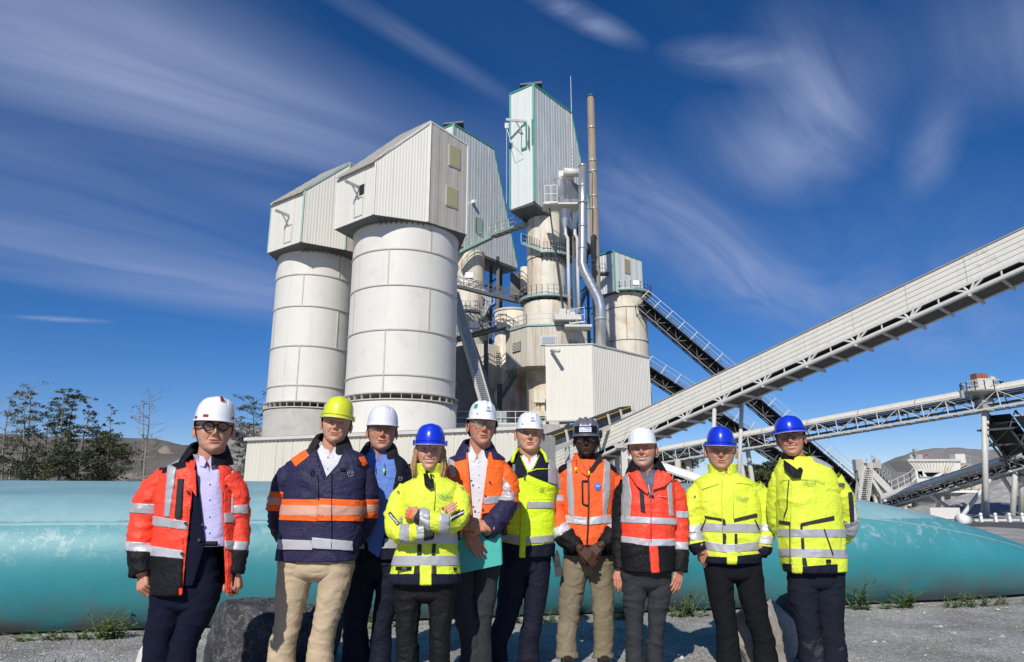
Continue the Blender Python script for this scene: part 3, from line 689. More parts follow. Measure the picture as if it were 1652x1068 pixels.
    mb.box((X(870, 640, 65.6), 65.6, Z(640, 65.6)), (1.1, .7, 1.2)); mb.box((X(868, 665, 65.6), 65.5, Z(668, 65.6)), (1.6, .8, .5)); mb.build('burner_pipework', M['kiln'], r)
    # ---- rear kiln
    r2, K2, Lp2, _, _ = kiln((-9.11, 7.1), 'second lime kiln whose slanted metal head stands behind the front silo', zK=(29.0, 28.8), ztop=43.6)
    c2x, c2y, R2 = X(754, 440, 76), 76.0, 2.02; w_ = lambda py, Y=73.9: Z(py, Y)
    course(r2, c2x, c2y, R2, w_(505), 29, M['kiln']); course(r2, c2x, c2y, R2+.5, w_(560), w_(505), M['concrete'])
    platform(r2, c2x, c2y, R2+.7, w_(502), R2-.1, -1.9, 1.9, M['steel_dark'])
    pts2 = skirt(r2, c2x+1.1, c2y-1.5, 4.4, Z(628, 72), Z(560, 72), M['clad_dirty'])
    louvre(r2, pts2[0], pts2[1], .5, Z(592, 72), Z(570, 72), 1.2)
    louvre(r2, pts2[1], pts2[2], .1, Z(592, 72), Z(570, 72), 1.0)
    dd = Vector((4.56, 5.2)).normalized()
    q = K2+dd*4.4+Vector((dd.y, -dd.x))*.12; fr = MB().box((q.x, q.y, (Z(350, 75)+Z(376, 75))/2), (.95, .1, Z(350, 75)-Z(376, 75)), math.atan2(dd.y, dd.x)).build('door', M['green_pale'], r2)
    q = q+Vector((dd.y, -dd.x))*.04; MB().box((q.x-.3, q.y-.28, (Z(350, 75)+Z(376, 75))/2), (.3, .06, 1.9), math.atan2(dd.y, dd.x)).build('door_gap', M['black'], fr)
    for u, py in ((1.1, 318), (3.2, 329)):
        q = K2+dd*u+Vector((dd.y, -dd.x))*.35; MB().box((q.x, q.y, Z(py, 73+u*.6)), (.35, .5, .35), math.atan2(dd.y, dd.x)).build('wall_lamp', M['white'], r2)
    mb = MB()   # legs carrying the rear head
    for (px, Y) in ((792, 79.5), (808, 81), (803, 77), (779, 78)):
        mb.beam((X(px, 460, Y), Y, 0), (X(px, 460, Y), Y, 29), .38)
    for k in range(8):
        z0 = 3+k*3.2; mb.beam((X(779, 460, 78), 78, z0), (X(808, 460, 81), 81, z0+2.6), .16); mb.beam((X(792, 460, 79.5), 79.5, z0), (X(803, 460, 77), 77, z0), .16)
    mb.build('tower_legs', M['steel_dark'], r2)
    # small tank between the kilns
    c3x, c3y = X(826, 500, 73), 73
    r3 = thing('buffer_tank', (c3x, c3y, 0), 'squat cream tank tucked left of the middle kiln behind railings', 'tank')
    MB().lathe(c3x, c3y, [(1.95, 0), (1.95, Z(496, 71)), (0.02, Z(490, 71))], 36).build('tank_shell', M['kiln'], r3, True)
    MB().lathe(c3x, c3y, [(1.9, Z(498, 71)), (2.05, Z(498, 71)), (2.05, Z(496, 71)+.05), (1.9, Z(496, 71)+.05)], 36, close=True).build('rim', M['steel_light'], r3)
    r4 = thing('equipment_box', (X(839, 455, 78), 78, 0), 'small dark sheet housing peeping out left of the middle kiln', 'housing')
    MB().box((X(838, 460, 78), 78, Z(462, 78)), (2.2, 2, 2.8)).build('housing', mat('dark_sheet', (.12, .12, .12), .6, metal=.3, var=.2), r4)
    MB().tube((X(847, 455, 77), 77, Z(470, 77)), (X(847, 455, 77), 77, Z(432, 77)), .55, n=16).build('pipe', M['kiln'], r4, True)
    mb = MB()
    for dx in (-.9, .9): mb.beam((X(838, 460, 78)+dx, 78, 0), (X(838, 460, 78)+dx, 78, Z(475, 78)), .25)
    mb.build('support', M['steel_dark'], r4)
kilns()

def catwalk(name, label, p, q, w=1.1, truss=True, m=None, cat='walkway', green=False):
    p, q = Vector(p), Vector(q); r = thing(name, (p.x, p.y, 0), label, cat)
    d = (q-p); s = Vector((-d.y, d.x, 0)).normalized()*w/2; mb = MB()
    mb.beam(p, q, w, .1); mb.beam(p-s, q-s, .1, .3); mb.beam(p+s, q+s, .1, .3); k = max(4, int(d.length/1.4))
    for i in range(k+1): c = p.lerp(q, i/k); mb.beam(c-s, c+s, .12, .3)
    mb.build('deck', m or M['steel_dark'], r)
    for sg in (-1, 1):
        rl = MB(); up = Vector((0, 0, 1.1))
        for hgt in (1.1, .55): rl.beam(p+s*sg+Vector((0, 0, hgt)), q+s*sg+Vector((0, 0, hgt)), .06)
        for i in range(k+1):
            c = p.lerp(q, i/k)+s*sg; rl.beam(c, c+up, .07)
            if truss and i < k: c2 = p.lerp(q, (i+1)/k)+s*sg; rl.beam(*((c, c2+up*.9) if i % 2 else (c+up*.9, c2)), .07)
        rl.build('railing', M['steel_green'] if green else (m or M['steel_dark']), r)
    return r
M['steel_green'] = mat('grey_green_steel', (.30, .36, .34), .5, metal=.2, var=.15)
M['conc_shade'] = mat('shaded_concrete', (.21, .20, .18), .9, var=.2, vscale=.8)  # darker concrete copy: shade behind the silo put into the colour
def walkways():
    r = catwalk('truss_walkway', 'dark truss walkway running from behind the front silo to the middle kiln', P(733, 461, 70), P(833, 486, 66.8))
    floodlight(r, P(757, 444, 69), (.0, -1, .1), .75)
    catwalk('upper_walkway', 'green railed upper walkway between the heads of the two kilns', P(795, 381, 74), P(848, 362, 68), .9, False, M['steel_green'], green=True)
    r = thing('kiln_staircase', (X(770, 400, 72), 72, 0), 'pale green stair curling down round the rear kiln below its door', 'staircase')
    stair(r, P(737, 410, 72), P(795, 382, 74), .8, 'stair_flight', M['green_pale'], 22)
    r = thing('kiln_staircase', (X(850, 385, 67), 67, 0), 'green edged stair winding round the middle kiln under its head', 'staircase')
    c = (X(881, 400, 69), 69.0); pts = []
    for i in range(12):
        a = -1.35+i*.105; pts.append(Vector((c[0]+2.75*math.sin(a), c[1]-2.75*math.cos(a), Z(383, 67)-(Z(383, 67)-Z(404, 66.2))*i/11)))
    mb = MB(); vs = MB()
    for i in range(11):
        a, b = pts[i], pts[i+1]; mb.beam(a, b, .06, .3); ci = Vector((c[0], c[1], a.z)); inn = a.lerp(ci, .27); mb.beam(a, inn, .3, .05)
    mb.build('stair_flight', M['green_pale'], r); railing(pts, r, 1.05, 1.0)
    r = catwalk('lower_walkway', 'dark lower walkway level with the top of the kiln skirts', P(736, 548, 66), P(815, 527, 67), 1.6, False)
    MB().beam(P(742, 560, 66), P(742, 690, 66), .3).beam(P(784, 550, 66.5), P(784, 700, 66.5), .42).beam(P(806, 620, 67), P(806, 700, 67), .5).build('columns', M['steel_dark'], r)
    floodlight(r, P(765, 524, 65), (0, -1, 0), .8)
    r = thing('zigzag_stair', (X(775, 490, 74), 74, 0), 'dark zigzag stair between the rear kiln and the cream tank', 'staircase')
    for (a, b) in (((776, 520), (792, 490)), ((792, 490), (778, 478)), ((792, 545), (776, 520))): stair(r, P(*a, 74.5), P(*b, 74), .9, 'stair_flight', M['steel'], 12)
    railing([P(735, 501, 72), P(770, 501, 72), P(797, 490, 73)], r, 1.1, 1.2, m=M['steel'])
    r = thing('plant_staircase', (X(800, 640, 66), 66, 0), 'dark steel stair in shade between the kiln legs', 'staircase')
    stair(r, P(804, 650, 67), P(832, 606, 67), .9, 'stair_flight', M['steel_dark'], 12)
    # bucket ladder conveyor
    r = thing('bucket_ladder', (X(770, 690, 58), 58, 0), 'narrow pale ladder conveyor leaning down beside the front silo', 'conveyor')
    a, b = P(731, 470, 56), P(783, 650, 53); s = Vector((.45, .35, 0)); mb = MB()
    for sg in (-1, 1): mb.beam(a+s*sg*.8, b+s*sg*.8, .1, .25)
    mb.build('side_rails', M['steel_light'], r); mb = MB(); k = 60
    for i in range(k): c = a.lerp(b, i/k); mb.beam(c-s*.7, c+s*.7, .16, .10)
    mb.build('rungs', M['steel'], r); mb = MB().beam(a+Vector((.1, .1, -.35)), b+Vector((.1, .1, -.35)), .55, .05); mb.build('trough', M['steel_dark'], r)
    # concrete A-leg and walls at the foot
    r = thing('concrete_support', (X(765, 690, 60), 60, 0), 'slanting pale concrete leg under the rear kiln', 'support')
    MB().prism([P(748, 560, 60), P(764, 545, 60), P(764, 545, 61.5), P(748, 560, 61.5)], [P(795, 712, 60), P(822, 712, 60), P(822, 712, 61.5), P(795, 712, 61.5)]).build('slanted_leg', M['conc_shade'], r)
    MB().prism([P(731, 560, 60.5), P(752, 556, 60.5), P(752, 556, 62), P(731, 560, 62)], [P(733, 712, 60.5), P(790, 712, 60.5), P(790, 712, 62), P(733, 712, 62)]).build('slanted_wall', M['conc_shade'], r)
    r = thing('concrete_plinth', (X(780, 700, 58), 58, 0), 'low concrete loading deck with railings left of the cream box building', 'platform')
    z0, z1 = 0, Z(683, 56); mb = MB(); a, b = P(731, 700, 57), P(795, 700, 57)
    MB().box(((X(731, 700, 57)+X(880, 700, 57))/2+.5, 59.5, z1/2), (9, 5.5, z1)).build('deck', M['concrete'], r)
    railing([(X(735, 700, 57), 57, z1), (X(880, 700, 57), 57, z1)], r, 1.1, 1.3, m=M['steel_light'])
    for (px, py, w, h) in ((745, 640, 30, 40), (758, 680, 22, 25)):
        MB().box((X(px, py, 62.5), 63, Z(py, 62)), (w*.058, 1.4, h*.058)).build('concrete_block', M['concrete'], r)
    MB().box((X(800, 675, 58), 58.3, z1+.6), (1.8, 1.2, 1.2)).build('mesh_guard', M['steel_green'], r)
    # dark machine hall behind
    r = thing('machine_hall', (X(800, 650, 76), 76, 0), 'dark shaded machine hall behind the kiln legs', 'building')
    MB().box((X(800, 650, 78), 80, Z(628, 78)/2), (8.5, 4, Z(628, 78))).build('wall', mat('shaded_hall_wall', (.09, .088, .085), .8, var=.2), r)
    mb = MB()
    for k in range(5): mb.tube(P(770, 640+k*11, 73), P(846, 636+k*11, 73), .16+.1*(k % 2), n=8)
    mb.build('pipe_bundle', M['steel_dark'], r)
walkways()

def filter_plant():
    r = thing('filter_house', (X(915, 330, 65), 65, 0), 'grey weathered filter box with two hoppers beside the middle kiln', 'filter')
    Yf = 63.6; K = Vector((X(909, 300, Yf), Yf)); a = Vector((X(893, 300, Yf+.8), Yf+.8)); b = Vector((X(933, 300, Yf+2.2), Yf+2.2)); bk = a+(b-K)
    zt, zb = Z(283, Yf), Z(327, Yf); gm = mat('grey_weathered_steel', (.30, .30, .30), .55, metal=.3, var=.25, vscale=.8, stain=[((.62, .62, .62), .8, .55, .62, .7)])
    MB().prism([(p.x, p.y, zb) for p in (a, K, b, bk)], [(p.x, p.y, zt) for p in (a, K, b, bk)]).build('housing', gm, r)
    MB().box(((a.x+b.x)/2, (a.y+b.y)/2, zt+.5), (1.6, 1.2, 1.0)).build('inlet', M['silo'], r)
    MB().tube((K.x+.1, K.y+.6, zt+.7), (X(936, 300, 64), 64.3, zt+.6), .42, n=16).build('cross_duct', M['silo'], r, True)
    for px, Y in ((911, 64.6), (926, 65.4)):
        x = X(px, 340, Y); MB().lathe(x, Y, [(.95, Z(327, Y)), (.8, Z(333, Y)), (.16, Z(369, Y)), (.16, Z(380, Y))], 20).build('hopper', M['duct'], r, True)
        pts = [Vector((x, Y, Z(368, Y))), Vector((x+.05, Y, Z(378, Y))), P(px+5, 385, Y), P(px+6, 440, Y), P(px+8, 505, Y)]
        MB().poly(pts, .17, 10).build('downpipe', M['steel_light'], r, True)
    z = Z(331, 63.5); MB().box((X(905, 331, 63.6), 63.9, z), (3.6, 1.8, .18)).build('platform', M['steel_light'], r)
    railing([(X(879, 331, 63.2), 63.0, z), (X(899, 331, 63), 62.9, z)], r, 1.9, .6)
    MB().beam(P(886, 331, 64), P(908, 500, 66), .12).beam(P(925, 331, 66), P(925, 560, 66), .25).beam(P(932, 331, 67), P(932, 560, 67), .2).build('frame', M['steel_dark'], r)
    MB().box(P(915, 515, 64.5), (2.6, 1.8, .5)).box(P(907, 508, 64.3), (.7, .7, 1.1)).box(P(921, 509, 64.3), (.8, .7, 1.0)).build('screw_conveyor', M['steel_light'], r)
    railing([P(919, 523, 63.8), P(943, 520, 63.5)], r, 1.5, .7); MB().box(P(932, 528, 64.3), (2.6, 1.5, .22)).build('lower_platform', M['steel_light'], r)
    r = thing('exhaust_duct', (X(968, 560, 63), 63, 0), 'silver exhaust duct bending down into the cream box building', 'duct')
    pts = [P(940, 268, 63), P(940, 335, 63), P(940, 395, 63), P(939, 425, 63), P(943, 438, 63), P(966, 482, 63), P(969, 495, 63), P(969, 575, 63)]
    MB().poly(pts, [.40, .40, .42, .44, .46, .50, .50, .50], 24).build('duct_pipe', M['duct'], r, True)
    for q, rr in ((P(940, 268, 63), .42), (P(940, 300, 63), .42), (P(940, 327, 63), .50), (P(940, 365, 63), .44), (P(940, 400, 63), .45)):
        MB().tube(q-Vector((0, 0, .09)), q+Vector((0, 0, .09)), rr+.04, n=24).build('duct_flange', M['duct'], r, True)
    MB().tube(P(969, 515, 63)-Vector((0, 0, .1)), P(969, 515, 63)+Vector((0, 0, .1)), .58, n=24).build('duct_flange', M['steel'], r, True)
    for f in (.2, .4, .6, .8):
        q = P(943, 438, 63).lerp(P(966, 482, 63), f); d = (P(966, 482, 63)-P(943, 438, 63)).normalized()
        MB().tube(q-d*.04, q+d*.04, .47+.05*f, n=24).build('duct_joint', M['steel'], r, True)
    r = thing('chimney', (X(956, 600, 70), 70, 0), 'tall slim tan steel chimney right of the kiln', 'chimney')
    x, Y = X(957, 300, 70), 70.0
    MB().lathe(x, Y, [(.46, 0), (.46, Z(330, Y)), (.44, Z(330, Y)), (.40, Z(158, Y)), (.36, Z(158, Y))], 24).build('stack', M['stack'], r, True)
    for py in (156, 207, 260, 277, 317, 337, 430): MB().lathe(x, Y, [(.4, Z(py, Y)-.06), (.50, Z(py, Y)-.06), (.50, Z(py, Y)+.06), (.4, Z(py, Y)+.06)], 24, close=True).build('collar', M['steel'] if py > 160 else M['steel_dark'], r)
    mb = MB()
    for py in (278, 337, 420): mb.beam((x, Y, Z(py, Y)), P(942, py, 64), .08)
    mb.build('bracket', M['steel'], r)
    # pipe rack behind filter, dark
    r = thing('pipe_rack', (X(945, 560, 74), 74, 0), 'dark steel frame with ladders behind the silver duct', 'frame')
    mb = MB()
    for px in (933, 948, 962): mb.beam((X(px, 450, 74), 74, 0), (X(px, 450, 74), 74, Z(395, 74)), .28)
    for k in range(16):
        z = 2+k*1.8
        if z < Z(395, 74): mb.beam((X(933, 450, 74), 74, z), (X(962, 450, 74), 74, z+(.0 if k % 2 else 1.6)), .12)
    mb.build('steel_frame', M['steel_dark'], r); stair(r, P(935, 500, 72), P(950, 462, 73), .8, 'ladder', M['steel_dark'], 10)
filter_plant()

def right_silo():
    cx, cy, R = X(1010, 520, 88), 88.0, 2.78; Yf = cy-R; z = lambda py: Z(py, Yf)
    r = thing('storage_silo', (cx, cy, 0), 'cream silo on the right with a small pale head and gallery railing', 'silo')
    def an(px): return math.asin(max(-.99, min(.99, (X(px, 520, 86)-cx*.977)/R)))
    shell_courses(r, cx, cy, R, [z(470), z(494), z(547), z(590)], [[an(1032)], [an(1005)], [an(1041)]], M['kiln'], 0, M['kiln'], mat('brown_ring', (.27, .22, .16), .7, var=.2))
    K = Vector((X(991, 440, 84.5), 84.5)); a = Vector((X(967, 440, 86), 86.3)); b = Vector((X(1036, 440, 88.5), 88.5)); bk = a+(b-K)
    zb, zt = Z(470, 84.5), Z(405, 84.5); zr = Z(425, 88.5)
    corrugated(a, K, const(zb), const(zt-.2), r, M['clad_metal'], .4, .03, 1.0); corrugated(K, b, const(zb), const(zt), r, M['clad_front'], 1.2, .02, 1.3)
    MB().prism([(p.x, p.y, zb) for p in (a, K, b, bk)], [(p.x, p.y, zt-.05) for p in (a, K, b, bk)]).build('head_core', M['steel_dark'], r)
    g = MB(); g.beam((K.x, K.y-.05, zb), (K.x, K.y-.05, zt+.05), .2); g.beam((a.x, a.y, zt+.05), (K.x, K.y, zt+.05), .18); g.beam((K.x, K.y, zt+.05), (b.x, b.y, zt+.05), .14); g.build('green_trim', M['green'], r)
    pane(r, K, b, .45, Z(440, 86), Z(418, 86), 1.15, M['window'])
    platform(r, cx, cy, R+.75, z(468)+.05, .5, -1.8, 1.9)
    floodlight(r, (X(1026, 455, 84.4), 84.4, Z(456, 84.4)), (.1, -1, .15), .8)
    railing([P(968, 440, 84), P(977, 440, 84)], r, 1.2, .8, m=M['steel_dark']); MB().box(P(972, 442, 84.6), (1.6, 1.2, .2)).build('landing', M['steel_dark'], r)
right_silo()

def box_building():
    K = Vector((7.2, 60)); a = Vector((X(880, 560, 60.6), 60.6)); b = Vector((X(1047, 577, 66), 66)); bk = a+(b-K)
    r = thing('cladded_building', (K.x, K.y, 0), 'plain cream box building raised on supports with a pipe stub on its wall', 'building')
    zt, zb = Z(555.5, 60), Z(677, 60)
    fp = lambda p, z: (p.x, p.y, z)
    corrugated(a, K, const(zb), const(zt), r, M['clad_cream'], .36, .012, .9); corrugated(K, b, const(zb), lerpf(zt, Z(577, 66)), r, M['clad_cream'], .27, .035, .95)
    MB().prism([fp(p, zb) for p in (a, K, b, bk)], [fp(a, zt-.03), fp(K, zt-.03), fp(b, Z(577, 66)-.03), fp(bk, zt-.03)]).build('inner_wall', M['clad_cream'], r)
    mb = MB(); mb.beam(fp(a, zt+.03), fp(K, zt+.03), .22, .10); mb.beam(fp(K, zt+.03), fp(b, Z(577, 66)+.03), .26, .12); mb.build('roof_edge', M['steel_light'], r)
    mb = MB().beam(fp(a, zb-.05), fp(K, zb-.05), .2, .14).beam(fp(K, zb-.05), fp(b, zb-.05), .2, .14); mb.build('bottom_trim', M['steel'], r)
    p = P(890, 566, 60.3); q = P(903, 570, 59.0); MB().tube(p, q+Vector((-.1, -.4, .15)), .16, n=14).build('pipe_stub', M['steel_light'], r, True)
    # supporting storey
    z1 = zb-.3; mb = MB()
    for t, u in ((a, K), (K, b)):
        for i in range(4):
            c = t.lerp(u, i/3); mb.beam((c.x, c.y+.5, 0), (c.x, c.y+.5, z1), .45)
    mb.build('columns', M['concrete'], r)
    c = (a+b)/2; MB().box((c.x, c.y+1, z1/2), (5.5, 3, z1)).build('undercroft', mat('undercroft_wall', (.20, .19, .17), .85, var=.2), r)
    MB().prism([P(866, 697, 57), P(905, 690, 57), P(905, 690, 60), P(866, 697, 60)], [P(866, 688, 57), P(915, 684, 57), P(915, 684, 60), P(866, 688, 60)]).build('canopy', M['clad_dirty'], r)
box_building()
# ================================================================== CONVEYORS
def main_gallery():
    P0, P1 = P(868, 742, 52.5), P(1780, 307, 26.5)
    r = thing('conveyor_gallery', (P0.x, P0.y, 0), 'long cream clad conveyor gallery sweeping up to the top right corner', 'conveyor')
    d = (P1-P0); L = d.length; d.normalize(); hd = Vector((d.x, d.y, 0)).normalized(); s = Vector((-hd.y, hd.x, 0))
    if s.y < 0: s = -s                    # away from the camera
    H = 1.30; w = 1.75; up = Vector((0, 0, 1)); nrm = -s; down = -up
    # cladding: four ribbed strips per bay, each a panel
    bays = 13; strips = 5
    for b in range(bays):
        a0, a1 = P0+d*(L*b/bays+.015), P0+d*(L*(b+1)/bays-.015)
        for k in range(strips):
            t0, t1 = k/strips, (k+1)/strips; hh = H/strips; jit = random.uniform(0, .012)
            prof = [(0, .035), (.05, .05), (.5, .055), (.92, .05), (.96, .012), (1.0, .008)]
            vs = []
            for (f, o) in prof:
                z = -H*t0-hh*f
                for q in (a0, a1): vs.append(q+up*z+nrm*(o+jit))
            fs = [(2*i, 2*i+1, 2*i+3, 2*i+2) for i in range(len(prof)-1)]
            mkobj('cladding_panel', vs, fs, M['gallery'], r)
    # end laps with grime
    mb = MB()
    for b in range(1, bays): q = P0+d*(L*b/bays)+nrm*.075; mb.beam(q+up*.0, q+down*H, .03, .015, d)
    mb.build('lap_strips', M['gallery'], r)
    mb = MB(); q0, q1 = P0+up*.03, P1+up*.03
    vs = [q0+nrm*.12, q1+nrm*.12, q1+s*w*.5+up*.35, q0+s*w*.5+up*.35, q1+s*w, q0+s*w]; vs2 = [v-up*.05 for v in vs]
    MB().add(vs+vs2, [(0, 1, 2, 3), (3, 2, 4, 5), (9, 8, 7, 6), (11, 10, 8, 9), (0, 6, 7, 1), (5, 4, 10, 11), (0, 3, 9, 6), (3, 5, 11, 9), (1, 7, 8, 2), (2, 8, 10, 4)]).build('roof', M['roof'], r)
    mkobj('back_wall', [P0+s*w+down*.0, P1+s*w, P1+s*w+down*H, P0+s*w+down*H, P0+s*(w-.05), P1+s*(w-.05), P1+s*(w-.05)+down*H, P0+s*(w-.05)+down*H],
          [(0, 1, 2, 3), (7, 6, 5, 4), (0, 4, 5, 1), (3, 2, 6, 7)], M['steel_dark'], r)
    # belt deck just below the cladding (dark) and the open truss under it
    mb = MB(); a, b = P0+down*(H+.05)+s*(w/2), P1+down*(H+.05)+s*(w/2); mb.beam(a, b, w*.8, .12); mb.build('belt', M['belt'], r)
    ch = MB(); zc = H+.46
    ch.tube(P0+down*zc+nrm*.02, P1+down*zc+nrm*.02, .115, n=10); ch.tube(P0+down*zc+s*w, P1+down*zc+s*w, .10, n=10)
    ch.beam(P0+down*(H+.02), P1+down*(H+.02), .14, .14); ch.build('truss_chord', M['steel_light'], r)
    br = MB(); nb = 13; bd = L/nb
    for i in range(nb+1):
        q = P0+d*(bd*i); lo = q+down*zc; 
        for sg in (-.9, -.35, .35, .9): br.tube(lo+nrm*.02, q+down*H+d*sg*.8+nrm*.01, .055, n=8)
        br.tube(lo+nrm*.02, lo+s*w, .07, n=8); br.beam(lo+down*.1-s*.1, lo+s*(w+.35)+down*.12, .12, .16)
        if i < nb:
            m_ = q+d*bd*.5; br.tube(lo+nrm*.02, m_+down*(zc-.0)+s*w, .05, n=8); br.beam(m_+down*(zc+.08), m_+s*(w+.3)+down*(zc+.12), .09, .12); br.beam(m_+down*(H), m_+down*zc, .06)
            br.tube(m_+down*zc+s*w, P0+d*(bd*(i+1))+down*zc+nrm*.02, .05, n=8)
    br.build('braces', M['steel_light'], r)
    rl = MB()
    for i in range(44): q = P0+d*(L*i/43)+down*(H+.32); rl.tube(q+s*.35, q+s*(w-.35), .07, n=8)
    rl.build('return_rollers', M['steel_dark'], r)['kind'] = 'stuff'
    # floor pans underneath, one per half bay
    for i in range(nb*2):
        a = P0+d*(bd*.5*i+.02)+down*(zc+.05)+s*.25; b = P0+d*(bd*.5*(i+1)-.02)+down*(zc+.05)+s*.25
        vs = [a, b, b+s*(w-.05), a+s*(w-.05)]; vs += [v+up*.03 for v in vs]
        mkobj('floor_pan', vs, [(0, 1, 2, 3), (7, 6, 5, 4), (0, 4, 5, 1), (1, 5, 6, 2), (2, 6, 7, 3), (3, 7, 4, 0)], M['pan'], r)
    # legs
    def foot(px, py, px2): 
        # find the point on the gallery seen at px
        best = min((abs(826+FPX*((P0+d*t).x)/((P0+d*t).y*CP+((P0+d*t).z-CAMH)*SP)-px), t) for t in np.linspace(0, L, 400))[1]
        return P0+d*best
    for px, lean in ((1147, -.35), (1004, 0)):
        q = foot(px, 0, 0); q1 = q+down*zc; lg = MB()
        if px == 1147:
            lg.tube(q1+s*.1, (q1.x-.5, q1.y+.3, 0), .12, n=12); lg.tube(q1+s*w+d*.9, (q1.x+1.6, q1.y+w+.3, 0), .12, n=12)
        else:
            lg.beam(q1, (q1.x, q1.y, 0), .4, .4); lg.beam(q1+s*w, (q1.x+.3, q1.y+w, 0), .4, .4); lg.beam(q1+nrm*.5, q1+s*w, .7, .3)
        lg.build('leg', M['steel_light'], r, True if px == 1147 else False)
M['pan'] = mat('shaded_floor_pan', (.06, .06, .06), .6, metal=.2, var=.15)  # shade under the gallery put into the pan colour
main_gallery()

def lattice(name, label, p, q, w=1.6, h=1.3, bay=1.6, top='cover', posts=True, m=None, side_dark=False, legs=(), walkway=True, cat='conveyor', cover_m=None):
    """open truss conveyor: two lattice sides, belt with idlers, optional light cover and a railed walkway"""
    p, q = Vector(p), Vector(q); r = thing(name, (p.x, p.y, 0), label, cat); d = (q-p); L = d.length; d.normalize()
    hd = Vector((d.x, d.y, 0)).normalized(); s = Vector((-hd.y, hd.x, 0))
    if s.y < 0: s = -s
    m = m or M['steel']; up = s.cross(d) if s.cross(d).z > 0 else d.cross(s); k = max(2, round(L/bay))
    for sg, nm in ((0, 'near_truss'), (1, 'far_truss')):
        mb = MB(); o = s*w*sg
        mb.beam(p+o, q+o, .09, .11); mb.beam(p+o-up*h, q+o-up*h, .09, .11)
        for i in range(k+1):
            a = p+d*(L*i/k)+o; mb.beam(a, a-up*h, .055)
            if i < k:
                b = p+d*(L*(i+1)/k)+o; mb.beam(*((a, b-up*h) if i % 2 else (a-up*h, b)), .045)
        mb.build('truss', m, r)
    mb = MB()
    for i in range(k+1):
        a = p+d*(L*i/k)-up*h; mb.beam(a-s*.25, a+s*(w+.25), .09, .12)
        if i < k: mb.beam(a, p+d*(L*(i+1)/k)-up*h+s*w, .05)
    mb.build('cross_members', M['steel_dark'] if side_dark else m, r)
    mb = MB(); side_dark and mb.beam(p+s*w*.9-up*h*.5, q+s*w*.9-up*h*.5, .05, h*.9); mb.beam(p+s*w/2-up*.28, q+s*w/2-up*.28, w*.72, .06); mb.beam(p+s*w/2-up*h*.72, q+s*w/2-up*h*.72, w*.65, .04); mb.build('belt', M['belt'], r)
    mb = MB(); kk = int(L/1.1)
    for i in range(kk): a = p+d*(L*(i+.5)/kk)-up*.38; mb.tube(a+s*.15, a+s*(w-.15), .06, n=6)
    mb.build('idlers', M['steel'], r)['kind'] = 'stuff'
    if top == 'cover':
        nseg = max(2, int(L/4))
        for i in range(nseg):
            a, b = p+d*(L*i/nseg+.02), p+d*(L*(i+1)/nseg-.02); vs = []
            for t in np.linspace(0, PI, 7):
                for e in (a, b): vs.append(e+s*(w/2-math.cos(t)*w*.5)+up*(.08+math.sin(t)*.42))
            mkobj('cover_sheet', vs, [(2*j, 2*j+1, 2*j+3, 2*j+2) for j in range(6)], cover_m or M['gallery'], r)
    if posts:
        mb = MB(); o = -s*.75; pm = m
        for i in range(int(L/2.0)+1):
            a = p+d*(2.0*i); mb.beam(a-up*.5-s*.02, a-up*.5+o, .09); mb.beam(a+o-up*.55, a+o+up*.75, .085)
        mb.build('posts', M['steel_light'], r)
        mb = MB(); mb.beam(p+o+up*.72, q+o+up*.72, .05); mb.beam(p+o+up*.2, q+o+up*.2, .04); mb.build('handrail', M['steel'], r)
        mb = MB(); mb.beam(p-s*.38-up*.5, q-s*.38-up*.5, .7, .05); mb.build('walkway', M['steel_dark'], r)
    for (f, dx, dy, rr) in legs:
        a = p+d*(L*f)-up*h; mb = MB(); mb.tube(a, (a.x+dx, a.y+dy, 0), rr, n=10); mb.build('leg', m, r)
        a = a+s*w; mb = MB(); mb.tube(a, (a.x+dx*-.4+.6, a.y+dy, 0), rr, n=10); mb.build('leg', m, r)
    return r
M['steel_mid'] = mat('mid_grey_steel', (.20, .20, .20), .6, metal=.2, var=.15)  # darker grey steel for the two inclined conveyors
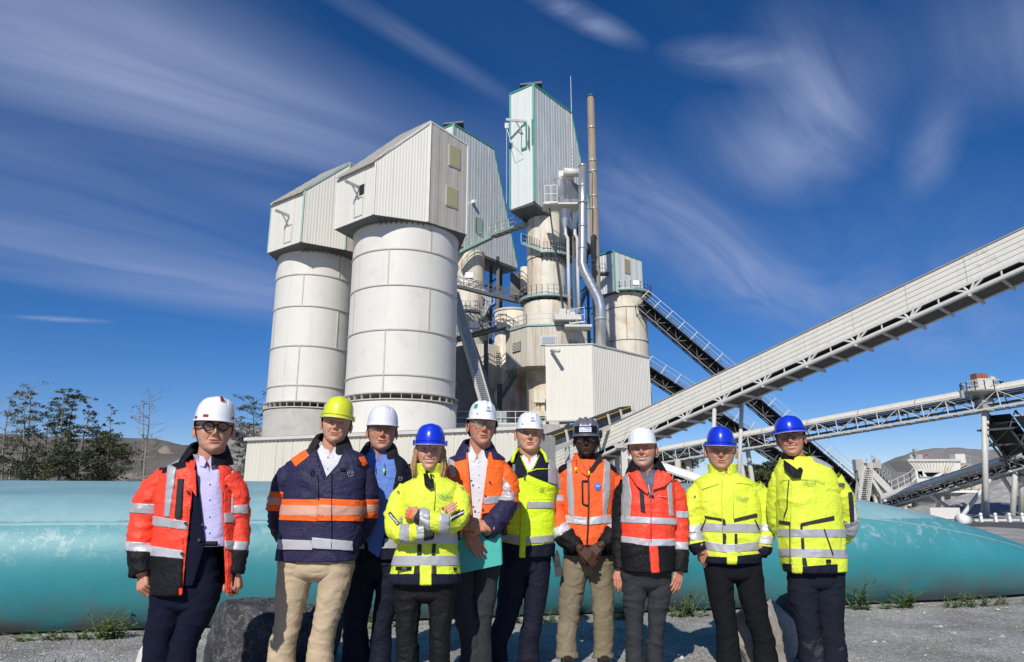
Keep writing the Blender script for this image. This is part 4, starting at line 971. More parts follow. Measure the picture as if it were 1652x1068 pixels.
def conveyors():
    lattice('inclined_conveyor', 'upper of the two dark lattice conveyors falling right from the right silo', P(1040, 478, 84), P(1402, 787, 80), 1.7, 1.7, 1.7, top=None, m=M['steel_mid'], side_dark=True)
    lattice('inclined_conveyor', 'lower of the two dark lattice conveyors falling right behind the cream gallery', P(1046, 584, 82), P(1345, 778, 80), 1.7, 1.6, 1.7, top=None, m=M['steel_mid'], side_dark=True, legs=((.04, 0, 0, .22),))
    lattice('overhead_conveyor', 'long nearly level lattice conveyor with pale cover crossing to the right edge', P(1048, 731, 66), P(1700, 613, 41), 1.4, 1.05, 1.5, m=M['steel_light'], posts=False,
            legs=((.10, -.2, .1, .3), (.30, .6, 0, .2)), cover_m=M['gallery'])
    lattice('stockpile_conveyor', 'low pale covered conveyor rising right in front of the hopper', P(1421, 806, 58), P(1650, 736, 45), .85, .7, 1.1, m=M['steel_light'], posts=False, cover_m=M['white'], legs=((.38, 2.0, .2, .14), (.8, -2.2, .3, .14)))
    lattice('short_conveyor', 'short white covered conveyor low behind the red jacketed man', P(1000, 735, 58), P(1135, 781, 52), 1.3, .9, 1.3, m=M['steel_light'], posts=False, cover_m=M['white'])
    lattice('distant_conveyor', 'thin dark conveyor sloping above the limestone heap at left', P(362, 685, 60), P(412, 709, 56), 1.0, .8, 1.2, top=None, m=M['steel_dark'], posts=False)
    # belt conveyor with yellow stripe in front of the box building
    r = thing('belt_conveyor', (X(830, 730, 40), 40, 0), 'open black belt conveyor with a thin yellow stripe behind the helmets', 'conveyor')
    a, b = P(790, 742, 39), P(1010, 660, 50); d = (b-a); L = d.length; d.normalize(); s = Vector((-d.y, d.x, 0)).normalized()
    for i in range(9):
        p, q = a+d*(L*i/9+.03), a+d*(L*(i+1)/9-.03)
        sg = MB(); sg.beam(p, q, .9, .42); sg.build('belt_guard', M['belt'], r)
        ln = MB(); ln.beam(p-s*.46+Vector((0, 0, .14)), q-s*.46+Vector((0, 0, .14)), .03, .055) if s.y > 0 else ln.beam(p+s*.46+Vector((0, 0, .14)), q+s*.46+Vector((0, 0, .14)), .03, .055)
        ln.build('yellow_stripe', M['yellow_line'], r)
        br = MB(); c = q-Vector((0, 0, .1)); sv = -s if s.y > 0 else s
        br.beam(c+sv*.55+Vector((0, 0, .35)), c+sv*.75-Vector((0, 0, .55)), .14, .10); br.build('idler_bracket', M['steel_light'], r)
    mb = MB(); sv = -s if s.y > 0 else s; mb.beam(a+sv*.7-Vector((0, 0, .65)), b+sv*.7-Vector((0, 0, .65)), .16, .3); mb.beam(a-sv*.5-Vector((0, 0, .6)), b-sv*.5-Vector((0, 0, .6)), .16, .3); mb.build('stringer', M['steel_light'], r)
    for f in (.1, .5, .9): c = a+d*(L*f); MB().beam(c-Vector((0, 0, .7)), (c.x, c.y, 0), .3).build('leg', M['steel'], r)
conveyors()

def transfer_tower():
    Y = 44.5; r = thing('transfer_tower', (X(1592, 840, Y), Y, 0), 'slender transfer tower with round railed deck and red brown drive unit', 'tower')
    x = X(1586, 640, Y)
    for px0, py0, px1, dy in ((1587, 652, 1592, 0), (1592, 652, 1609, 1.2)):
        mb = MB(); mb.tube(P(px0, py0, Y+dy*.3), (X(px1, 838, Y), Y+dy, 0), .145, .18, 14); mb.build('leg', M['steel_light'], r, True)
    zt = Z(632, Y); MB().lathe(x, Y, [(.5, zt-.3), (1.15, zt-.1), (1.22, zt), (.1, zt)], 24).build('deck', M['steel'], r)
    railing(ring_pts(x, Y, 1.18, zt, 0, 2*PI, 14), r, .62, .6, .028, m=M['steel_light'])
    MB().box((x, Y, (zt+Z(665, Y))/2), (.75, .8, zt-Z(662, Y))).build('head_frame', M['steel'], r)
    MB().box((x-.05, Y, zt+.45), (.85, .8, .75)).build('drive_housing', M['steel_light'], r)
    mb = MB(); mb.box((x-.1, Y-.05, zt+1.0), (.75, .6, .36)); 
    for k in range(5): mb.box((x-.42+k*.16, Y-.37, zt+1.0), (.05, .06, .32))
    mb.build('drive_motor', M['redbrown'], r)
    MB().tube((x+.45, Y, zt+.3), (x+.75, Y-.2, zt+.95), .2, n=12).build('gearbox', M['steel_light'], r)
    MB().box((x-1.5, Y-.2, zt-.2), (.18, .2, .5)).box((x+1.45, Y-.1, zt+.3), (.2, .2, .55)).build('floodlights', M['steel'], r)
    # steep double conveyor going down to the right
    lattice('steep_conveyor', 'steep dark covered conveyor dropping right from the transfer tower', P(1638, 662, 44), P(1745, 807, 47), 1.7, 1.6, 1.4, top=None, m=M['steel_dark'], side_dark=True)
    r2 = thing('conveyor_trestle', (X(1634, 810, 46), 46, 0), 'pair of grey tubular legs under the steep dark conveyor at right', 'support')
    for px0, px1, dx in ((1640, 1630, 0), (1648, 1662, 1.0)): MB().tube(P(px0, 725, 46), (X(px1, 810, 46), 46+dx, 0), .17, n=10).build('leg', M['steel_light'], r2, True)
transfer_tower()

def crusher_area():
    Y = 76; r = thing('feed_hopper', (X(1505, 810, Y), Y, 0), 'cream ribbed feed hopper on legs in front of the dark heap', 'hopper')
    q = lambda px, py, y=Y: P(px, py, y)
    vs = [q(1464, 743), q(1541, 743), q(1530, 759), q(1478, 759)]; back = [v+Vector((0, 4, 0)) for v in vs]
    MB().add(vs+back, [(0, 1, 2, 3), (7, 6, 5, 4), (0, 4, 5, 1), (1, 5, 6, 2), (2, 6, 7, 3), (3, 7, 4, 0)]).build('funnel', M['clad_cream'], r)
    for i in range(14):
        f = i/13; a = vs[0].lerp(vs[1], f); b = vs[3].lerp(vs[2], f); MB().beam(a-Vector((0, .06, 0)), b-Vector((0, .06, 0)), .10, .12, (0, 1, 0)).build('rib', M['steel_light'], r)
    mb = MB(); mb.beam(q(1463, 742.5), q(1549, 742.5), .4, .25); mb.beam(q(1476, 760), q(1532, 760), .3, .3); mb.build('rim_beam', M['steel_light'], r)
    MB().add([q(1541, 743), q(1550, 743), q(1548, 790), q(1528, 790), q(1530, 759)]+[v+Vector((0, 3, 0)) for v in (q(1541, 743), q(1550, 743), q(1548, 790), q(1528, 790), q(1530, 759))],
             [(0, 1, 2, 3, 4), (9, 8, 7, 6, 5), (0, 5, 6, 1), (1, 6, 7, 2), (2, 7, 8, 3), (3, 8, 9, 4), (4, 9, 5, 0)]).build('side_wall', M['clad_cream'], r)
    mb = MB()
    for k in range(5): mb.beam(q(1526+k*4, 762+(4-k)*-3, Y-.3), q(1521+k*4, 790, Y-.3), .06)
    for k in range(5): mb.beam(q(1528, 765+k*5, Y-.3), q(1548-k, 765+k*5, Y-.3), .06)
    mb.build('ladder_cage', mat('cream_ladder', (.5, .42, .26), .6), r)
    mb = MB()
    for px in (1477, 1482, 1528): mb.beam(q(px, 760), (q(px, 760).x, Y, 0), .5)
    mb.beam(q(1482, 760), q(1497, 778), .5); mb.beam(q(1524, 760), q(1504, 772), .25); mb.build('legs', M['clad_cream'], r)
    MB().box(q(1503, 765, Y+2), (3.4, 1, 2.2)).build('grid_guard', M['steel_dark'], r)
    MB().box(q(1500, 776, Y), (2.6, 1.5, .9)).build('green_drive', M['steel_green'], r)
    MB().box(q(1474, 738, Y+1), (1.4, 1, .6)).build('roof_box', M['concrete'], r); MB().box(q(1545, 740, Y+1), (1.1, 1, 1.0)).build('roof_box', M['silo'], r)
    MB().beam(q(1478, 741), q(1477, 727), .12).box(q(1477, 726.5), (.5, .3, .3)).build('lamp_mast', M['steel'], r)
    MB().box(q(1496, 806), (2.6, 1.6, 4.4)).build('chute', M['clad_cream'], r)
    rf = thing('red_flag', (q(1494, 741).x, Y+2, q(1494, 741).z), 'tiny red and black flag on the hopper rim', 'flag')
    MB().beam(q(1494, 743, Y+2), q(1494, 731, Y+2), .06).build('pole', M['steel'], rf); MB().box(q(1495.3, 733, Y+2), (.16, .05, .25)).box(q(1494.8, 734, Y+2), (.2, .06, .2)).build('cloth', mat('red_cloth', (.5, .03, .03), .8), rf)
    c = thing('round_bin', (X(1560, 800, 80), 80, 0), 'squat beige round bin with an outside ladder right of the hopper', 'bin')
    x = X(1559, 780, 80); MB().lathe(x, 80, [(2.2, 0), (2.2, Z(751, 78)), (.1, Z(749, 78))], 28).build('shell', mat('beige_bin', (.50, .42, .28), .6, var=.12, vscale=.5), c, True)
    a, b = P(1568, 792, 76.5), P(1571, 752, 76.5); mb = MB(); mb.beam(a-Vector((.45, 0, 0)), b-Vector((.35, 0, 0)), .09); mb.beam(a+Vector((.25, 0, 0)), b+Vector((.35, 0, 0)), .09)
    for k in range(9): e = a.lerp(b, k/8); mb.beam(e-Vector((.4, 0, 0)), e+Vector((.3, 0, 0)), .07)
    mb.build('ladder', M['steel'], c); railing([P(1551, 750, 77.8), P(1566, 750, 77.8)], c, 1.0, .8)
    # screening tower
    Y = 66; t = thing('screening_tower', (X(1405, 810, Y), Y, 0), 'grey screening tower with chutes, stairs and a railed roof', 'tower')
    g = M['steel_light']
    MB().box(P(1389, 765, Y), (.9, .8, .9)).box(P(1384, 750, Y), (.7, .7, 1.0)).box(P(1405, 751, Y), (1.1, .8, .5)).box(P(1415, 749, Y), (.5, .5, .9)).build('hood', M['concrete'], t)
    MB().prism([P(1377, 812, Y), P(1389, 812, Y), P(1389, 812, Y+1.3), P(1377, 812, Y+1.3)], [P(1382, 772, Y), P(1393, 772, Y), P(1393, 772, Y+1.3), P(1382, 772, Y+1.3)]).build('chute', M['steel'], t)
    stair(t, P(1393, 812, Y-.5), P(1401, 757, Y-.4), .8, 'ladder', g, 16, (1, 0, 0)); mb = MB()
    for px in (1392, 1402, 1416, 1424, 1440): mb.beam((X(px, 780, Y), Y+.8, 0), (X(px, 780, Y), Y+.8, Z(757 if px < 1420 else 775, Y)), .28)
    for k in range(6): mb.beam(P(1392+k*8, 800-k*4, Y+.6), P(1400+k*8, 775+k*3, Y+.6), .12)
    mb.beam(P(1400, 757, Y), P(1442, 800, Y), .5, .6); mb.beam(P(1393, 752, Y), P(1430, 812, Y), .3); mb.build('frame', g, t)
    MB().beam(P(1403, 758, Y+1), P(1436, 790, Y+1), 1.6, .3).build('screen_deck', M['steel_dark'], t)
    rl = MB(); a, b = P(1409, 757, Y-.2), P(1438, 783, Y-.2)
    for k in range(7): e = a.lerp(b, k/6); rl.beam(e, e+Vector((0, 0, 1.3)), .06)
    for hh in (.7, 1.3): rl.beam(a+Vector((0, 0, hh)), b+Vector((0, 0, hh)), .06)
    rl.build('railing', M['steel'], t); MB().beam(P(1398, 745, Y), P(1398, 740, Y), .08).build('mast', M['steel'], t)
    # tangle of low machinery between tower and cabin
    mch = thing('crushing_machinery', (X(1470, 820, 60), 60, 0), 'tangle of low grey crushing machinery behind the tank top', 'machinery')
    rr = random.Random(5)
    for k in range(16):
        px = 1444+k*4.4; y0 = 60+rr.random()*3; mb = MB()
        mb.beam(P(px, 818, y0), P(px+rr.uniform(-5, 14), 797+rr.random()*10, y0+.5), .16); mb.beam(P(px-6, 806+rr.random()*8, y0), P(px+12, 810+rr.random()*8, y0), .2); mb.box(P(px, 815, y0+.4), (.8*rr.random()+.3, .8, .8))
        mb.build('frame_member', (M['steel_light'], M['steel'], M['steel_dark'])[k % 3], mch)
    railing([P(1440, 795, 62), P(1470, 780, 63), P(1478, 772, 63)], mch, 1.0, 1, m=g)
    # cabin
    Y = 57; c = thing('site_cabin', (X(1540, 830, Y), Y, 0), 'small grey cabin with flat pale roof and one dark window', 'cabin')
    x0, x1 = X(1514, 805, Y), X(1562, 805, Y); zt = Z(795, Y)
    MB().box(((x0+x1)/2, Y+1.5, zt/2), (x1-x0, 3, zt)).build('wall', mat('cabin_grey', (.40, .40, .38), .7, var=.05), c)
    MB().box(((x0+x1)/2+.2, Y+1.4, zt+.10), (x1-x0+.9, 3.6, .18)).build('roof', M['white'], c)
    for px, w in ((1528.5, .42), (1552, .5)):
        fr = MB().box((X(px, 804, Y), Y-.02, Z(804.5, Y)), (w+.1, .07, .48)).build('window', M['steel_dark'], c); MB().box((X(px, 804, Y), Y-.07, Z(804.5, Y)), (w-.05, .03, .36)).build('pane', M['glass'], fr)
    # concrete block, drum, posts
    Y = 40; b = thing('concrete_barrier', (X(1528, 840, Y), Y, 0), 'pale concrete block barrier beside the crushed stone', 'barrier')
    MB().box((X(1528, 835, Y), Y+.5, .31), (1.7, .8, .62)).build('block', M['silo'], b)
    b = thing('cable_drum', (X(1560, 838, 34), 34, 0), 'small white wheeled tank lying at the road edge', 'tank')
    a = P(1548, 838, 34); MB().tube(a, a+Vector((.45, .15, -.08)), .28, n=18).build('barrel', M['white'], b, True); e = a+Vector((.5, .1, -.1)); MB().tube(e, e+Vector((.1, .03, 0)), .24, n=18).build('end_cap', M['steel_dark'], b, True)
    ws = ['white road post nearest the small wheeled tank', 'second white road post from the left', 'third white road post from the left', 'white road post cut by the right edge of the photo']
    for px, lb in zip((1583, 1606.5, 1629, 1650), ws):
        Yp = 35.5; x = X(px, 836, Yp); t = thing('road_post', (x, Yp, 0), lb, 'road post', 'white posts along the road')
        MB().lathe(x, Yp, [(.075, 0), (.075, .40), (.06, .44), (.005, .45)], 12).build('post', M['white'], t, True)
        MB().lathe(x, Yp, [(.078, .30), (.078, .34)], 12).build('reflector_ring', M['steel'], t)
    t = thing('guard_rail', (X(1600, 840, 35.7), 35.7, 0), 'thin white rail running behind the road posts', 'rail'); MB().beam((X(1566, 842, 35.7), 35.7, .08), (X(1700, 842, 35.7), 35.7, .10), .06, .06).build('rail', M['white'], t)
crusher_area()

# ================================================================== ROCKS
def rock_mat(name, a, b, c, sc=3.):
    m = bpy.data.materials.new(name); m.use_nodes = True; t = m.node_tree; bs = t.nodes['Principled BSDF']; bs.inputs['Roughness'].default_value = .75
    tc = N(t, 'ShaderNodeTexCoord')
    n1 = N(t, 'ShaderNodeTexNoise'); n1.inputs['Scale'].default_value = sc; n1.inputs['Detail'].default_value = 8; n1.inputs['Distortion'].default_value = 1.2; Lk(t, tc.outputs['Object'], n1.inputs['Vector'])
    n2 = N(t, 'ShaderNodeTexNoise'); n2.inputs['Scale'].default_value = sc*3; n2.inputs['Detail'].default_value = 9; n2.inputs['Roughness'].default_value = .7; Lk(t, tc.outputs['Object'], n2.inputs['Vector'])
    c1 = rampn(t, n1.outputs['Fac'], [(.3, a), (.6, b)]); v = mathn(t, 'ABSOLUTE', mathn(t, 'SUBTRACT', n2.outputs['Fac'], .5)); vein = rampn(t, v, [(0, .8), (.006, .5), (.015, 0)])
    Lk(t, mixc(t, vein, c1, c), bs.inputs['Base Color'])
    b_ = N(t, 'ShaderNodeBump'); b_.inputs['Strength'].default_value = .8; b_.inputs['Distance'].default_value = .03; Lk(t, n2.outputs['Fac'], b_.inputs['Height']); Lk(t, b_.outputs[0], bs.inputs['Normal'])
    return m
def boulder(c, size, m, seed, label, rz=0, sub=5, cuts=24):
    bm = bmesh.new(); bmesh.ops.create_icosphere(bm, subdivisions=sub, radius=1); V = np.array([v.co[:] for v in bm.verts]); F = [tuple(v.index for v in f.verts) for f in bm.faces]; bm.free()
    rg = np.random.default_rng(seed)
    for k in range(cuts):
        n_ = rg.normal(size=3); n_ /= np.linalg.norm(n_); dd = rg.uniform(.58, .85); pr = V@n_; ex = np.maximum(0, pr-dd); V = V-ex[:, None]*n_*.92
    V = V*(1+fbm(V, 1.6, seed, 4)[:, None]*.17+fbm(V, 6, seed+2, 4)[:, None]*.055)
    V = V*np.array(size); cs, sn = math.cos(rz), math.sin(rz); V = np.stack([V[:, 0]*cs-V[:, 1]*sn, V[:, 0]*sn+V[:, 1]*cs, V[:, 2]], -1)+np.array(c)
    o = mkobj('boulder', V, F, m, None, False, loc=(c[0], c[1], 0)); return meta(o, label, 'boulder')
dk = rock_mat('shaded_veined_rock', (.018, .018, .021), (.055, .055, .06), (.25, .25, .25)); br = rock_mat('pale_brown_rock', (.20, .19, .175), (.38, .35, .31), (.30, .20, .12), 2.2)  # veined rock deepened: shade of the people put into its grey
boulder((X(425, 1000, 5.7), 5.75, .12), (.62, .42, .44), dk, 3, 'large grey boulder with white veins, darkened for shade, behind the trouser legs at left', .2)
boulder((X(512, 1030, 5.9), 5.95, .10), (.22, .3, .44), dk, 8, 'narrow grey boulder glimpsed between the beige trouser legs', .5)
boulder((X(1235, 1010, 5.9), 5.95, .12), (.36, .34, .46), br, 12, 'pale brown and grey boulder between the two men at right', .3)
boulder((X(1292, 1010, 5.9), 6.1, .12), (.30, .3, .44), dk, 15, 'boulder darkened for shade standing behind the rightmost man', .8)
boulder((X(236, 1060, 5.3), 5.3, .03), (.10, .13, .20), mat('white_rock', (.62, .6, .56), .8, var=.15, vscale=8, bump=.5), 21, 'small white rock by the leftmost man', .1, 4)

# ================================================================== VEGETATION
def leafmat(name, c, c2, sc=.6):
    m = bpy.data.materials.new(name); m.use_nodes = True; t = m.node_tree; bs = t.nodes['Principled BSDF']; bs.inputs['Roughness'].default_value = .55
    tc = N(t, 'ShaderNodeTexCoord'); n1 = N(t, 'ShaderNodeTexNoise'); n1.inputs['Scale'].default_value = sc; Lk(t, tc.outputs['Object'], n1.inputs['Vector'])
    Lk(t, rampn(t, n1.outputs['Fac'], [(.35, c), (.65, c2)]), bs.inputs['Base Color']); bs.inputs['Subsurface Weight'].default_value = 0
    return m
LF = [leafmat('olive_leaves', (.035, .05, .02), (.08, .095, .035)), leafmat('dark_leaves', (.02, .03, .015), (.05, .06, .025)), leafmat('grey_needles', (.05, .055, .035), (.09, .09, .05))]
BK = mat('pale_bark', (.22, .19, .16), .9, var=.3, vscale=3); BKD = mat('dark_bark', (.07, .06, .05), .9, var=.3, vscale=3)
def leaves(pts, size, m, parent, name='crown', name_kind=None):
    pts = np.asarray(pts, float); k = len(pts); s = size*rng.uniform(.6, 1.4, k)
    a = rng.normal(size=(k, 3)); a /= np.linalg.norm(a, axis=1)[:, None]; b = rng.normal(size=(k, 3)); b -= (b*a).sum(1)[:, None]*a; b /= np.linalg.norm(b, axis=1)[:, None]
    V = np.stack([pts-a*s[:, None], pts+b*s[:, None]*.45, pts+a*s[:, None], pts-b*s[:, None]*.45], 1).reshape(-1, 3); F = np.arange(4*k).reshape(-1, 4)
    return mkobj(name, V, F, m, parent)
def tree(px, pyt, Y, lean, dens, spread, lf, label, bark=BK, low=.35, seed=0, pyb=790, wide=1., n_br=26, lsz=.088, group=None):
    rr = random.Random(seed*13+5); top = P(px+lean, pyt, Y); bx = X(px, pyb, Y); r = thing('tree', (bx, Y, 0), label, 'tree', group)
    H = top.z; pts = []
    for i in range(12):
        f = i/11; pts.append(Vector((bx+(top.x-bx)*f+.12*math.sin(f*7+seed)*f, Y+.1*math.sin(f*5+seed*2), H*f)))
    rad = [max(.02, (.012*H+.02)*(1-f*.93)) for f in [i/11 for i in range(12)]]
    MB().poly(pts, rad, 7).build('trunk', bark, r, True)
    mb = MB(); lp = []
    for k in range(n_br):
        f = low+(1-low)*(k/(n_br-1))**.9; i = min(10, int(f*11)); o = pts[i].lerp(pts[i+1], f*11-i); a = rr.uniform(0, 2*PI)
        ln = spread*(1-abs(f-.62)*.95)*rr.uniform(.45, 1.15)*wide; dirv = Vector((math.cos(a), math.sin(a)*.8, rr.uniform(.0, .55)))
        e = o+dirv*ln; md = o.lerp(e, .5)+Vector((0, 0, -.05*ln)); mb.poly([o, md, e], [rad[i]*.4+.012, .018, .008], 4, False)
        for j in range(2):
            e2 = md.lerp(e, rr.random())+Vector((rr.uniform(-1, 1), rr.uniform(-.6, .6), rr.uniform(-.2, .6)))*ln*.4; mb.poly([md.lerp(e, .2), e2], [.014, .006], 4, False)
            if rr.random() < dens: 
                kk = int(30*dens*(ln/1.2)); c = np.array(e2); lp.append(rng.normal(size=(kk, 3))*np.array([.26, .26, .10])*ln*.62+c)
        if rr.random() < dens: c = np.array(e); lp.append(rng.normal(size=(int(46*dens*max(.4, ln/1.2)), 3))*np.array([.28, .28, .11])*max(.4, ln)*.62+c)
    mb.build('branches', bark, r)
    if lp: leaves(np.concatenate(lp), lsz, LF[lf], r)
    return r
T = 'trees at the quarry edge'
tree(5, 636, 58, 10, .25, 1.5, 2, 'bare thin tree at the left edge of the photo', seed=1, low=.5, n_br=22)
tree(18, 660, 59, 9, .55, 1.5, 2, 'second thin tree from the left edge with sparse needles', seed=2, low=.4)
tree(34, 634, 57, 8, .95, 1.3, 0, 'tall tree with a tufted dark crown third from left', seed=3, low=.35)
tree(40, 627, 58, 13, .5, 1.7, 2, 'tall wispy topped tree leaning slightly right', seed=4, low=.5)
tree(66, 668, 57, 14, .9, 1.15, 1, 'dark leaved tree left of the densest clump', seed=5, low=.15, n_br=34, bark=BKD)
tree(95, 629, 57, 10, 1.0, 1.25, 0, 'tallest bushy olive green tree in the clump', seed=6, low=.3, n_br=40)
tree(110, 634, 58, 8, 1.0, 1.2, 0, 'full crowned tree just right of the tallest bushy one', seed=7, low=.3, n_br=38, bark=BKD)
tree(122, 641, 56, 22, .9, 1.2, 1, 'dark tree whose crown bends to the right', seed=8, low=.12, n_br=34)
tree(150, 700, 57, 8, 1.3, 1.7, 1, 'low dense dark tree filling the middle of the clump', seed=9, low=.02, n_br=60, bark=BKD)
tree(170, 655, 58, 12, .65, .75, 1, 'thin pole tree with one small leafy tuft', seed=10, low=.45, n_br=18)
tree(172, 712, 56, 4, 1.4, 2.0, 0, 'rounded green shrub tree at the right end of the clump', seed=11, low=.02, n_br=56)
tree(66, 738, 55, 4, 1.3, 1.7, 1, 'low dark bush tree at the foot of the left clump', seed=12, low=.02, n_br=40)
tree(100, 728, 55, 2, 1.3, 1.8, 0, 'low green bush at the foot of the tallest trees', seed=13, low=.02, n_br=46)
tree(16, 738, 55, 0, 1.3, 1.8, 1, 'dark low bush at the bottom of the left edge', seed=14, low=.02, n_br=36)
tree(130, 728, 54.5, 2, 1.2, 1.7, 1, 'dark low bush right of the tallest trees', seed=19, low=.02, n_br=46)
tree(233, 632, 56, 8, .16, 1.7, 2, 'bare dead looking tree standing alone by the cliff', seed=15, low=.35, n_br=34)
tree(228, 648, 57, 6, .1, 1.0, 2, 'thinner bare trunk beside the lone dead looking tree', seed=16, low=.5, n_br=16)
tree(412, 642, 62, -2, .7, 2.2, 0, 'round thin leaved tree just left of the concrete silo base', seed=17, low=.2, n_br=60, bark=BKD)
tree(392, 735, 52, 0, .8, 1.2, 0, 'small shrub in front of the limestone heap', seed=18, low=.1, n_br=24)
tree(1078, 742, 80, 4, 1.2, 3.4, 0, 'tree half hidden below the level conveyor behind the red jacket', seed=21, low=.1, n_br=44, bark=BKD, lsz=.15)
tree(1236, 757, 75, 0, 1.3, 2.8, 1, 'dark tree between the two men in yellow at right', seed=22, low=.05, n_br=50, bark=BKD, lsz=.15)
tree(1226, 770, 72, 0, 1.3, 2.6, 0, 'lower grey green tree in front of the dark one at right', seed=23, low=.02, n_br=40, lsz=.15)
# dead wood lying at the foot of the trees
dw = thing('fallen_branches', (X(205, 775, 54), 54, 0), 'heap of pale fallen branches right of the tree clump', 'branches'); mb = MB()
for k in range(16): a = P(190+k*3, 772-random.random()*8, 54); mb.tube(a, a+Vector((random.uniform(-1.2, 1.2), 0, random.uniform(-.4, .5))), .06, .02, 6)
mb.build('limbs', BK, dw)
# weeds along the tank
WL = leafmat('weed_leaves', (.07, .13, .025), (.14, .22, .05), 6); WD = leafmat('dry_weed', (.13, .14, .06), (.24, .23, .11), 5); ST = mat('weed_stem', (.12, .15, .05), .8)
def weed(x, y, h, n_st, label, seed, spread=.12, m=None, ls=.035):
    rr = random.Random(seed); r = thing('weed', (x, y, 0), label, 'plant', 'weeds growing at the foot of the tank'); mb = MB(); lv = MB()
    for k in range(n_st):
        a = rr.uniform(0, 6.28); e = Vector((x+math.cos(a)*spread*rr.random()*1.6, y+math.sin(a)*spread*rr.random(), h*rr.uniform(.45, 1))); o = Vector((x+rr.uniform(-.03, .03)*3, y, 0))
        mb.poly([o, o.lerp(e, .5)+Vector((0, 0, .02)), e], [.004, .003, .002], 4, False); nl = int(5+h*26)
        for j in range(nl):
            f = (j+1)/nl; c = o.lerp(e, f); t = rr.uniform(0, 6.28); d = Vector((math.cos(t), math.sin(t), rr.uniform(.1, .7))).normalized(); sd_ = d.cross(Vector((0, 0, 1))).normalized(); s_ = ls*rr.uniform(.7, 1.5)*(1.15-f*.5)
            lv.add([c, c+d*s_*.5+sd_*s_*.33, c+d*s_*1.15+Vector((0, 0, -s_*.25)), c+d*s_*.5-sd_*s_*.33], [(0, 1, 2), (0, 2, 3)])
    mb.build('stems', ST, r); lv.build('leaves', m or WL, r)
def tank_front(px): 
    x0, y0, x1, y1 = -11, 5.35, 8.9, 9.45; k = (px-826)/FPX*.955
    t = (k*y0-x0)/((x1-x0)-k*(y1-y0)); return x0+t*(x1-x0), y0+t*(y1-y0)
wl = [(20, .07, 7, 'lowest creeping weed at the far left'), (75, .10, 6, 'creeping weed with long leaf left of the bright weed'), (118, .13, 9, 'bright round leaved weed near the leftmost man'), (165, .10, 7, 'small weed just left of the tall leafy one'), (205, .26, 16, 'tall leafy weed beside the leftmost man'), (226, .16, 9, 'weed half behind the leftmost trouser leg'),
      (545, .20, 9, 'weed between beige trousers and dark trousers'), (620, .18, 8, 'weed between the legs of the man in glasses'), (655, .12, 5, 'weed behind the legs of the woman'), (745, .14, 6, 'weed below the folder'), (828, .18, 8, 'weed between the legs of the man in yellow and navy'), (880, .14, 6, 'weed left of the khaki trousers'),
      (997, .22, 10, 'weed right of the khaki trousers'), (1085, .18, 10, 'weed between red and yellow jackets'), (1110, .24, 8, 'taller leaning weed between red and yellow jackets'), (1371, .40, 12, 'tallest upright weed right of the last man'), (1412, .10, 6, 'little weed right of the tallest one'), (1445, .24, 16, 'broad bushy weed under the right half of the tank'),
      (1505, .14, 8, 'dark small weed under the right half of the tank'), (1535, .18, 14, 'yellow green weed under the right half of the tank'), (1565, .13, 9, 'rounded weed right of the yellow green one'), (1590, .11, 8, 'low weed near the right edge'), (1640, .07, 7, 'flat weed at the right edge')]
for i, (px, h, k, lb) in enumerate(wl):
    x, y = tank_front(px); weed(x, y-.10-random.random()*.08, h, k, lb, i, .10+h*.35, ls=.05 if h > .2 else .038)
def ground_weeds():
    mb = MB(); rr = random.Random(3)
    for k in range(2600):
        if rr.random() < .55: px = rr.uniform(-60, 1700); x, y = tank_front(px); y -= rr.random()**2*.45; x += rr.uniform(-.1, .1)
        else: cx = rr.choice([(1.2, 5.6), (3.6, 6.5), (4.6, 6.1), (5.3, 7.1), (2.9, 5.4), (.9, 6.8), (-3.4, 5.6), (4.0, 5.0), (6.0, 8.0)]); x, y = rr.gauss(cx[0], .28), rr.gauss(cx[1], .22)
        h = rr.uniform(.01, .05); a = rr.uniform(0, 6.28); d = Vector((math.cos(a), math.sin(a), 0)); o = Vector((x, y, .0)); w = .004
        mb.add([o-d*w, o+d*w, o+Vector((rr.uniform(-.6, .6)*h, rr.uniform(-.4, .4)*h, h))], [(0, 1, 2)])
    o = mb.build('weed_patches', WD); o['kind'] = 'stuff'; meta(o, 'thin dry grass blades scattered in the gravel', 'grass')
ground_weeds()
# ================================================================== PEOPLE
def cloth(name, c, rough=.65, b=.25, bs_=60, var=.06, sheen=0, spec=.3, wear=None, wr=.5):
    m = mat(name, c, rough, var=var, vscale=9, bump=b, bscale=bs_, spec=spec, stain=wear); t = m.node_tree; bs = t.nodes['Principled BSDF']; old = bs.inputs['Normal'].links[0].from_socket
    tc = N(t, 'ShaderNodeTexCoord'); hs_ = []
    for sc, ds, wt in ((6, 1.6, 1.0), (15, 1.2, .45)):
        n = N(t, 'ShaderNodeTexNoise'); n.inputs['Scale'].default_value = sc; n.inputs['Detail'].default_value = 3; n.inputs['Distortion'].default_value = ds; Lk(t, tc.outputs['Object'], n.inputs['Vector'])
        hs_.append(mathn(t, 'MULTIPLY', mathn(t, 'ABSOLUTE', mathn(t, 'SUBTRACT', n.outputs['Fac'], .5)), wt))
    b2 = N(t, 'ShaderNodeBump'); b2.inputs['Strength'].default_value = wr; b2.inputs['Distance'].default_value = .04; Lk(t, mathn(t, 'ADD', *hs_), b2.inputs['Height']); Lk(t, old, b2.inputs['Normal']); Lk(t, b2.outputs[0], bs.inputs['Normal'])
    return m
C = {}
C['red'] = cloth('fluorescent_red_fabric', (.92, .065, .030), .5, spec=.4); C['orange'] = cloth('fluorescent_orange_fabric', (.95, .145, .018), .55); C['softorange'] = cloth('orange_softshell', (.88, .125, .028), .7)
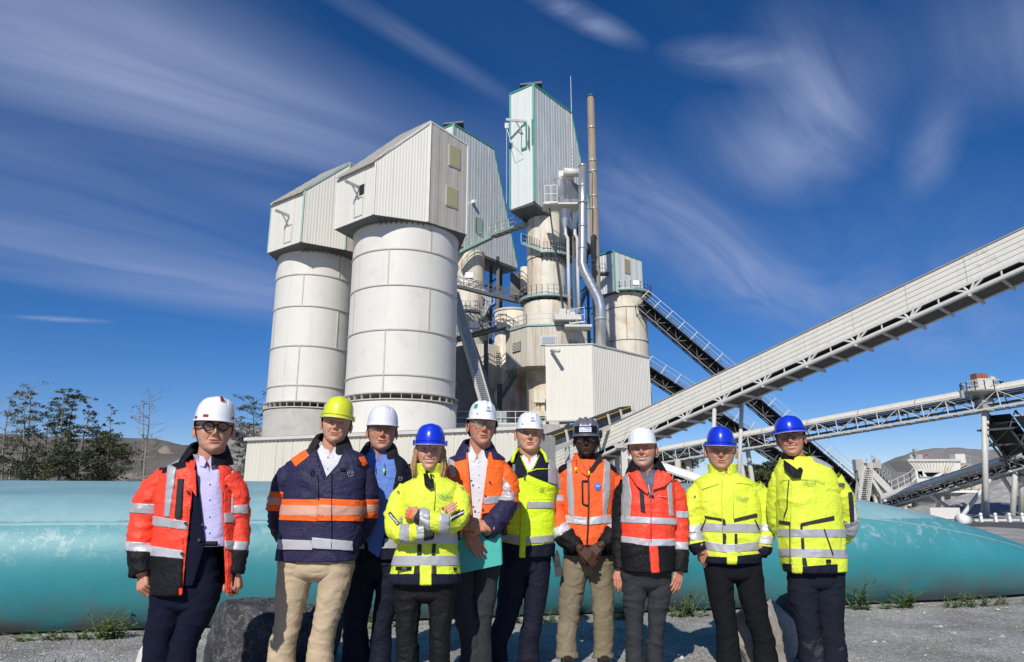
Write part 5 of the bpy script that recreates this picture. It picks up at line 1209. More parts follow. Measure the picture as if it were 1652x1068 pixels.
C['yellow'] = cloth('fluorescent_yellow_fabric', (.70, .81, .06), .6, var=.03); C['yellowlime'] = cloth('lime_yellow_fabric', (.66, .87, .02), .55, var=.03)
C['navy'] = cloth('navy_fabric', (.022, .020, .062), .6); C['darknavy'] = cloth('dark_navy_fabric', (.009, .011, .024), .75, spec=.2); C['black'] = cloth('black_fabric', (.008, .008, .010), .65, spec=.22)
C['charcoal'] = cloth('charcoal_wool', (.030, .031, .036), .85, wr=.22); C['suit'] = cloth('dark_suit_wool', (.008, .010, .024), .9, spec=.12, wr=.22)
C['beige'] = cloth('beige_cotton', (.50, .39, .26), .85, wr=.22); C['khaki'] = cloth('dusty_khaki_cotton', (.20, .165, .105), .9, wr=.22, wear=[((.34, .30, .22), 3, .5, .75, .6)])
C['black_dusty'] = cloth('black_work_trousers', (.009, .010, .012), .9, spec=.12, wr=.22, wear=[((.12, .12, .12), 2.5, .62, .8, .4)]); C['navy_dusty'] = cloth('navy_work_trousers', (.012, .015, .024), .9, spec=.12, wr=.22, wear=[((.16, .16, .17), 2.2, .62, .75, .7)])
C['white'] = cloth('white_shirt_cotton', (.66, .65, .68), .8, wr=.22, var=.02); C['lilac'] = cloth('pale_lilac_shirt', (.55, .52, .80), .8, wr=.22, var=.03); C['blue'] = cloth('blue_shirt', (.13, .24, .62), .8, var=.05); C['check'] = cloth('grey_checked_shirt', (.11, .11, .15), .85, var=.6)
C['check'].node_tree.nodes['Principled BSDF']
C['fleece'] = cloth('dark_fleece_lining', (.020, .020, .024), .95, b=.6, bs_=90)
def tape(name, c, tint=None):
    return mat(name, c, .42, metal=.15, var=.07, vscale=12, bump=.15, bscale=30)
C['tape'] = tape('grey_reflective_tape', (.42, .42, .44)); C['tape_light'] = tape('silver_reflective_tape', (.52, .52, .56)); C['zip'] = mat('dark_zip', (.03, .03, .032), .5); C['sole'] = mat('shoe_leather', (.018, .014, .012), .35, var=.2)
def segtape():
    m = tape('segmented_reflective_tape', (.40, .42, .34)); t = m.node_tree; bs = t.nodes['Principled BSDF']; tc = N(t, 'ShaderNodeTexCoord')
    w = N(t, 'ShaderNodeTexWave'); w.inputs['Scale'].default_value = 26; w.inputs['Distortion'].default_value = 0; w.bands_direction = 'DIAGONAL'; Lk(t, tc.outputs['Object'], w.inputs['Vector'])
    Lk(t, rampn(t, w.outputs['Fac'], [(.35, (.50, .50, .50)), (.55, (.30, .31, .24))]), bs.inputs['Base Color']); return m
C['segtape'] = segtape()
C['tape_salmon'] = mat('salmon_tinted_tape', (.62, .33, .24), .5, var=.12, vscale=120)
def skinmat():
    m = bpy.data.materials.new('skin'); m.use_nodes = True; t = m.node_tree; bs = t.nodes['Principled BSDF']; a = N(t, 'ShaderNodeAttribute', attribute_name='tone')
    tc = N(t, 'ShaderNodeTexCoord'); n1 = N(t, 'ShaderNodeTexNoise'); n1.inputs['Scale'].default_value = 45; n1.inputs['Detail'].default_value = 4; Lk(t, tc.outputs['Object'], n1.inputs['Vector'])
    Lk(t, mixc(t, 1, a.outputs['Color'], rampn(t, n1.outputs['Fac'], [(.3, (.88, .86, .86)), (.7, (1.1, 1.08, 1.06))]), 'MULTIPLY'), bs.inputs['Base Color'])
    bs.inputs['Roughness'].default_value = .6; bs.inputs['Specular IOR Level'].default_value = .3; bs.inputs['Subsurface Weight'].default_value = .12; bs.inputs['Subsurface Radius'].default_value = (.012, .004, .002); bs.inputs['Subsurface Scale'].default_value = .6
    b = N(t, 'ShaderNodeBump'); b.inputs['Strength'].default_value = .12; b.inputs['Distance'].default_value = .002; n2 = N(t, 'ShaderNodeTexNoise'); n2.inputs['Scale'].default_value = 320; Lk(t, tc.outputs['Object'], n2.inputs['Vector']); Lk(t, n2.outputs['Fac'], b.inputs['Height']); Lk(t, b.outputs[0], bs.inputs['Normal'])
    return m
SKIN = skinmat()
def interp(keys, t):
    keys = np.array(keys, float); x = keys[:, 0]; o = []
    for c in range(1, keys.shape[1]):
        y = keys[:, c]
        # monotone-ish cubic (Catmull-Rom slopes)
        hh_ = np.diff(x); dd = np.diff(y)/hh_; m = np.concatenate([[dd[0]], np.where(dd[:-1]*dd[1:] > 0, (hh_[1:]*dd[:-1]+hh_[:-1]*dd[1:])/(hh_[1:]+hh_[:-1]), 0), [dd[-1]]]); m[1:-1] = np.sign(m[1:-1])*np.minimum(np.abs(m[1:-1]), 3*np.minimum(np.abs(dd[:-1]), np.abs(dd[1:]))); i = np.clip(np.searchsorted(x, t)-1, 0, len(x)-2); h = x[i+1]-x[i]; s = np.clip((t-x[i])/h, 0, 1)
        dl = (y[i+1]-y[i]); m0, m1 = m[i]*h, m[i+1]*h
        o.append((2*s**3-3*s**2+1)*y[i]+(s**3-2*s**2+s)*m0+(-2*s**3+3*s**2)*y[i+1]+(s**3-s**2)*m1)
    return np.stack(o, -1)
def gridfaces(nr, nc, closed=True):
    i, j = np.meshgrid(np.arange(nr-1), np.arange(nc if closed else nc-1), indexing='ij'); j2 = (j+1) % nc
    return np.stack([i*nc+j, i*nc+j2, (i+1)*nc+j2, (i+1)*nc+j], -1).reshape(-1, 4)
def vnorm(V, F):
    n = np.zeros_like(V); a = np.cross(V[F[:, 2]]-V[F[:, 0]], V[F[:, 3]]-V[F[:, 1]])
    for k in range(4): np.add.at(n, F[:, k], a)
    return n/np.maximum(1e-9, np.linalg.norm(n, axis=1))[:, None]
def folds(V, F, amp, seed, sx=1., sz=1., scale=5., kind='cloth'):
    n = vnorm(V, F); q = V*np.array([sx, 1, sz]); w1, w2 = fbm(q, scale*.55, seed, 2), fbm(q, scale*.55, seed+31, 2)
    q2 = q+np.stack([w1, w1*0, w2], -1)*.16
    rg = lambda sc, sd_, pw: (1-np.minimum(1, np.abs(vnoise(q2*np.array([1, .7, 1.25]), sc, sd_))*2.6))**pw
    d = (rg(scale, seed+1, 1.5)*1.25+rg(scale*2.1, seed+5, 1.4)*.6-rg(scale*1.4, seed+8, 2)*.7+vnoise(q, scale*.4, seed+9)*.5-.25)*amp
    return V+n*d[:, None]

class Cloth:     # a garment surface that panels, tape and openings can be cut from
    def __init__(s, V, F): s.V, s.F = V, F
def torso(D, rows, amp=.006, seed=0, grow=0., nc=110, nr=120, dy=0., hem=True, yaw=0.):
    """rows: (py, px_left, px_right, half depth in metres) from collar down to hem"""
    rows = np.array(rows, float); t = np.linspace(rows[0, 0], rows[-1, 0], nr); k = interp(rows, t)
    V = np.zeros((nr, nc, 3)); a = np.arange(nc)/nc*2*PI
    for i in range(nr):
        xl, xr, hd = k[i]; py = t[i]; c = P((xl+xr)/2, py, D+dy); hw = (xr-xl)/2*MPX(py, D)+grow; hd = hd+grow
        ex = .86; cx, sy = np.sin(a), -np.cos(a)
        V[i, :, 0] = c.x+np.sign(cx)*np.abs(cx)**ex*hw; V[i, :, 1] = c.y+np.sign(sy)*np.abs(sy)**ex*hd; V[i, :, 2] = c.z
    V = V.reshape(-1, 3); F = gridfaces(nr, nc)[:, ::-1]
    V = folds(V, F, amp, seed, 1.0, .8, 5.5)
    if hem:   # turn the hem inwards so the cloth has a thick edge
        last = V[-nc:]; c = last.mean(0); e1 = c+(last-c)*.93+np.array([0, 0, .002]); e2 = c+(last-c)*.84+np.array([0, 0, .05]); n0 = len(V)
        V = np.concatenate([V, e1, e2]); j = np.arange(nc); j2 = (j+1) % nc
        F = np.concatenate([F, np.stack([n0+j, n0+j2, n0-nc+j2, n0-nc+j], -1), np.stack([n0+nc+j, n0+nc+j2, n0+j2, n0+j], -1)])
    return Cloth(V, F)
def limb(pts, amp=.006, seed=0, nc=44, step=.011, cuff=True, sx=1., sz=2.2, grow=0., flat=1.):
    """pts: (x, y, z, radius) in metres"""
    pts = np.array(pts, float); L = np.concatenate([[0], np.cumsum(np.linalg.norm(np.diff(pts[:, :3], axis=0), axis=1))])
    nr = max(12, int(L[-1]/step)); t = np.linspace(0, L[-1], nr); k = interp(np.column_stack([L, pts]), t); c = k[:, :3]; r = k[:, 3]+grow
    tg = np.gradient(c, axis=0); tg /= np.linalg.norm(tg, axis=1)[:, None]; A = np.zeros_like(c); a = np.cross(tg[0], [0, 1, 0]); a /= np.linalg.norm(a)
    for i in range(nr): a = a-tg[i]*(a@tg[i]); a /= np.linalg.norm(a); A[i] = a
    B = np.cross(tg, A); th = np.arange(nc)/nc*2*PI
    V = c[:, None]+(A[:, None]*np.cos(th)[None, :, None]+B[:, None]*np.sin(th)[None, :, None]*flat)*r[:, None, None]
    V = V.reshape(-1, 3); F = gridfaces(nr, nc)
    if np.sum(vnorm(V, F)[nc*3:nc*4]*(V[nc*3:nc*4]-c[3])) < 0: F = F[:, ::-1]
    flip = not np.array_equal(F[0], gridfaces(2, nc)[0])
    # folds run across the limb: displace along the bend
    V = folds(V, F, amp, seed, sx, sz, 6.5)
    if cuff:
        last = V[-nc:]; cc = last.mean(0); e1 = cc+(last-cc)*.90; e2 = cc+(last-cc)*.84-tg[-1]*.06; n0 = len(V); V = np.concatenate([V, e1, e2]); j = np.arange(nc); j2 = (j+1) % nc
        q1 = np.stack([n0-nc+j, n0-nc+j2, n0+j2, n0+j], -1); q2 = np.stack([n0+j, n0+j2, n0+nc+j2, n0+nc+j], -1)
        if flip: q1, q2 = q1[:, ::-1], q2[:, ::-1]
        F = np.concatenate([F, q1, q2])
    return Cloth(V, F)
def merge(*cs):
    V = []; F = []; n = 0
    for c in cs: V.append(c.V); F.append(c.F+n); n += len(c.V)
    return Cloth(np.concatenate(V), np.concatenate(F))
def planes_of(poly):
    o = np.array([0, 0, CAMH]); d = [np.array(P(x, y, 1.)) for x, y in poly]; c = np.mean(d, 0); out = []
    for a, b in zip(d, d[1:]+d[:1]):
        n = np.cross(a-o, b-o); n /= np.linalg.norm(n)
        if (c-o)@n < 0: n = -n
        out.append((o, n))                          # inside: (p-o).n > 0
    return out
def bm_from(V, F):
    used = np.unique(F); mp = -np.ones(len(V), int); mp[used] = np.arange(len(used)); bm = bmesh.new()
    vs = [bm.verts.new(v) for v in V[used]]
    for f in mp[F]:
        try: bm.faces.new([vs[i] for i in f])
        except ValueError: pass
    bm.normal_update(); return bm
def patch(cl, poly, name, m, parent, D=None, off=.0035, label=None, extra=None, ymax=None):
    """the piece of the garment inside a region, lifted slightly off it (front side only when D is given)"""
    pl = planes_of(poly) if poly else []
    if extra: pl += extra
    if D is not None: pl.append((np.array([0, D, 0]), np.array([0, -1., 0])))
    if ymax is not None: pl.append((np.array([0, ymax, 0]), np.array([0, -1., 0])))
    F = cl.F
    for o, n in pl:
        dv = (cl.V-o)@n; F = F[(dv[F] > 0).any(1)]
        if len(F) == 0: return None
    bm = bm_from(cl.V, F)
    for o, n in pl: bmesh.ops.bisect_plane(bm, geom=bm.verts[:]+bm.edges[:]+bm.faces[:], plane_co=o, plane_no=n, clear_inner=True)
    bm.normal_update()
    for v in bm.verts: v.co += v.normal*off
    if len(bm.faces) == 0: bm.free(); return None
    # a rim so that the piece has an edge
    e = [x for x in bm.edges if x.is_boundary]; r = bmesh.ops.extrude_edge_only(bm, edges=e)
    for v in [g for g in r['geom'] if isinstance(g, bmesh.types.BMVert)]: v.co -= v.normal*0+Vector((0, 0, 0))
    me = bpy.data.meshes.new(name); off_ = root_of(parent).location
    nv = [g for g in r['geom'] if isinstance(g, bmesh.types.BMVert)]
    for v in nv:
        # shift the rim back into the cloth along the neighbouring surface normal
        nn = Vector((0, 0, 0))
        for ed in v.link_edges:
            ov = ed.other_vert(v); 
            if ov not in nv: nn += ov.normal
        if nn.length > 0: v.co -= nn.normalized()*(off+.002)
    bmesh.ops.translate(bm, verts=bm.verts[:], vec=-off_); bm.to_mesh(me); bm.free(); me.materials.append(m); me.polygons.foreach_set('use_smooth', np.ones(len(me.polygons), bool))
    o = bpy.data.objects.new(name, me); COL.objects.link(o); o.parent = parent
    if label: o['label'] = label
    return o
def cut(cl, poly, D):
    """remove a region from the front of a garment"""
    pl = planes_of(poly)+[(np.array([0, D, 0]), np.array([0, -1., 0]))]; near_ = np.ones(len(cl.F), bool)
    for o, n in pl: dv = (cl.V-o)@n; near_ &= (dv[cl.F] > -.0).any(1)
    bm = bm_from(cl.V, cl.F[near_]); 
    for o, n in pl: bmesh.ops.bisect_plane(bm, geom=bm.verts[:]+bm.edges[:]+bm.faces[:], plane_co=o, plane_no=n)
    dead = [f for f in bm.faces if all((np.array(f.calc_center_median())-o)@n > 0 for o, n in pl)]
    bmesh.ops.delete(bm, geom=dead, context='FACES'); bmesh.ops.triangulate(bm, faces=bm.faces[:]); bm.verts.index_update()
    V2 = np.array([v.co[:] for v in bm.verts]).reshape(-1, 3); F2 = np.array([[v.index for v in f.verts]+[f.verts[2].index] for f in bm.faces]).reshape(-1, 4); bm.free()
    F = np.concatenate([cl.F[~near_], F2+len(cl.V)]); return Cloth(np.concatenate([cl.V, V2]), F)
def put(cl, name, m, parent, label=None, solid=0., smooth=True):
    fs = [tuple(dict.fromkeys(f)) for f in cl.F.tolist()]; fs = [f for f in fs if len(f) > 2]
    o = mkobj(name, cl.V, fs, m, parent, smooth)
    if solid:
        md = o.modifiers.new('thick', 'SOLIDIFY'); md.thickness = solid; md.offset = -1
    if label: o['label'] = label
    return o

# ---------------------------------------------------------------- head
def head_mesh(s, tone, beard=0, smile=0, teeth=False, stub=(.4, .3, .25), female=False, brow=(.05, .035, .025), wide=1., age=0):
    """local: x to the side, -y forward, z up from the chin; returns verts, quads, colours"""
    nr, nc = 150, 160
    kz = np.array([(-.004, .012, .050, -.012), (.0, .024, .070, .0), (.010, .038, .083, .012), (.03, .052, .088, .030), (.06, .062, .089, .062), (.09, .069, .089, .086), (.12, .0735, .090, .098), (.15, .076, .094, .102), (.18, .074, .090, .095), (.21, .058, .066, .073), (.226, .036, .042, .046), (.236, .002, .003, .003)])
    if female: kz[:, 1] *= .93; kz[1:4, 1] *= .9
    u = np.linspace(0, 1, nr); z = np.interp(u, [0, .05, .60, .78, 1], [-.004, .020, .100, .150, .236])
    k = interp(kz, z); a_ = np.arange(nc)/nc; a = (a_-.10*np.sin(2*PI*a_)*0.9)*2*PI    # denser at the face
    X_ = np.zeros((nr, nc)); Y_ = np.zeros((nr, nc)); Z_ = np.repeat(z[:, None], nc, 1)
    sx, cy = np.sin(a), -np.cos(a); w, f, b = k[:, 0:1], k[:, 1:2], k[:, 2:3]
    X_ = np.sign(sx)*np.abs(sx)**.92*w*wide; Y_ = np.where(cy < 0, -np.abs(cy)**.86*f, np.abs(cy)*np.maximum(b, -.02)); fr = np.clip(-cy*1.6-.35, 0, 1)
    x, zz = X_, Z_; g = lambda cx_, cz, sx_, sz_: np.exp(-((x-cx_)/sx_)**2-((zz-cz)/sz_)**2); d = np.zeros_like(x)
    nz = np.interp(zz, [.070, .078, .083, .090, .105, .120, .134, .145], [0, .012, .026, .031, .021, .013, .005, 0]); nw = np.interp(zz, [.075, .088, .10, .135], [.0125, .0115, .0085, .0075])
    d += nz*np.exp(-(np.abs(x)/nw)**2.4)
    for s_ in (-1, 1):
        d += .006*g(s_*.0125, .083, .0055, .006); d -= .0125*g(s_*.031, .1215, .0145, .010); d += .0055*g(s_*.028, .141, .020, .007); d += .0065*g(s_*.043, .092, .017, .017)
        lx = np.abs(x-s_*(.017+(.088-zz)*.55)); d -= .0036*np.exp(-(lx/.0030)**2)*((zz > .050) & (zz < .086))*(1+smile*.8)
        d -= .0022*g(s_*.034, .110, .010, .0025)
        d += .0065*smile*g(s_*.041, .078, .012, .012); d -= .002*g(s_*(.027+smile*.006), .052+smile*.004, .004, .006)
        d -= .004*g(s_*.058, .13, .008, .02); d += .003*g(s_*.055, .03, .015, .02)
    zc = .0530+smile*8*x*x; mw = .022+.006*smile; ml = np.exp(-(x/mw)**4)
    op = .0042*(1 if teeth else 0)
    d += (.0052*np.exp(-((zz-zc-.0052-op)/.0042)**2)+.0062*np.exp(-((zz-zc+.0062+op)/.0048)**2)-.0050*np.exp(-((zz-zc)/(.0017+op*.8))**2))*ml
    d -= .0040*g(0, .033, .020, .006); d += .0065*g(0, .014, .017, .012); d -= .0012*np.exp(-(np.abs(x)/.0025)**2)*((zz > .062) & (zz < .075))
    if age: d -= .0008*np.cos(zz*900)*np.exp(-((zz-.165)/.012)**2); 
    Y_ = Y_-d*fr; 
    skull = 1
    col = np.ones((nr, nc, 3))*np.array(tone); red = np.clip(.30*(g(.043, .086, .018, .015)+g(-.043, .086, .018, .015)+1.1*g(0, .086, .013, .012)), 0, 1)*fr
    def tint(msk, c, amt): nonlocal col; m_ = np.clip(msk*amt, 0, 1)[..., None]; col = col*(1-m_)+np.array(c)*m_
    dark = tone[0] < .15
    tint(red, (tone[0]*1.0, tone[1]*.62, tone[2]*.55), 1)
    jaw = np.clip((.078-zz)/.03, 0, 1)*np.clip(1.25-np.abs(Y_+.02)*0, 0, 1)*np.clip((-cy+.25)*3, 0, 1); ms = g(0, .068, .026, .007); mouth = ((np.exp(-((zz-zc)/.0075)**2)*np.exp(-(x/.025)**4)))
    cheek = np.clip((.062+np.abs(x)*.75-zz)/.014, 0, 1); nz2 = np.clip(.5+fbm(np.stack([X_, Y_, Z_], -1), 160, 4, 2)*1.4, 0, 1)*.5+.5
    if beard: tint(np.clip(np.maximum(cheek*jaw, ms), 0, 1)*(1-mouth)*nz2*fr**.3, stub, beard)
    lip = np.clip(np.exp(-((zz-zc)/(.0085+op))**4)*np.exp(-(x/.0225)**6), 0, 1)*fr; tint(lip, (tone[0]*.80+.03, tone[1]*.45+.02, tone[2]*.50+.02) if not dark else (.085, .035, .03), .85)
    tint(np.exp(-((zz-zc)/.0013)**2)*np.exp(-(x/.021)**6)*fr, (.10, .03, .025), .0 if teeth else .9)
    if teeth: (tint(np.exp(-((zz-zc)/.0062)**6)*np.exp(-(x/.0285)**8)*fr, (.07, .02, .02), 1), tint(np.exp(-((zz-zc-.0008)/(.0044*(1.05-.5*(x/.024)**2).clip(.3)))**6)*np.exp(-(x/.0235)**8)*fr, (.68, .64, .58), 1))
    for s_ in (-1, 1):
        tint(np.exp(-((zz-(.1435-((x-s_*.031)/.03)**2*.004+.001))/.0032)**2)*np.exp(-((x-s_*.031)/.017)**4)*fr, brow, .85)
        tint(g(s_*.031, .119, .013, .006)*fr, (tone[0]*.62, tone[1]*.5, tone[2]*.5), .75)  # shade under the helmet painted into the skin around the eyes
    t_ = np.clip((Z_-.145)/.03, 0, 1); X_ = X_*(1-.17*t_*t_*(3-2*t_)); V = np.stack([X_, Y_, Z_], -1).reshape(-1, 3)*s; return V, gridfaces(nr, nc)[:, ::-1], col.reshape(-1, 3)
def ear_mesh(s, sd_, tone, wd=1.13):
    nr, nc = 22, 24; u = np.linspace(0, PI, nr); a = np.arange(nc)/nc*2*PI; U, A = np.meshgrid(u, a, indexing='ij')
    yy = np.sin(U)*np.cos(A)*.017; zz = np.cos(U)*.030; xx = np.sin(U)*np.sin(A)*.008; dent = np.exp(-((yy/.008)**2+((zz-.004)/.017)**2))
    xx = np.where(np.sin(A) > 0, xx-dent*.007, xx); zz = zz*(1+.0*yy); yy = yy*(1+.35*(zz > 0)*zz/.03)+zz*.18
    V = np.stack([(.0735*wd+xx+.004+np.abs(yy+.017)*.28)*sd_, yy+.012, zz+.103], -1).reshape(-1, 3)*s; F = gridfaces(nr, nc)
    return V, (F if sd_ < 0 else F[:, ::-1]), np.ones((len(V), 3))*np.array((tone[0]*1.0, tone[1]*.93, tone[2]*.9))
def tube_np(pts, radii, nc=14):
    c = limb([(*p, r) for p, r in zip(pts, radii)], amp=0, nc=nc, step=.012, cuff=False); V, F = c.V, c.F
    n0 = len(V); V = np.concatenate([V, [V[:nc].mean(0)], [V[-nc:].mean(0)]]); j = np.arange(nc); j2 = (j+1) % nc
    a = np.stack([j2, j, j*0+n0, j*0+n0], -1); b = np.stack([n0-nc+j, n0-nc+j2, j*0+n0+1, j*0+n0+1], -1)
    return V, np.concatenate([F, a, b])
def hand_mesh(curl=(20, 30, 25), thumb=35, side=1, spread=4, s=1.):
    """fingers along +y, back of the hand +z, thumb on +x*side; remeshed into one skin"""
    mb = MB()
    def chain(p, ang, lens, rads, splay):
        p = Vector(p); a = 0; pts = [p.copy()]; dx = math.sin(R_(splay))
        for L, c in zip(lens, ang): a += c; q = pts[-1]+Vector((dx*L, math.cos(R_(a))*L, -math.sin(R_(a))*L)); pts.append(q)
        rr = list(rads); mb.poly(pts, rr, 9); 
        for q, r_ in zip(pts, rr): mb.lathe(q.x, q.y, [(.0005, q.z-r_)]+[(r_*math.sin(t), q.z-r_*math.cos(t)) for t in np.linspace(.4, PI-.4, 5)]+[(.0005, q.z+r_)], 8)
    F_ = [(.030, .044, .027, .022, .0092, 3), (.010, .049, .030, .024, .0095, 1), (-.010, .046, .028, .023, .0090, -1), (-.029, .036, .022, .020, .0080, -4)]
    for (fx, l1, l2, l3, r_, sp) in F_:
        cz = tuple(c*random.uniform(.9, 1.12) for c in curl)
        chain((fx, .094-.35*abs(fx-.005), 0), cz, (l1, l2, l3), (r_*1.08, r_, r_*.93, r_*.78), sp*spread/4)
        mb.poly([(fx*.55, .0, 0), (fx, .094-.35*abs(fx-.005), 0)], [.0155, .0125], 10)
    mb.poly([(0, -.05, 0), (0, .015, 0)], [.027, .026], 12)
    mb.poly([(.012, .012, -.004), (.034, .040, -.014), (.034+.024*math.sin(R_(thumb)), .040+.030*math.cos(R_(thumb)), -.020), (.034+.040*math.sin(R_(thumb*.6)), .066+.026*math.cos(R_(thumb*.6)), -.026)], [.017, .0145, .0115, .0085], 10)
    e = mb.v[-1]
    me = bpy.data.meshes.new('t'); me.from_pydata(mb.v, [], mb.f); o = bpy.data.objects.new('t', me); COL.objects.link(o)
    md = o.modifiers.new('r', 'REMESH'); md.mode = 'VOXEL'; md.voxel_size = .0034; sm = o.modifiers.new('s', 'SMOOTH'); sm.iterations = 4; sm.factor = .5
    dg = bpy.context.evaluated_depsgraph_get(); ev = o.evaluated_get(dg).to_mesh(); V = np.array([v.co[:] for v in ev.vertices]); F = np.array([tuple(f.vertices) if len(f.vertices) == 4 else (*f.vertices, f.vertices[-1]) for f in ev.polygons])
    bpy.data.objects.remove(o); bpy.data.meshes.remove(me)
    V[:, 0] *= side
    if side < 0: F = F[:, ::-1]
    return V*s, F
_hands = {}
def place_hand(wrist, fdir, back, curl, side, tone, s=1.04, thumb=35, spread=4):
    key = (curl, thumb, spread)
    if key not in _hands: _hands[key] = hand_mesh(curl, thumb, 1, spread)
    V, F = _hands[key]; V = V.copy(); 
    if side < 0: V[:, 0] *= -1; F = F[:, ::-1]
    y = Vector(fdir).normalized(); z = Vector(back); z = (z-y*z.dot(y)).normalized(); x = y.cross(z); R3 = np.array([[x.x, y.x, z.x], [x.y, y.y, z.y], [x.z, y.z, z.z]])
    W_ = (V*s)@R3.T+np.array(wrist); t = np.clip((V[:, 1]-.085)/.05, 0, 1)[:, None]; col = np.array(tone)[None]*(1-t*.0)*np.array([1, .90, .86])[None]
    kn = np.exp(-((V[:, 1]-.095)/.008)**2)[:, None]*.25; col = col*(1-kn)+np.array([tone[0], tone[1]*.6, tone[2]*.55])*kn
    return W_, F, col

def rotz(V, a): c, s = math.cos(a), math.sin(a); return np.stack([V[..., 0]*c-V[..., 1]*s, V[..., 0]*s+V[..., 1]*c, V[..., 2]], -1)
def roty(V, a): c, s = math.cos(a), math.sin(a); return np.stack([V[..., 0]*c+V[..., 2]*s, V[..., 1], -V[..., 0]*s+V[..., 2]*c], -1)
def rotx(V, a): c, s = math.cos(a), math.sin(a); return np.stack([V[..., 0], V[..., 1]*c-V[..., 2]*s, V[..., 1]*s+V[..., 2]*c], -1)

def helmet(hp, par, col, style='cap', band=None, clear=True):
    """hp: dict(base=centre of rim, a=half width, L=half length, h=height, yaw, roll, nod)"""
    m = mat('helmet_shell_'+style, col, .30, spec=.5, coat=.15, var=.03, vscale=9); dk_ = mat('helmet_underside', tuple(c*.8 for c in col), .5)
    T = lambda V: rotz(roty(rotx(np.asarray(V, float).reshape(-1, 3), hp['nod']), hp['roll']), hp['yaw'])+np.array(hp['base'])
    nr, nc = 40, 96; v = np.linspace(0, 1, nr); a = np.arange(nc)/nc*2*PI; Vv, A = np.meshgrid(v, a, indexing='ij')
    rr = np.cos(Vv*PI/2)**.60; zz = np.sin(Vv*PI/2)**.92*hp['h']; sx, cy = np.sin(A), -np.cos(A); a0 = hp['a']*.955; L0 = hp['L']
    x = sx*a0*rr; y = cy*L0*rr; d = np.zeros_like(x); top = np.clip((Vv-.12)/.25, 0, 1)
    if style == 'ridge': 
        for c in (-.038, 0, .038): d += .0055*np.exp(-((x-c)/.0085)**2)*top
    elif style == 'vent':
        d += .005*np.exp(-((x)/.024)**4)*np.clip((Vv-.45)/.2, 0, 1); 
        for c in (-.05, .05): d -= .005*np.exp(-((x-c)/.004)**2)*np.exp(-((Vv-.60)/.14)**4)
    elif style == 'panel': d += .005*np.exp(-((x)/.055)**6)*np.exp(-((Vv-.30)/.26)**6)*(cy < 0)+.004*np.exp(-((x)/.03)**4)*np.clip((Vv-.5)/.1, 0, 1)
    elif style == 'sport':
        for c in (-.045, .0, .045): d += .0075*np.exp(-((x-c)/.010)**4)*top
        d -= .006*np.exp(-((np.abs(x)-.022)/.007)**4)*np.clip((Vv-.5)/.1, 0, 1)
    else: d += .004*np.exp(-((x)/.022)**4)*np.clip((Vv-.5)/.12, 0, 1)
    k = 1+d/.11; V = np.stack([x*k, y*k, zz+d*Vv], -1); F = gridfaces(nr, nc)[:, ::-1]
    # rim, peak and rolled edge
    bz = {'cap': .002, 'ridge': .011, 'vent': .008, 'panel': .005, 'sport': .004}[style]; pk = {'cap': .048, 'ridge': .038, 'vent': .034, 'panel': .036, 'sport': .030}[style]; dip = {'cap': .006, 'ridge': .004, 'vent': .002, 'panel': .006, 'sport': .004}[style]
    ring = []
    peak = np.clip(-np.cos(a)*-1, 0, 1)  # 1 at the front
    peak = np.clip(np.cos(a), 0, 1)**.9
    sidec = np.abs(np.sin(a))
    for f, zo in ((1.0, -.001), (1.0, -.006), (.97, -.010), (.60, -.009), (.0, -.004)):
        ex = bz*f; px_ = np.sin(a)*(a0+ex*min(1, 1)); py_ = -np.cos(a)*(L0+ex)-peak*pk*f; zr = zo-dip*peak*f**1.5*(1-.25*np.cos(a)**2)*1.0+.004*(np.cos(a) < 0)
        ring.append(np.stack([px_, py_, zr+0*a], -1))
    top_ring = V[0]; R0 = np.stack(ring, 0); V2 = np.concatenate([top_ring[None], R0], 0).reshape(-1, 3); F2 = gridfaces(len(R0)+1, nc)
    inner = np.stack([np.sin(A)*a0*.95*rr, -np.cos(A)*L0*.95*rr, zz*.95-.004], -1)
    o = mkobj('helmet', T(np.concatenate([V.reshape(-1, 3), V2])), np.concatenate([F, F2+nr*nc]), m, par, True)
    mkobj('helmet_lining', T(inner), gridfaces(nr, nc), mat('helmet_lining', (.03, .03, .03), .9), o, True)
    if style == 'cap':   # clear edge strip along the peak and side clips
        aa = np.linspace(-1.75, 1.75, 60); pts = [((a0+.010)*math.sin(t), -(L0+.010)*math.cos(t)-max(0, math.cos(t))**.9*pk, -.006-dip*max(0, math.cos(t))**.9*(1-.25*math.cos(t)**2)) for t in aa]
        t_ = MB(); t_.poly(pts, .0032, 6); mkobj('clear_edge', T(np.array(t_.v)), t_.f, mat('clear_edge', tuple(min(1, c*.5+.35) for c in col), .2), o, True)
        aa = np.linspace(-1.2, 1.2, 40); pts = [((a0+.003)*math.sin(t), -(L0+.004)*math.cos(t), .018) for t in aa]
        t_ = MB(); t_.poly(pts, .0028, 6); mkobj('visor_line', T(np.array(t_.v)), t_.f, m, o, True)
        for sg in (-1, 1): b = MB(); b.box((sg*(a0+.008), -.01, .006), (.014, .03, .034)); mkobj('clip', T(np.array(b.v)), b.f, mat('clip', tuple(c*.6 for c in col), .4), o)
    if style == 'sport':
        b = MB(); aa = np.linspace(-.85, .85, 14); 
        top_, bot_ = [], []
        for t in aa: top_.append(((a0+.007)*math.sin(t), -(L0+.008)*math.cos(t), .070)); bot_.append(((a0+.009)*math.sin(t), -(L0+.011)*math.cos(t), .018))
        mkobj('goggle_band', T(np.array(top_+bot_)), [(i, i+14, i+15, i+1) for i in range(13)], C['black'], o, True)
        for sg in (-1, 1): b = MB(); b.box((sg*(a0+.009), .0, .012), (.018, .05, .06)); mkobj('clip', T(np.array(b.v)), b.f, C['black'], o)
    # chin strap and headband edge
    return o, T, a0, L0
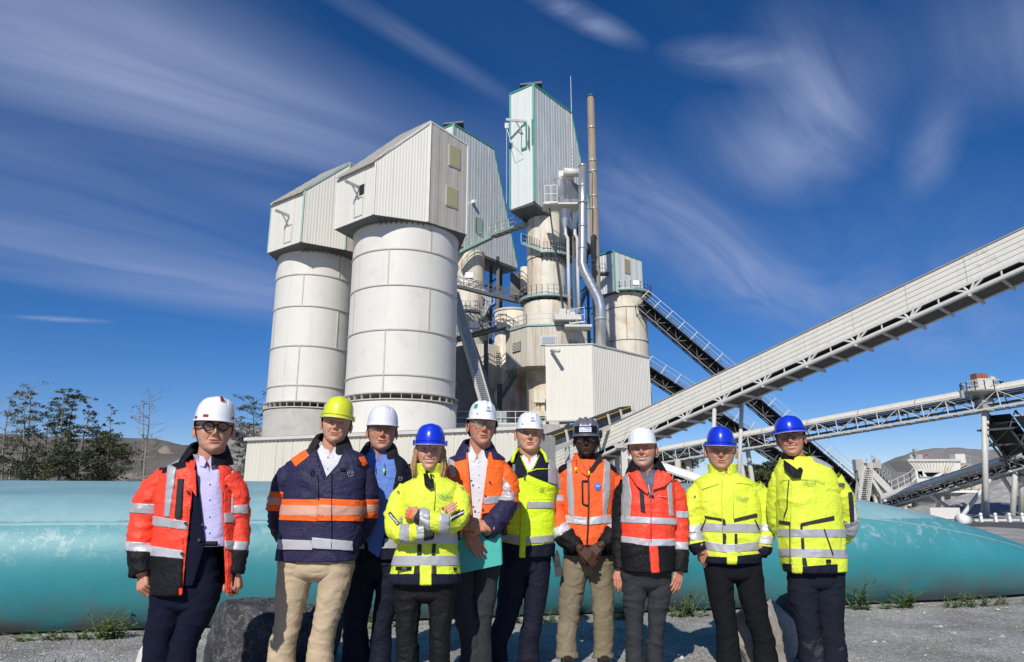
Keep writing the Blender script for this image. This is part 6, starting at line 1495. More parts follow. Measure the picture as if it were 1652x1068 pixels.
def sticker(o, T, a0, L0, h, ang, z, w, hh, m, name='sticker', off=.0035, extra=None):
    """a flat label laid on the shell at angle (0 = front) and height"""
    n = 6; vs = []; V = []
    for j in range(3):
        for i in range(n+1):
            aa = ang+(i/n-.5)*w/a0; zf = z+(j/2-.5)*hh; v = (max(0.001, zf/h))**(1/.92); v = min(.999, v); ph = math.asin(v); r = math.cos(ph)**.60
            V.append((math.sin(aa)*(a0*r+off), -math.cos(aa)*(L0*r+off), zf+off*v))
    F = [(j*(n+1)+i, j*(n+1)+i+1, (j+1)*(n+1)+i+1, (j+1)*(n+1)+i) for j in range(2) for i in range(n)]
    return mkobj(name, T(V), F, m, o, True)

def text_on(txt, size, loc, nrm, m, parent, name='lettering', bold=0., roll=0., face_up=(0, 0, 1)):
    cu = bpy.data.curves.new('t', 'FONT'); cu.body = txt; cu.size = size; cu.extrude = .0006; cu.offset = bold; cu.align_x = 'CENTER'; cu.align_y = 'CENTER'; cu.resolution_u = 2
    ob = bpy.data.objects.new('t', cu); COL.objects.link(ob); dg = bpy.context.evaluated_depsgraph_get(); me = bpy.data.meshes.new_from_object(ob.evaluated_get(dg)); bpy.data.objects.remove(ob); bpy.data.curves.remove(cu)
    n_ = Vector(nrm).normalized(); up = Vector(face_up); x = up.cross(n_).normalized(); y = n_.cross(x); R3 = Matrix(((x.x, y.x, n_.x), (x.y, y.y, n_.y), (x.z, y.z, n_.z)))
    rr = Matrix.Rotation(roll, 3, 'Z'); V = [R3@(rr@v.co)+Vector(loc) for v in me.vertices]; F = [tuple(p.vertices) for p in me.polygons]; bpy.data.meshes.remove(me)
    return mkobj(name, V, F, m, parent)
def surf_at(cl, px, py, D):
    """front surface point and normal of a garment at that picture place"""
    o = np.array([0, 0, CAMH]); d = np.array(P(px, py, 1.))-o; d /= np.linalg.norm(d); c = cl.V[cl.F].mean(1); t = (c-o)@d; perp = np.linalg.norm(c-o-t[:, None]*d, axis=1)
    cand = np.argsort(perp)[:40]; cand = cand[t[cand] < t[cand].min()+.06]; f = cl.F[cand]; n = np.cross(cl.V[f[:, 2]]-cl.V[f[:, 0]], cl.V[f[:, 3]]-cl.V[f[:, 1]]).sum(0); n /= np.linalg.norm(n)
    if n[1] > 0: n = -n
    p = o+d*t[cand].min(); return Vector(p)+Vector(n)*.008, Vector(n)

def person(spec):
    D = spec['D']; name = 'person'; gx = X(spec['x'], 900, D); root = thing('person', (gx, D, 0), spec['label'], 'person'); sd0 = spec['seed']; tone = spec['tone']
    P3 = lambda px, py, dy=0.: np.array(P(px, py, D+dy)); mp = lambda py: MPX(py, D)
    # --- head placement
    chx, chy = spec['chin']; hx, hy = spec['hat_top']; hl, hr, brim = spec['hat']; m_ = mp(brim); ht = (hy, )
    s = (chy-brim)*mp(chy)/.138*spec.get('hs', 1.); s = max(1.0, min(1.22, s)); yaw, roll, nod = spec.get('yaw', 0)-math.atan((chx-826)/FPX)*.9, spec.get('roll', 0), spec.get('nod', 0)
    chin = P3(chx, chy, -.06)
    HT = lambda V: rotz(roty(rotx(V, nod), roll), yaw)+np.array([chin[0], D-.03, chin[2]])
    hv, hf, hc = head_mesh(s, tone, spec.get('beard', 0), spec.get('smile', .3), spec.get('teeth', False), spec.get('stub', (.3, .25, .2)), spec.get('female', False), spec.get('brow', (.05, .035, .025)), spec.get('wide', 1.)*1.13, spec.get('age', 0))
    Vs, Fs, Cs = [HT(hv)], [hf], [hc]; n = len(hv)
    def addb(V, F, c):
        nonlocal n; Vs.append(V); Fs.append(F+n); Cs.append(np.ones((len(V), 3))*np.array(c) if np.ndim(c) == 1 else c); n += len(V)
    for sg in (-1, 1): V, F, c = ear_mesh(s, sg, tone, 1.13*spec.get('wide', 1.)); addb(HT(V), F, c)
    # neck and the body under the clothes
    nb = spec['neck']; base = P3(nb[0], nb[1]+10, .01); hb = HT(np.array([[0, .028, .05*s]]))[0]; hb2 = HT(np.array([[0, .018, .0]]))[0]
    V, F = tube_np([hb, hb*.5+hb2*.5, hb2*.5+base*.5+np.array([0, .01, 0]), base, base-np.array([0, 0, .10])], [.060*s, .063*s*spec.get('nk', 1), .066*s*spec.get('nk', 1), .076*s, .10], 36); addb(V, F, (tone[0]*.97, tone[1]*.9, tone[2]*.88))
    rows = spec['rows']; mid = rows[len(rows)//2]; hip = P3((rows[-1][1]+rows[-1][2])/2, rows[-1][0])
    V, F = tube_np([base-np.array([0, 0, .02]), (base+hip)/2, hip], [.09, .09, .08], 20); addb(V, F, tone)
    for a in spec['arms']:
        pts = [P3(x, y, dy) for x, y, dy, r in a['pts']]; rad = [min(.045, r*mp(y)*.6) for x, y, dy, r in a['pts']]; V, F = tube_np(pts, rad, 14); addb(V, F, tone)
        h = a.get('hand')
        if h:
            w = P3(*h['wrist']); f2 = P3(*h['to']); fd = f2-w; V, F, c = place_hand(w, fd, h['back'], h.get('curl', (22, 35, 25)), h.get('side', 1), tone, h.get('s', 1.06), h.get('thumb', 35), h.get('spread', 4)); addb(V, F, c)
    for lg in spec['legs']:
        pts = [P3(x, y) for x, y, r in lg[:-1]]; e = lg[-1]; xe = X(e[0], 1068, D); pts.append(np.array([xe, D+.02, .09])); rad = [.04]*len(pts); V, F = tube_np(pts, rad, 12); addb(V, F, tone)
    body = mkobj('body', np.concatenate(Vs), [tuple(dict.fromkeys(f)) for f in np.concatenate(Fs).tolist()], SKIN, root, True)
    ca = body.data.color_attributes.new('tone', 'FLOAT_COLOR', 'POINT'); cc = np.concatenate([np.concatenate(Cs), np.ones((n, 1))], 1).astype(np.float32); ca.data.foreach_set('color', cc.ravel())
    # eyes
    for sg in (-1, 1):
        c = np.array([sg*.034, -.0735, .1205])*s; mb = MB(); mb.lathe(0, 0, [(.0115*s*math.sin(t), .0115*s*math.cos(t)) for t in np.linspace(.001, PI, 14)], 18); v = np.array(mb.v)[:, [0, 2, 1]]*np.array([1, -1, 1]); e = mkobj('eye', HT(v+c), mb.f, EYE[0], body, True)
        g = spec.get('gaze', 0); ic = c+np.array([g, -.0098*s, -.0005]); mb = MB(); mb.lathe(0, 0, [(.0001, 0), (.0052*s, -.0008), (.0054*s, .0012)], 16); v = np.array(mb.v)[:, [0, 2, 1]]; mkobj('iris', HT(v*np.array([1, 1, 1])+ic), mb.f, EYE[1] if not spec.get('blue') else EYE[3], body, True)
        # lids: squinting in the sun
        for up_, lim in ((1, spec.get('lid', .14)), (-1, .42)):
            lv = []; nl, ml_ = 8, 14
            for i in range(nl+1):
                ph = PI/2-(PI/2-lim*.9)*(1-i/nl) if up_ > 0 else -(PI/2-(PI/2-lim)*(1-i/nl))
                for j in range(ml_+1): th = -1.35+2.7*j/ml_; lv.append((math.sin(th)*math.cos(ph)*.0135*s, -math.cos(th)*math.cos(ph)*.0132*s, math.sin(ph)*.0128*s))
            lf = [(i*(ml_+1)+j, i*(ml_+1)+j+1, (i+1)*(ml_+1)+j+1, (i+1)*(ml_+1)+j) for i in range(nl) for j in range(ml_)]
            mkobj('eyelid', HT(np.array(lv)+c), lf, spec['lidmat'], body, True)
    # --- helmet fitted on the head
    bw = (hr-hl)/2*m_; rimz = .157*s; hc_ = HT(np.array([[0, .004, rimz]]))[0]; topz = P3(hx, hy, -.02)[2]; hh = max(.115, (topz-hc_[2])/math.cos(nod)-.002)
    hp = dict(base=hc_, a=bw/1.0*.965, L=max(.118*s, bw*1.12), h=hh, yaw=yaw, roll=roll+spec.get('hroll', 0), nod=nod+spec.get('hnod', .04))
    ho, T, a0, L0 = helmet(hp, root, spec['hatcol'], spec['hatstyle'])
    if 'stick' in spec: spec['stick'](ho, T, a0, L0, hh)
    if spec.get('hair'): spec['hair'](root, HT, s, hp)
    if spec.get('glasses'): glasses(root, HT, s, **spec['glasses'])
    # --- clothes
    def leg_cl(lg, sd__):
        pts = []
        for i_, (x, y, r) in enumerate(lg[:-1]): q = P3(x, y); pts.append((*q, r*mp(y)*(1, .95, .90, .90)[i_]))
        e = lg[-1]; zl = pts[-1][2]; zm = min(.30, zl-.12); pts.append((X(e[0], 1068, D), D+.01, zm, e[1]*mp(1068)*1.02)); zm > .14 and pts.append((X(e[0], 1068, D), D+.01, zm*.5+.04, e[1]*mp(1068)*1.04)); pts.append((X(e[0], 1068, D)+e[2] if len(e) > 2 else X(e[0], 1068, D), D+.0, .075, e[1]*mp(1068)*1.12))
        return limb(pts, .005 if spec.get('tf') is None else spec['tf'], sd__, nc=60, step=.010, sx=1.2, sz=1.5)
    L1, L2 = leg_cl(spec['legs'][0], sd0+1), leg_cl(spec['legs'][1], sd0+2)
    r1 = rows[-1]; y0 = r1[0]; wy = spec.get('waist', y0-26); lq = lambda k, y: interp(np.array([q[:3] for q in spec['legs'][k][:-1]], float)[:, [1, 0, 2]], np.array([float(y)]))[0]; cy_ = min(spec['crotch'], y0+26)
    def lr(y): y = max(y, spec['legs'][0][0][1]); A_, B_ = lq(0, y), lq(1, y); return A_[0]-A_[1], B_[0]+B_[1]
    e0, e1_ = lr(y0), lr(cy_); r8 = min(.125, (e0[1]-e0[0])*mp(900)*.34); rr8 = spec['legs'][0][0][2]*mp(940)
    pel = torso(D, [(wy, max(r1[1]+5, e0[0]+3), min(r1[2]-5, e0[1]-3), r8), (max(y0, wy+8), e0[0]+1.5, e0[1]-1.5, r8), ((max(y0, wy+8)+cy_)/2, (e0[0]+e1_[0])/2+1.5, (e0[1]+e1_[1])/2-1.5, rr8*1.05), (cy_, e1_[0]+2.5, e1_[1]-2.5, rr8*.9), (cy_+9, e1_[0]*.7+e1_[1]*.3, e1_[0]*.3+e1_[1]*.7, rr8*.5)], .006, sd0, nc=100, nr=60, hem=False)
    tr = put(merge(L1, L2, pel), 'trousers', spec['trousers'], root)
    for lg in spec['legs']:
        xe = X(lg[-1][0], 1068, D)+(lg[-1][2] if len(lg[-1]) > 2 else 0); shoe(root, xe, D)
    # layers
    under = spec.get('under', [])
    jr = torso(D, rows, spec.get('amp', .006), sd0+5); layers = {}
    for (nm, mt, grow, cuts, ymx) in under:
        rw = [q for q in rows if q[0] < (ymx or 9999)-4]
        if ymx: rw = rw+[(ymx, *interp(np.array(rows, float), np.array([float(ymx)]))[0])]
        c_ = torso(D, rw, .004, sd0+7+len(layers), grow=grow, hem=True)
        for k in cuts: c_ = cut(c_, k, D)
        layers[nm] = (c_, put(c_, nm, mt, root, solid=.004))
    jc = jr
    for k in spec.get('open', []): jc = cut(jc, k, D)
    J = put(jc, 'jacket', spec['jacket'], root, solid=.010 if spec.get('open') else .004)
    for i_, (poly, mt, nm, front) in enumerate(spec.get('patch', [])): patch(jc, poly, nm, mt, J, D if front else None, .003+.0009*i_)
    for ai, a in enumerate(spec['arms']):
        pts = [(*P3(x, y, dy), r*mp(y)) for x, y, dy, r in a['pts']]; sl_ = limb(pts, a.get('amp', .007), sd0+20+ai, sx=1.6, sz=2.4); so_ = put(sl_, 'sleeve', a.get('m', spec['jacket']), J)
        for b in a.get('bands', []):
            poly, mt, nm = b[:3]; patch(sl_, poly, nm, mt, so_, None if len(b) < 4 else D+b[3], .0035 if len(b) < 5 else b[4])
        a['cl'] = sl_; a['obj'] = so_
    for cfun in spec.get('collars', []): collar(root, P3, *cfun[0], **cfun[1])
    if 'post' in spec: spec['post'](root, J, jc, HT, s, layers, spec)
    return root
EYE = [mat('eye_white', (.34, .31, .29), .25), mat('brown_iris', (.035, .018, .010), .1), None, mat('blue_iris', (.06, .11, .17), .1)]
def shoe(root, x, D):
    nr, nc = 16, 20; V = []; 
    for i in range(nr):
        f = i/(nr-1); y = D+.11-.31*f; w = .036+.014*math.sin(f*PI)**.6-(.018 if f > .93 else 0)*(f-.93)/.07; h = .095*(1-f)**.55+.045; h = min(h, .10)*(1 if f < .93 else .7)
        for j in range(nc): a = j/nc*2*PI; V.append((x+math.cos(a)*w, y, .012+max(0, h*(.5+.5*math.sin(a)))))
    F = gridfaces(nr, nc).tolist()+[list(range(nc)), list(range((nr-1)*nc, nr*nc))[::-1]]; o = mkobj('shoe', V, F, C['sole'], root, True)
    MB().box((x, D-.045, .008), (.095, .31, .016)).build('sole', C['black'], o)
def collar(root, P3, cx, py, rx, ry, h, flare, gap, m, thick=.012, tilt=0., yoff=0., name='collar', fold=False, droop=.0, front_drop=.3, m2=None, seed=0, parent=None):
    """cloth band round the neck; gap = half opening at the front in degrees"""
    c = P3(cx, py, yoff); nr, nc = 12, 72; A = np.linspace(R_(gap), 2*PI-R_(gap), nc); V = []
    prof = [(0, 0), (.35, .1), (.7, .35), (1, .75), (1, 1)]
    for side in (0, 1):
        for i in range(nr):
            f = i/(nr-1)
            for a in A:
                fr = (1+math.cos(a))/2      # 1 front
                hh = h*(1-front_drop*fr**1.5); r_ = flare*f**1.3*(1+.6*fr*droop)
                z = hh*f if not fold else hh*math.sin(f*PI*.78)*1.0-(.55*hh*f**3)
                rr = r_+(thick if side == 0 else 0); dropz = -front_drop*.35*h*fr
                V.append((c[0]+math.sin(a)*(rx+rr), c[1]-math.cos(a)*(ry+rr)+tilt*f, c[2]+z+dropz))
    V = np.array(V); V += (fbm(V, 14, 3+seed, 3)*.007)[:, None]*np.array([1, 1, .8]); n1 = nr*nc; g = gridfaces(nr, nc, False); F = [tuple(f) for f in g.tolist()]+[tuple(f[::-1]+n1) for f in g]
    j = np.arange(nc-1); F += [(int((nr-1)*nc+a), int((nr-1)*nc+a+1), int(n1+(nr-1)*nc+a+1), int(n1+(nr-1)*nc+a)) for a in j]
    F += [(int(i*nc), int((i+1)*nc), int(n1+(i+1)*nc), int(n1+i*nc)) for i in range(nr-1)]+[(int(n1+i*nc+nc-1), int(n1+(i+1)*nc+nc-1), int((i+1)*nc+nc-1), int(i*nc+nc-1)) for i in range(nr-1)]
    return mkobj(name, V, F, m, parent or root, True, mats=[m, m2] if m2 else None, fmat=([0]*len(g)+[1]*len(g)+[0]*(len(F)-2*len(g))) if m2 else None)
def glasses(root, HT, s, col=(.01, .01, .01), r=.0215, thick=.0022, round_=True, lens=.0, zc=.1205, dx=.036, yc=-.101, w=1.0):
    m = mat('glasses_frame', col, .3); lm = mat('spectacle_lens', (.6, .65, .65), .03, trans=.0); lm.node_tree.nodes['Principled BSDF'].inputs['Alpha'].default_value = .07 if not lens else lens
    mb = MB(); lp = []
    for sg in (-1, 1):
        ring = []
        for i in range(25):
            t = i/24*2*PI; ex = 1 if round_ else .72; ct, st = math.cos(t), math.sin(t)
            ring.append((sg*dx+math.copysign(abs(ct)**ex, ct)*r*w, yc+abs(sg*dx+ct*r)**2*3.2-.003, zc+math.copysign(abs(st)**ex, st)*r*.86))
        mb.poly(ring, thick, 6, False); lp.append(ring[:-1])
        mb.poly([(sg*(dx+r*w), yc+.012, zc+.006), (sg*.084, yc+.035, zc+.006), (sg*.092, .0, zc)], thick*1.1, 6)
    mb.poly([(-dx+r*w, yc, zc+.004), (0, yc-.004, zc+.007), (dx-r*w, yc, zc+.004)], thick, 6)
    o = mkobj('glasses', HT(np.array(mb.v)*s), mb.f, m, root, True)
    for ring in lp: mkobj('lens', HT(np.array(ring)*s), [tuple(range(24))], lm, o)
def hair_cap(col, side=.012, low=.075, front=.62, back_low=.03):
    def f(root, HT, s, hp):
        m = mat('hair', col, .6, var=.35, vscale=60, bump=.6, bscale=90); hv, hf, _ = head_mesh(1, (1, 1, 1)); V = hv; c = np.array([0, .005, .12])
        nv = V.reshape(-1, 3); d = nv-np.array([0, .005, 0])*1; out = nv.copy(); r = np.hypot(out[:, 0], out[:, 1]-.01); k = 1+(.007+fbm(nv, 60, 3, 3)*.004)/np.maximum(.02, r); out[:, 0] *= k*1.13; out[:, 1] = .01+(out[:, 1]-.01)*k
        fc = nv[hf].mean(1); ang = np.arctan2(np.abs(fc[:, 0]), -(fc[:, 1]-.005)); lowz = np.interp(ang, [0, 1.10, 1.35, 1.6, 2.0, PI], [9, 9, .088+side, .125, back_low+.02, back_low]); keep = (fc[:, 2] > lowz) & (fc[:, 2] < .178)
        mkobj('hair', HT(out*s), hf[keep], m, root, True)
    return f
def Bq(xl, a, b, xr, c, d): return [(xl, a), (xr, c), (xr, d), (xl, b)]
def lidm(t): return mat('eyelid_skin', (t[0]*.8, t[1]*.62, t[2]*.6), .5)
FAIR, FAIR2, RUDDY, DARK = (.56, .30, .20), (.60, .335, .23), (.53, .26, .175), (.062, .031, .021)
def zipline(root, cl, pts, D, m, r=.0045, parent=None, name='zip'):
    ps = [surf_at(cl, x, y, D)[0] for x, y in pts]; mb = MB(); mb.poly(ps, r, 6); return mb.build(name, m, parent or root, True)
def button(cl, x, y, D, m, parent, r=.008, name='button'):
    p, n = surf_at(cl, x, y, D); mb = MB(); mb.tube(p-n*.004, p+n*.003, r, n=12); mb.build(name, m, parent)
def toggle(cl, x, y, y0, D, parent, m):
    p, n = surf_at(cl, x, y, D); q, _ = surf_at(cl, x+1, y0, D); mb = MB(); mb.tube(p+Vector((0, -.008, .018)), p+Vector((0, -.008, -.014)), .007, n=10); mb.build('cord_toggle', m, parent, True); MB().poly([p+Vector((0, -.006, .018)), (p+q)/2+Vector((0, -.012, 0)), q], .002, 5).build('draw_cord', C['zip'], parent)
logo_m = mat('grey_green_print', (.30, .38, .12), .6); logo_m2 = mat('teal_print', (.16, .40, .22), .6); grey_print = mat('grey_print', (.10, .11, .10), .6)
def logo(cl, x, y, D, parent, size=1.0, m=None, roll=0.):
    m = m or logo_m; p, n = surf_at(cl, x, y, D); up = Vector((0, 0, 1)); xx = up.cross(n).normalized(); yy = n.cross(xx); mb = MB(); s = .021*size
    if roll: xx, yy = xx*math.cos(roll)+yy*math.sin(roll), yy*math.cos(roll)-xx*math.sin(roll)
    # lattice emblem
    for k in (-1.5, -.5, .5, 1.5):
        ln = s*(1.0-abs(k)*.25)
        for sg in (1, -1):
            c = p+(xx*k*.42*s*1.2*1+yy*k*.42*s*1.2*-sg)*1.0; d = (xx+yy*sg).normalized(); mb.beam(c-d*ln*.75, c+d*ln*.75, .0015*size, .0012, n)
    mb.build('emblem', m, parent)
    q, n2 = surf_at(cl, x+9.5*size*1.0, y+.5-roll*8, D); o1 = text_on('SoltX', .030*size, q, n2, m, parent, 'lettering', 0, roll); 
    mb = MB(); b = q-yy*.016*size; mb.beam(b-xx*.026*size, b+xx*.020*size, .0025, .0016, n2); mb.build('lettering_line', m, parent)
def emblem_ring(cl, x, y, D, parent, m, r=.014, name='emblem'):
    p, n = surf_at(cl, x, y, D); up = Vector((0, 0, 1)); xx = up.cross(n).normalized(); yy = n.cross(xx); mb = MB()
    for k in range(9): a = -2.6+k*.65; c = p+xx*math.cos(a-1.57)*r+yy*math.sin(a-1.57)*r; mb.beam(c-xx*.0025, c+xx*.0025, .004, .0015, n)
    for k in (-1, 1): mb.beam(p+xx*k*r*.2-yy*r*.1, p+xx*k*r*.6+yy*r*.6, .0018, .0015, n)
    mb.build(name, m, parent)
def open_collar(cx, y, m, rx=.085, ry=.08, h=.10, fl=.045, gap=42, th=.016, fd=.42, droop=0., m2=None, yoff=.02, name='collar', seed=0):
    return ((cx, y+5, rx+.055, ry+.042, h*1.2, -.058, gap-6, m), dict(thick=th*1.1, yoff=yoff, droop=droop, front_drop=fd, m2=m2, name=name, seed=seed))
def shirt_collar(cx, y, m, gap=20, h=.045, rx=.064, yoff=.0): return ((cx, y, rx, .062, h, .012, gap, m), dict(thick=.004, yoff=yoff, droop=.9, front_drop=.35, name='shirt_collar'))
def flap(root, pts, D, dy, m, name='collar_wing', th=.006):
    """a flat cloth piece given by its corners near the body"""
    ps = [P(x, y, D+d) for (x, y, d) in pts]; n = (ps[1]-ps[0]).cross(ps[2]-ps[0]).normalized(); n = -n if n.y < 0 else n
    k = len(ps); vs = ps+[p+n*th for p in ps]; return MB().add(vs, [tuple(range(k)), tuple(range(k, 2*k))[::-1]]+[(i, (i+1) % k, k+(i+1) % k, k+i) for i in range(k)]).build(name, m, root)
def wings(root, D, cx, y, m, w=9, h=15, dy=-.085, name='collar_wing'):
    for sg in (-1, 1): flap(root, [(cx+sg*w, y-h, dy+.045), (cx+sg*(w+1), y+3, dy), (cx+sg*w*.42, y+5, dy-.012), (cx+sg*w*.12, y-4, dy-.004)], D, 0, m, name)
white_m, sticker_m = mat('white_label', (.72, .74, .80), .4), mat('blue_label_print', (.12, .25, .60), .5)

people = []
# ------------------------------------------------ 1 leftmost, red jacket, navy suit
def post1(root, J, jc, HT, s, layers, sp):
    D = sp['D']; suit = layers['suit_jacket'][0]; sh = layers['shirt'][0]
    for y in (846, 871): button(suit, 327 if y < 860 else 322, y, D, C['zip'], layers['suit_jacket'][1], .009)
    for y in (780, 805, 832, 858): button(sh, 337, y, D, white_m, layers['shirt'][1], .004)
    for x, y in ((306, 793), (303, 844), (297, 893)): button(jc, x-3, y, D, C['zip'], J, .008, 'snap')
    button(jc, 364, 785, D, C['zip'], J, .008, 'snap'); wings(root, D, 334, 748, C['lilac'], 12, 22, -.095)
    flap(J, [(300, 745, -.135), (315, 760, -.16), (316, 800, -.17), (303, 780, -.165)], D, 0, C['red'], 'front_edge')
    MB().tube(P(331, 877, D-.118), P(350, 877, D-.118), .014, n=8).build('belt', C['black'], root)
rows1 = [(742, 310, 358, .085), (748, 292, 366, .11), (757, 266, 375, .135), (778, 258, 380, .155), (820, 254, 382, .165), (880, 250, 384, .165), (930, 248, 384, .165), (954, 247, 384, .16)]
def st1(o, T, a0, L0, h):
    rm = mat('dark_red_sticker', (.30, .02, .025), .4)
    sticker(o, T, a0, L0, h, .20, h*.86, .028, h*.22, rm, 'red_stripe', .007); sticker(o, T, a0, L0, h, -.55, .020, .032, .016, rm, 'red_triangle'); sticker(o, T, a0, L0, h, .95, .020, .03, .016, rm, 'red_triangle'); sticker(o, T, a0, L0, h, -1.2, .012, .03, .014, rm, 'red_triangle')
people.append(dict(label='leftmost man in open orange red jacket over navy suit and lilac shirt, black glasses', D=4.25, x=300, seed=10, tone=FAIR, chin=(339, 730), hat_top=(341, 641), hat=(309, 375, 684), hatcol=(.80, .80, .82), hatstyle='vent', stick=st1, yaw=.10, roll=-.02, nod=-.02, hroll=.06,
    neck=(334, 744), rows=rows1, seedx=1, jacket=C['red'], trousers=C['suit'], waist=868, crotch=985, smile=.25, beard=.15, hair=hair_cap((.018, .012, .009), 0), glasses=dict(col=(.008, .008, .008), r=.0235, thick=.0042, dx=.033),
    open=[[(316, 730), (350, 730), (359, 800), (366, 970), (292, 970)]],
    under=[('shirt', C['lilac'], -.036, [[(327, 730), (346, 730), (338, 760)]], 880), ('suit_jacket', C['suit'], -.018, [[(313, 728), (362, 728), (362, 876), (331, 876)], [(331, 875), (362, 875), (370, 975), (302, 975)]], 940)],
    patch=[([(262, 735), (312, 735), (300, 754), (262, 764)], C['black'], 'yoke', False), (Bq(240, 831, 847, 312, 843, 856), C['tape'], 'reflective_band', True), (Bq(240, 880, 896, 312, 891, 903), C['tape_light'], 'reflective_band', True), (Bq(240, 896, 970, 304, 903, 970), C['black'], 'dark_hem', True),
           (Bq(357, 828, 843, 392, 827, 842), C['tape'], 'reflective_band', True), (Bq(357, 872, 886, 392, 873, 887), C['tape'], 'reflective_band', True), ([(374, 888), (395, 888), (395, 970), (374, 970)], C['black'], 'dark_hem', True),
           ([(272, 750), (285, 756), (274, 834), (266, 832)], C['tape'], 'reflective_stripe', True), ([(374, 760), (381, 762), (379, 828), (373, 828)], C['tape'], 'reflective_stripe', True), ([(288, 773), (297, 773), (293, 836), (283, 835)], C['charcoal'], 'pocket_zip', True)],
    arms=[dict(pts=[(276, 772, 0, 24), (254, 790, 0, 25), (237, 830, .0, 24), (230, 872, -.02, 23), (230, 905, -.05, 20), (231, 927, -.07, 17)], amp=.009, bands=[(Bq(195, 811, 826, 262, 814, 830), C['tape'], 'reflective_band'), (Bq(195, 873, 888, 262, 877, 892), C['tape_light'], 'reflective_band'), (Bq(195, 888, 960, 262, 892, 960), C['black'], 'dark_cuff')],
                hand=dict(wrist=(231, 921, -.06), to=(230, 950, -.09), back=(-.5, -1, 0), curl=(60, 75, 50), side=1, s=1.12)),
          dict(pts=[(366, 772, .0, 21), (381, 795, .01, 18), (386, 842, .03, 17), (384, 890, .0, 16), (379, 925, -.02, 14)], bands=[(Bq(360, 816, 830, 400, 814, 828), C['tape'], 'reflective_band'), (Bq(360, 873, 887, 400, 874, 888), C['tape'], 'reflective_band'), (Bq(360, 887, 960, 400, 888, 960), C['black'], 'dark_cuff')],
                hand=dict(wrist=(378, 920, -.02), to=(375, 946, -.05), back=(.6, -1, 0), curl=(55, 70, 50), side=-1, s=1.1))],
    legs=[[(276, 935, 31), (270, 985, 29), (257, 1030, 26), (253, 24)], [(330, 935, 30), (318, 985, 28), (300, 1030, 23), (290, 22)]],
    collars=[open_collar(332, 742, C['black'], .085, .085, .125, .055, 40, .022), shirt_collar(334, 742, C['lilac'])], post=post1))
# ------------------------------------------------ 2 navy jacket, yellow helmet
def post2(root, J, jc, HT, s, layers, sp):
    D = sp['D']; zipline(root, jc, [(512, 764), (513, 790), (514, 806)], D, C['zip'], .004, J); p, n = surf_at(jc, 504, 762, D); mb = MB()
    r_ = [(p+Vector((math.cos(a)*.011, -.003, math.sin(a)*.024))) for a in np.linspace(0, 2*PI, 18)]; mb.poly(r_, .003, 6, False); mb.build('carabiner', mat('dark_anodised_metal', (.03, .035, .05), .25, metal=.8), J)
    emblem_ring(jc, 565, 764, D, J, mat('pale_embroidery', (.5, .5, .58), .7), .019); wings(root, D, 531, 738, C['white'], 14, 26, -.10)
    for y in (737, 755): button(layers['shirt'][0], 528, y, D, white_m, layers['shirt'][1], .004)
    for x, y in ((553, 757), (579, 748)): p, n = surf_at(jc, x, y, D); MB().box(p, (.032, .008, .020)).build('hook_patch', C['black'], J)
    mb = MB(); mb.poly([surf_at(jc, 535, 745+i*20, D)[0] for i in range(8)], .003, 5); mb.build('placket_edge', C['darknavy'], J, True)
rows2 = [(722, 505, 562, .085), (730, 490, 580, .11), (740, 474, 592, .135), (760, 466, 594, .155), (815, 457, 588, .165), (860, 452, 582, .165), (903, 447, 576, .16)]
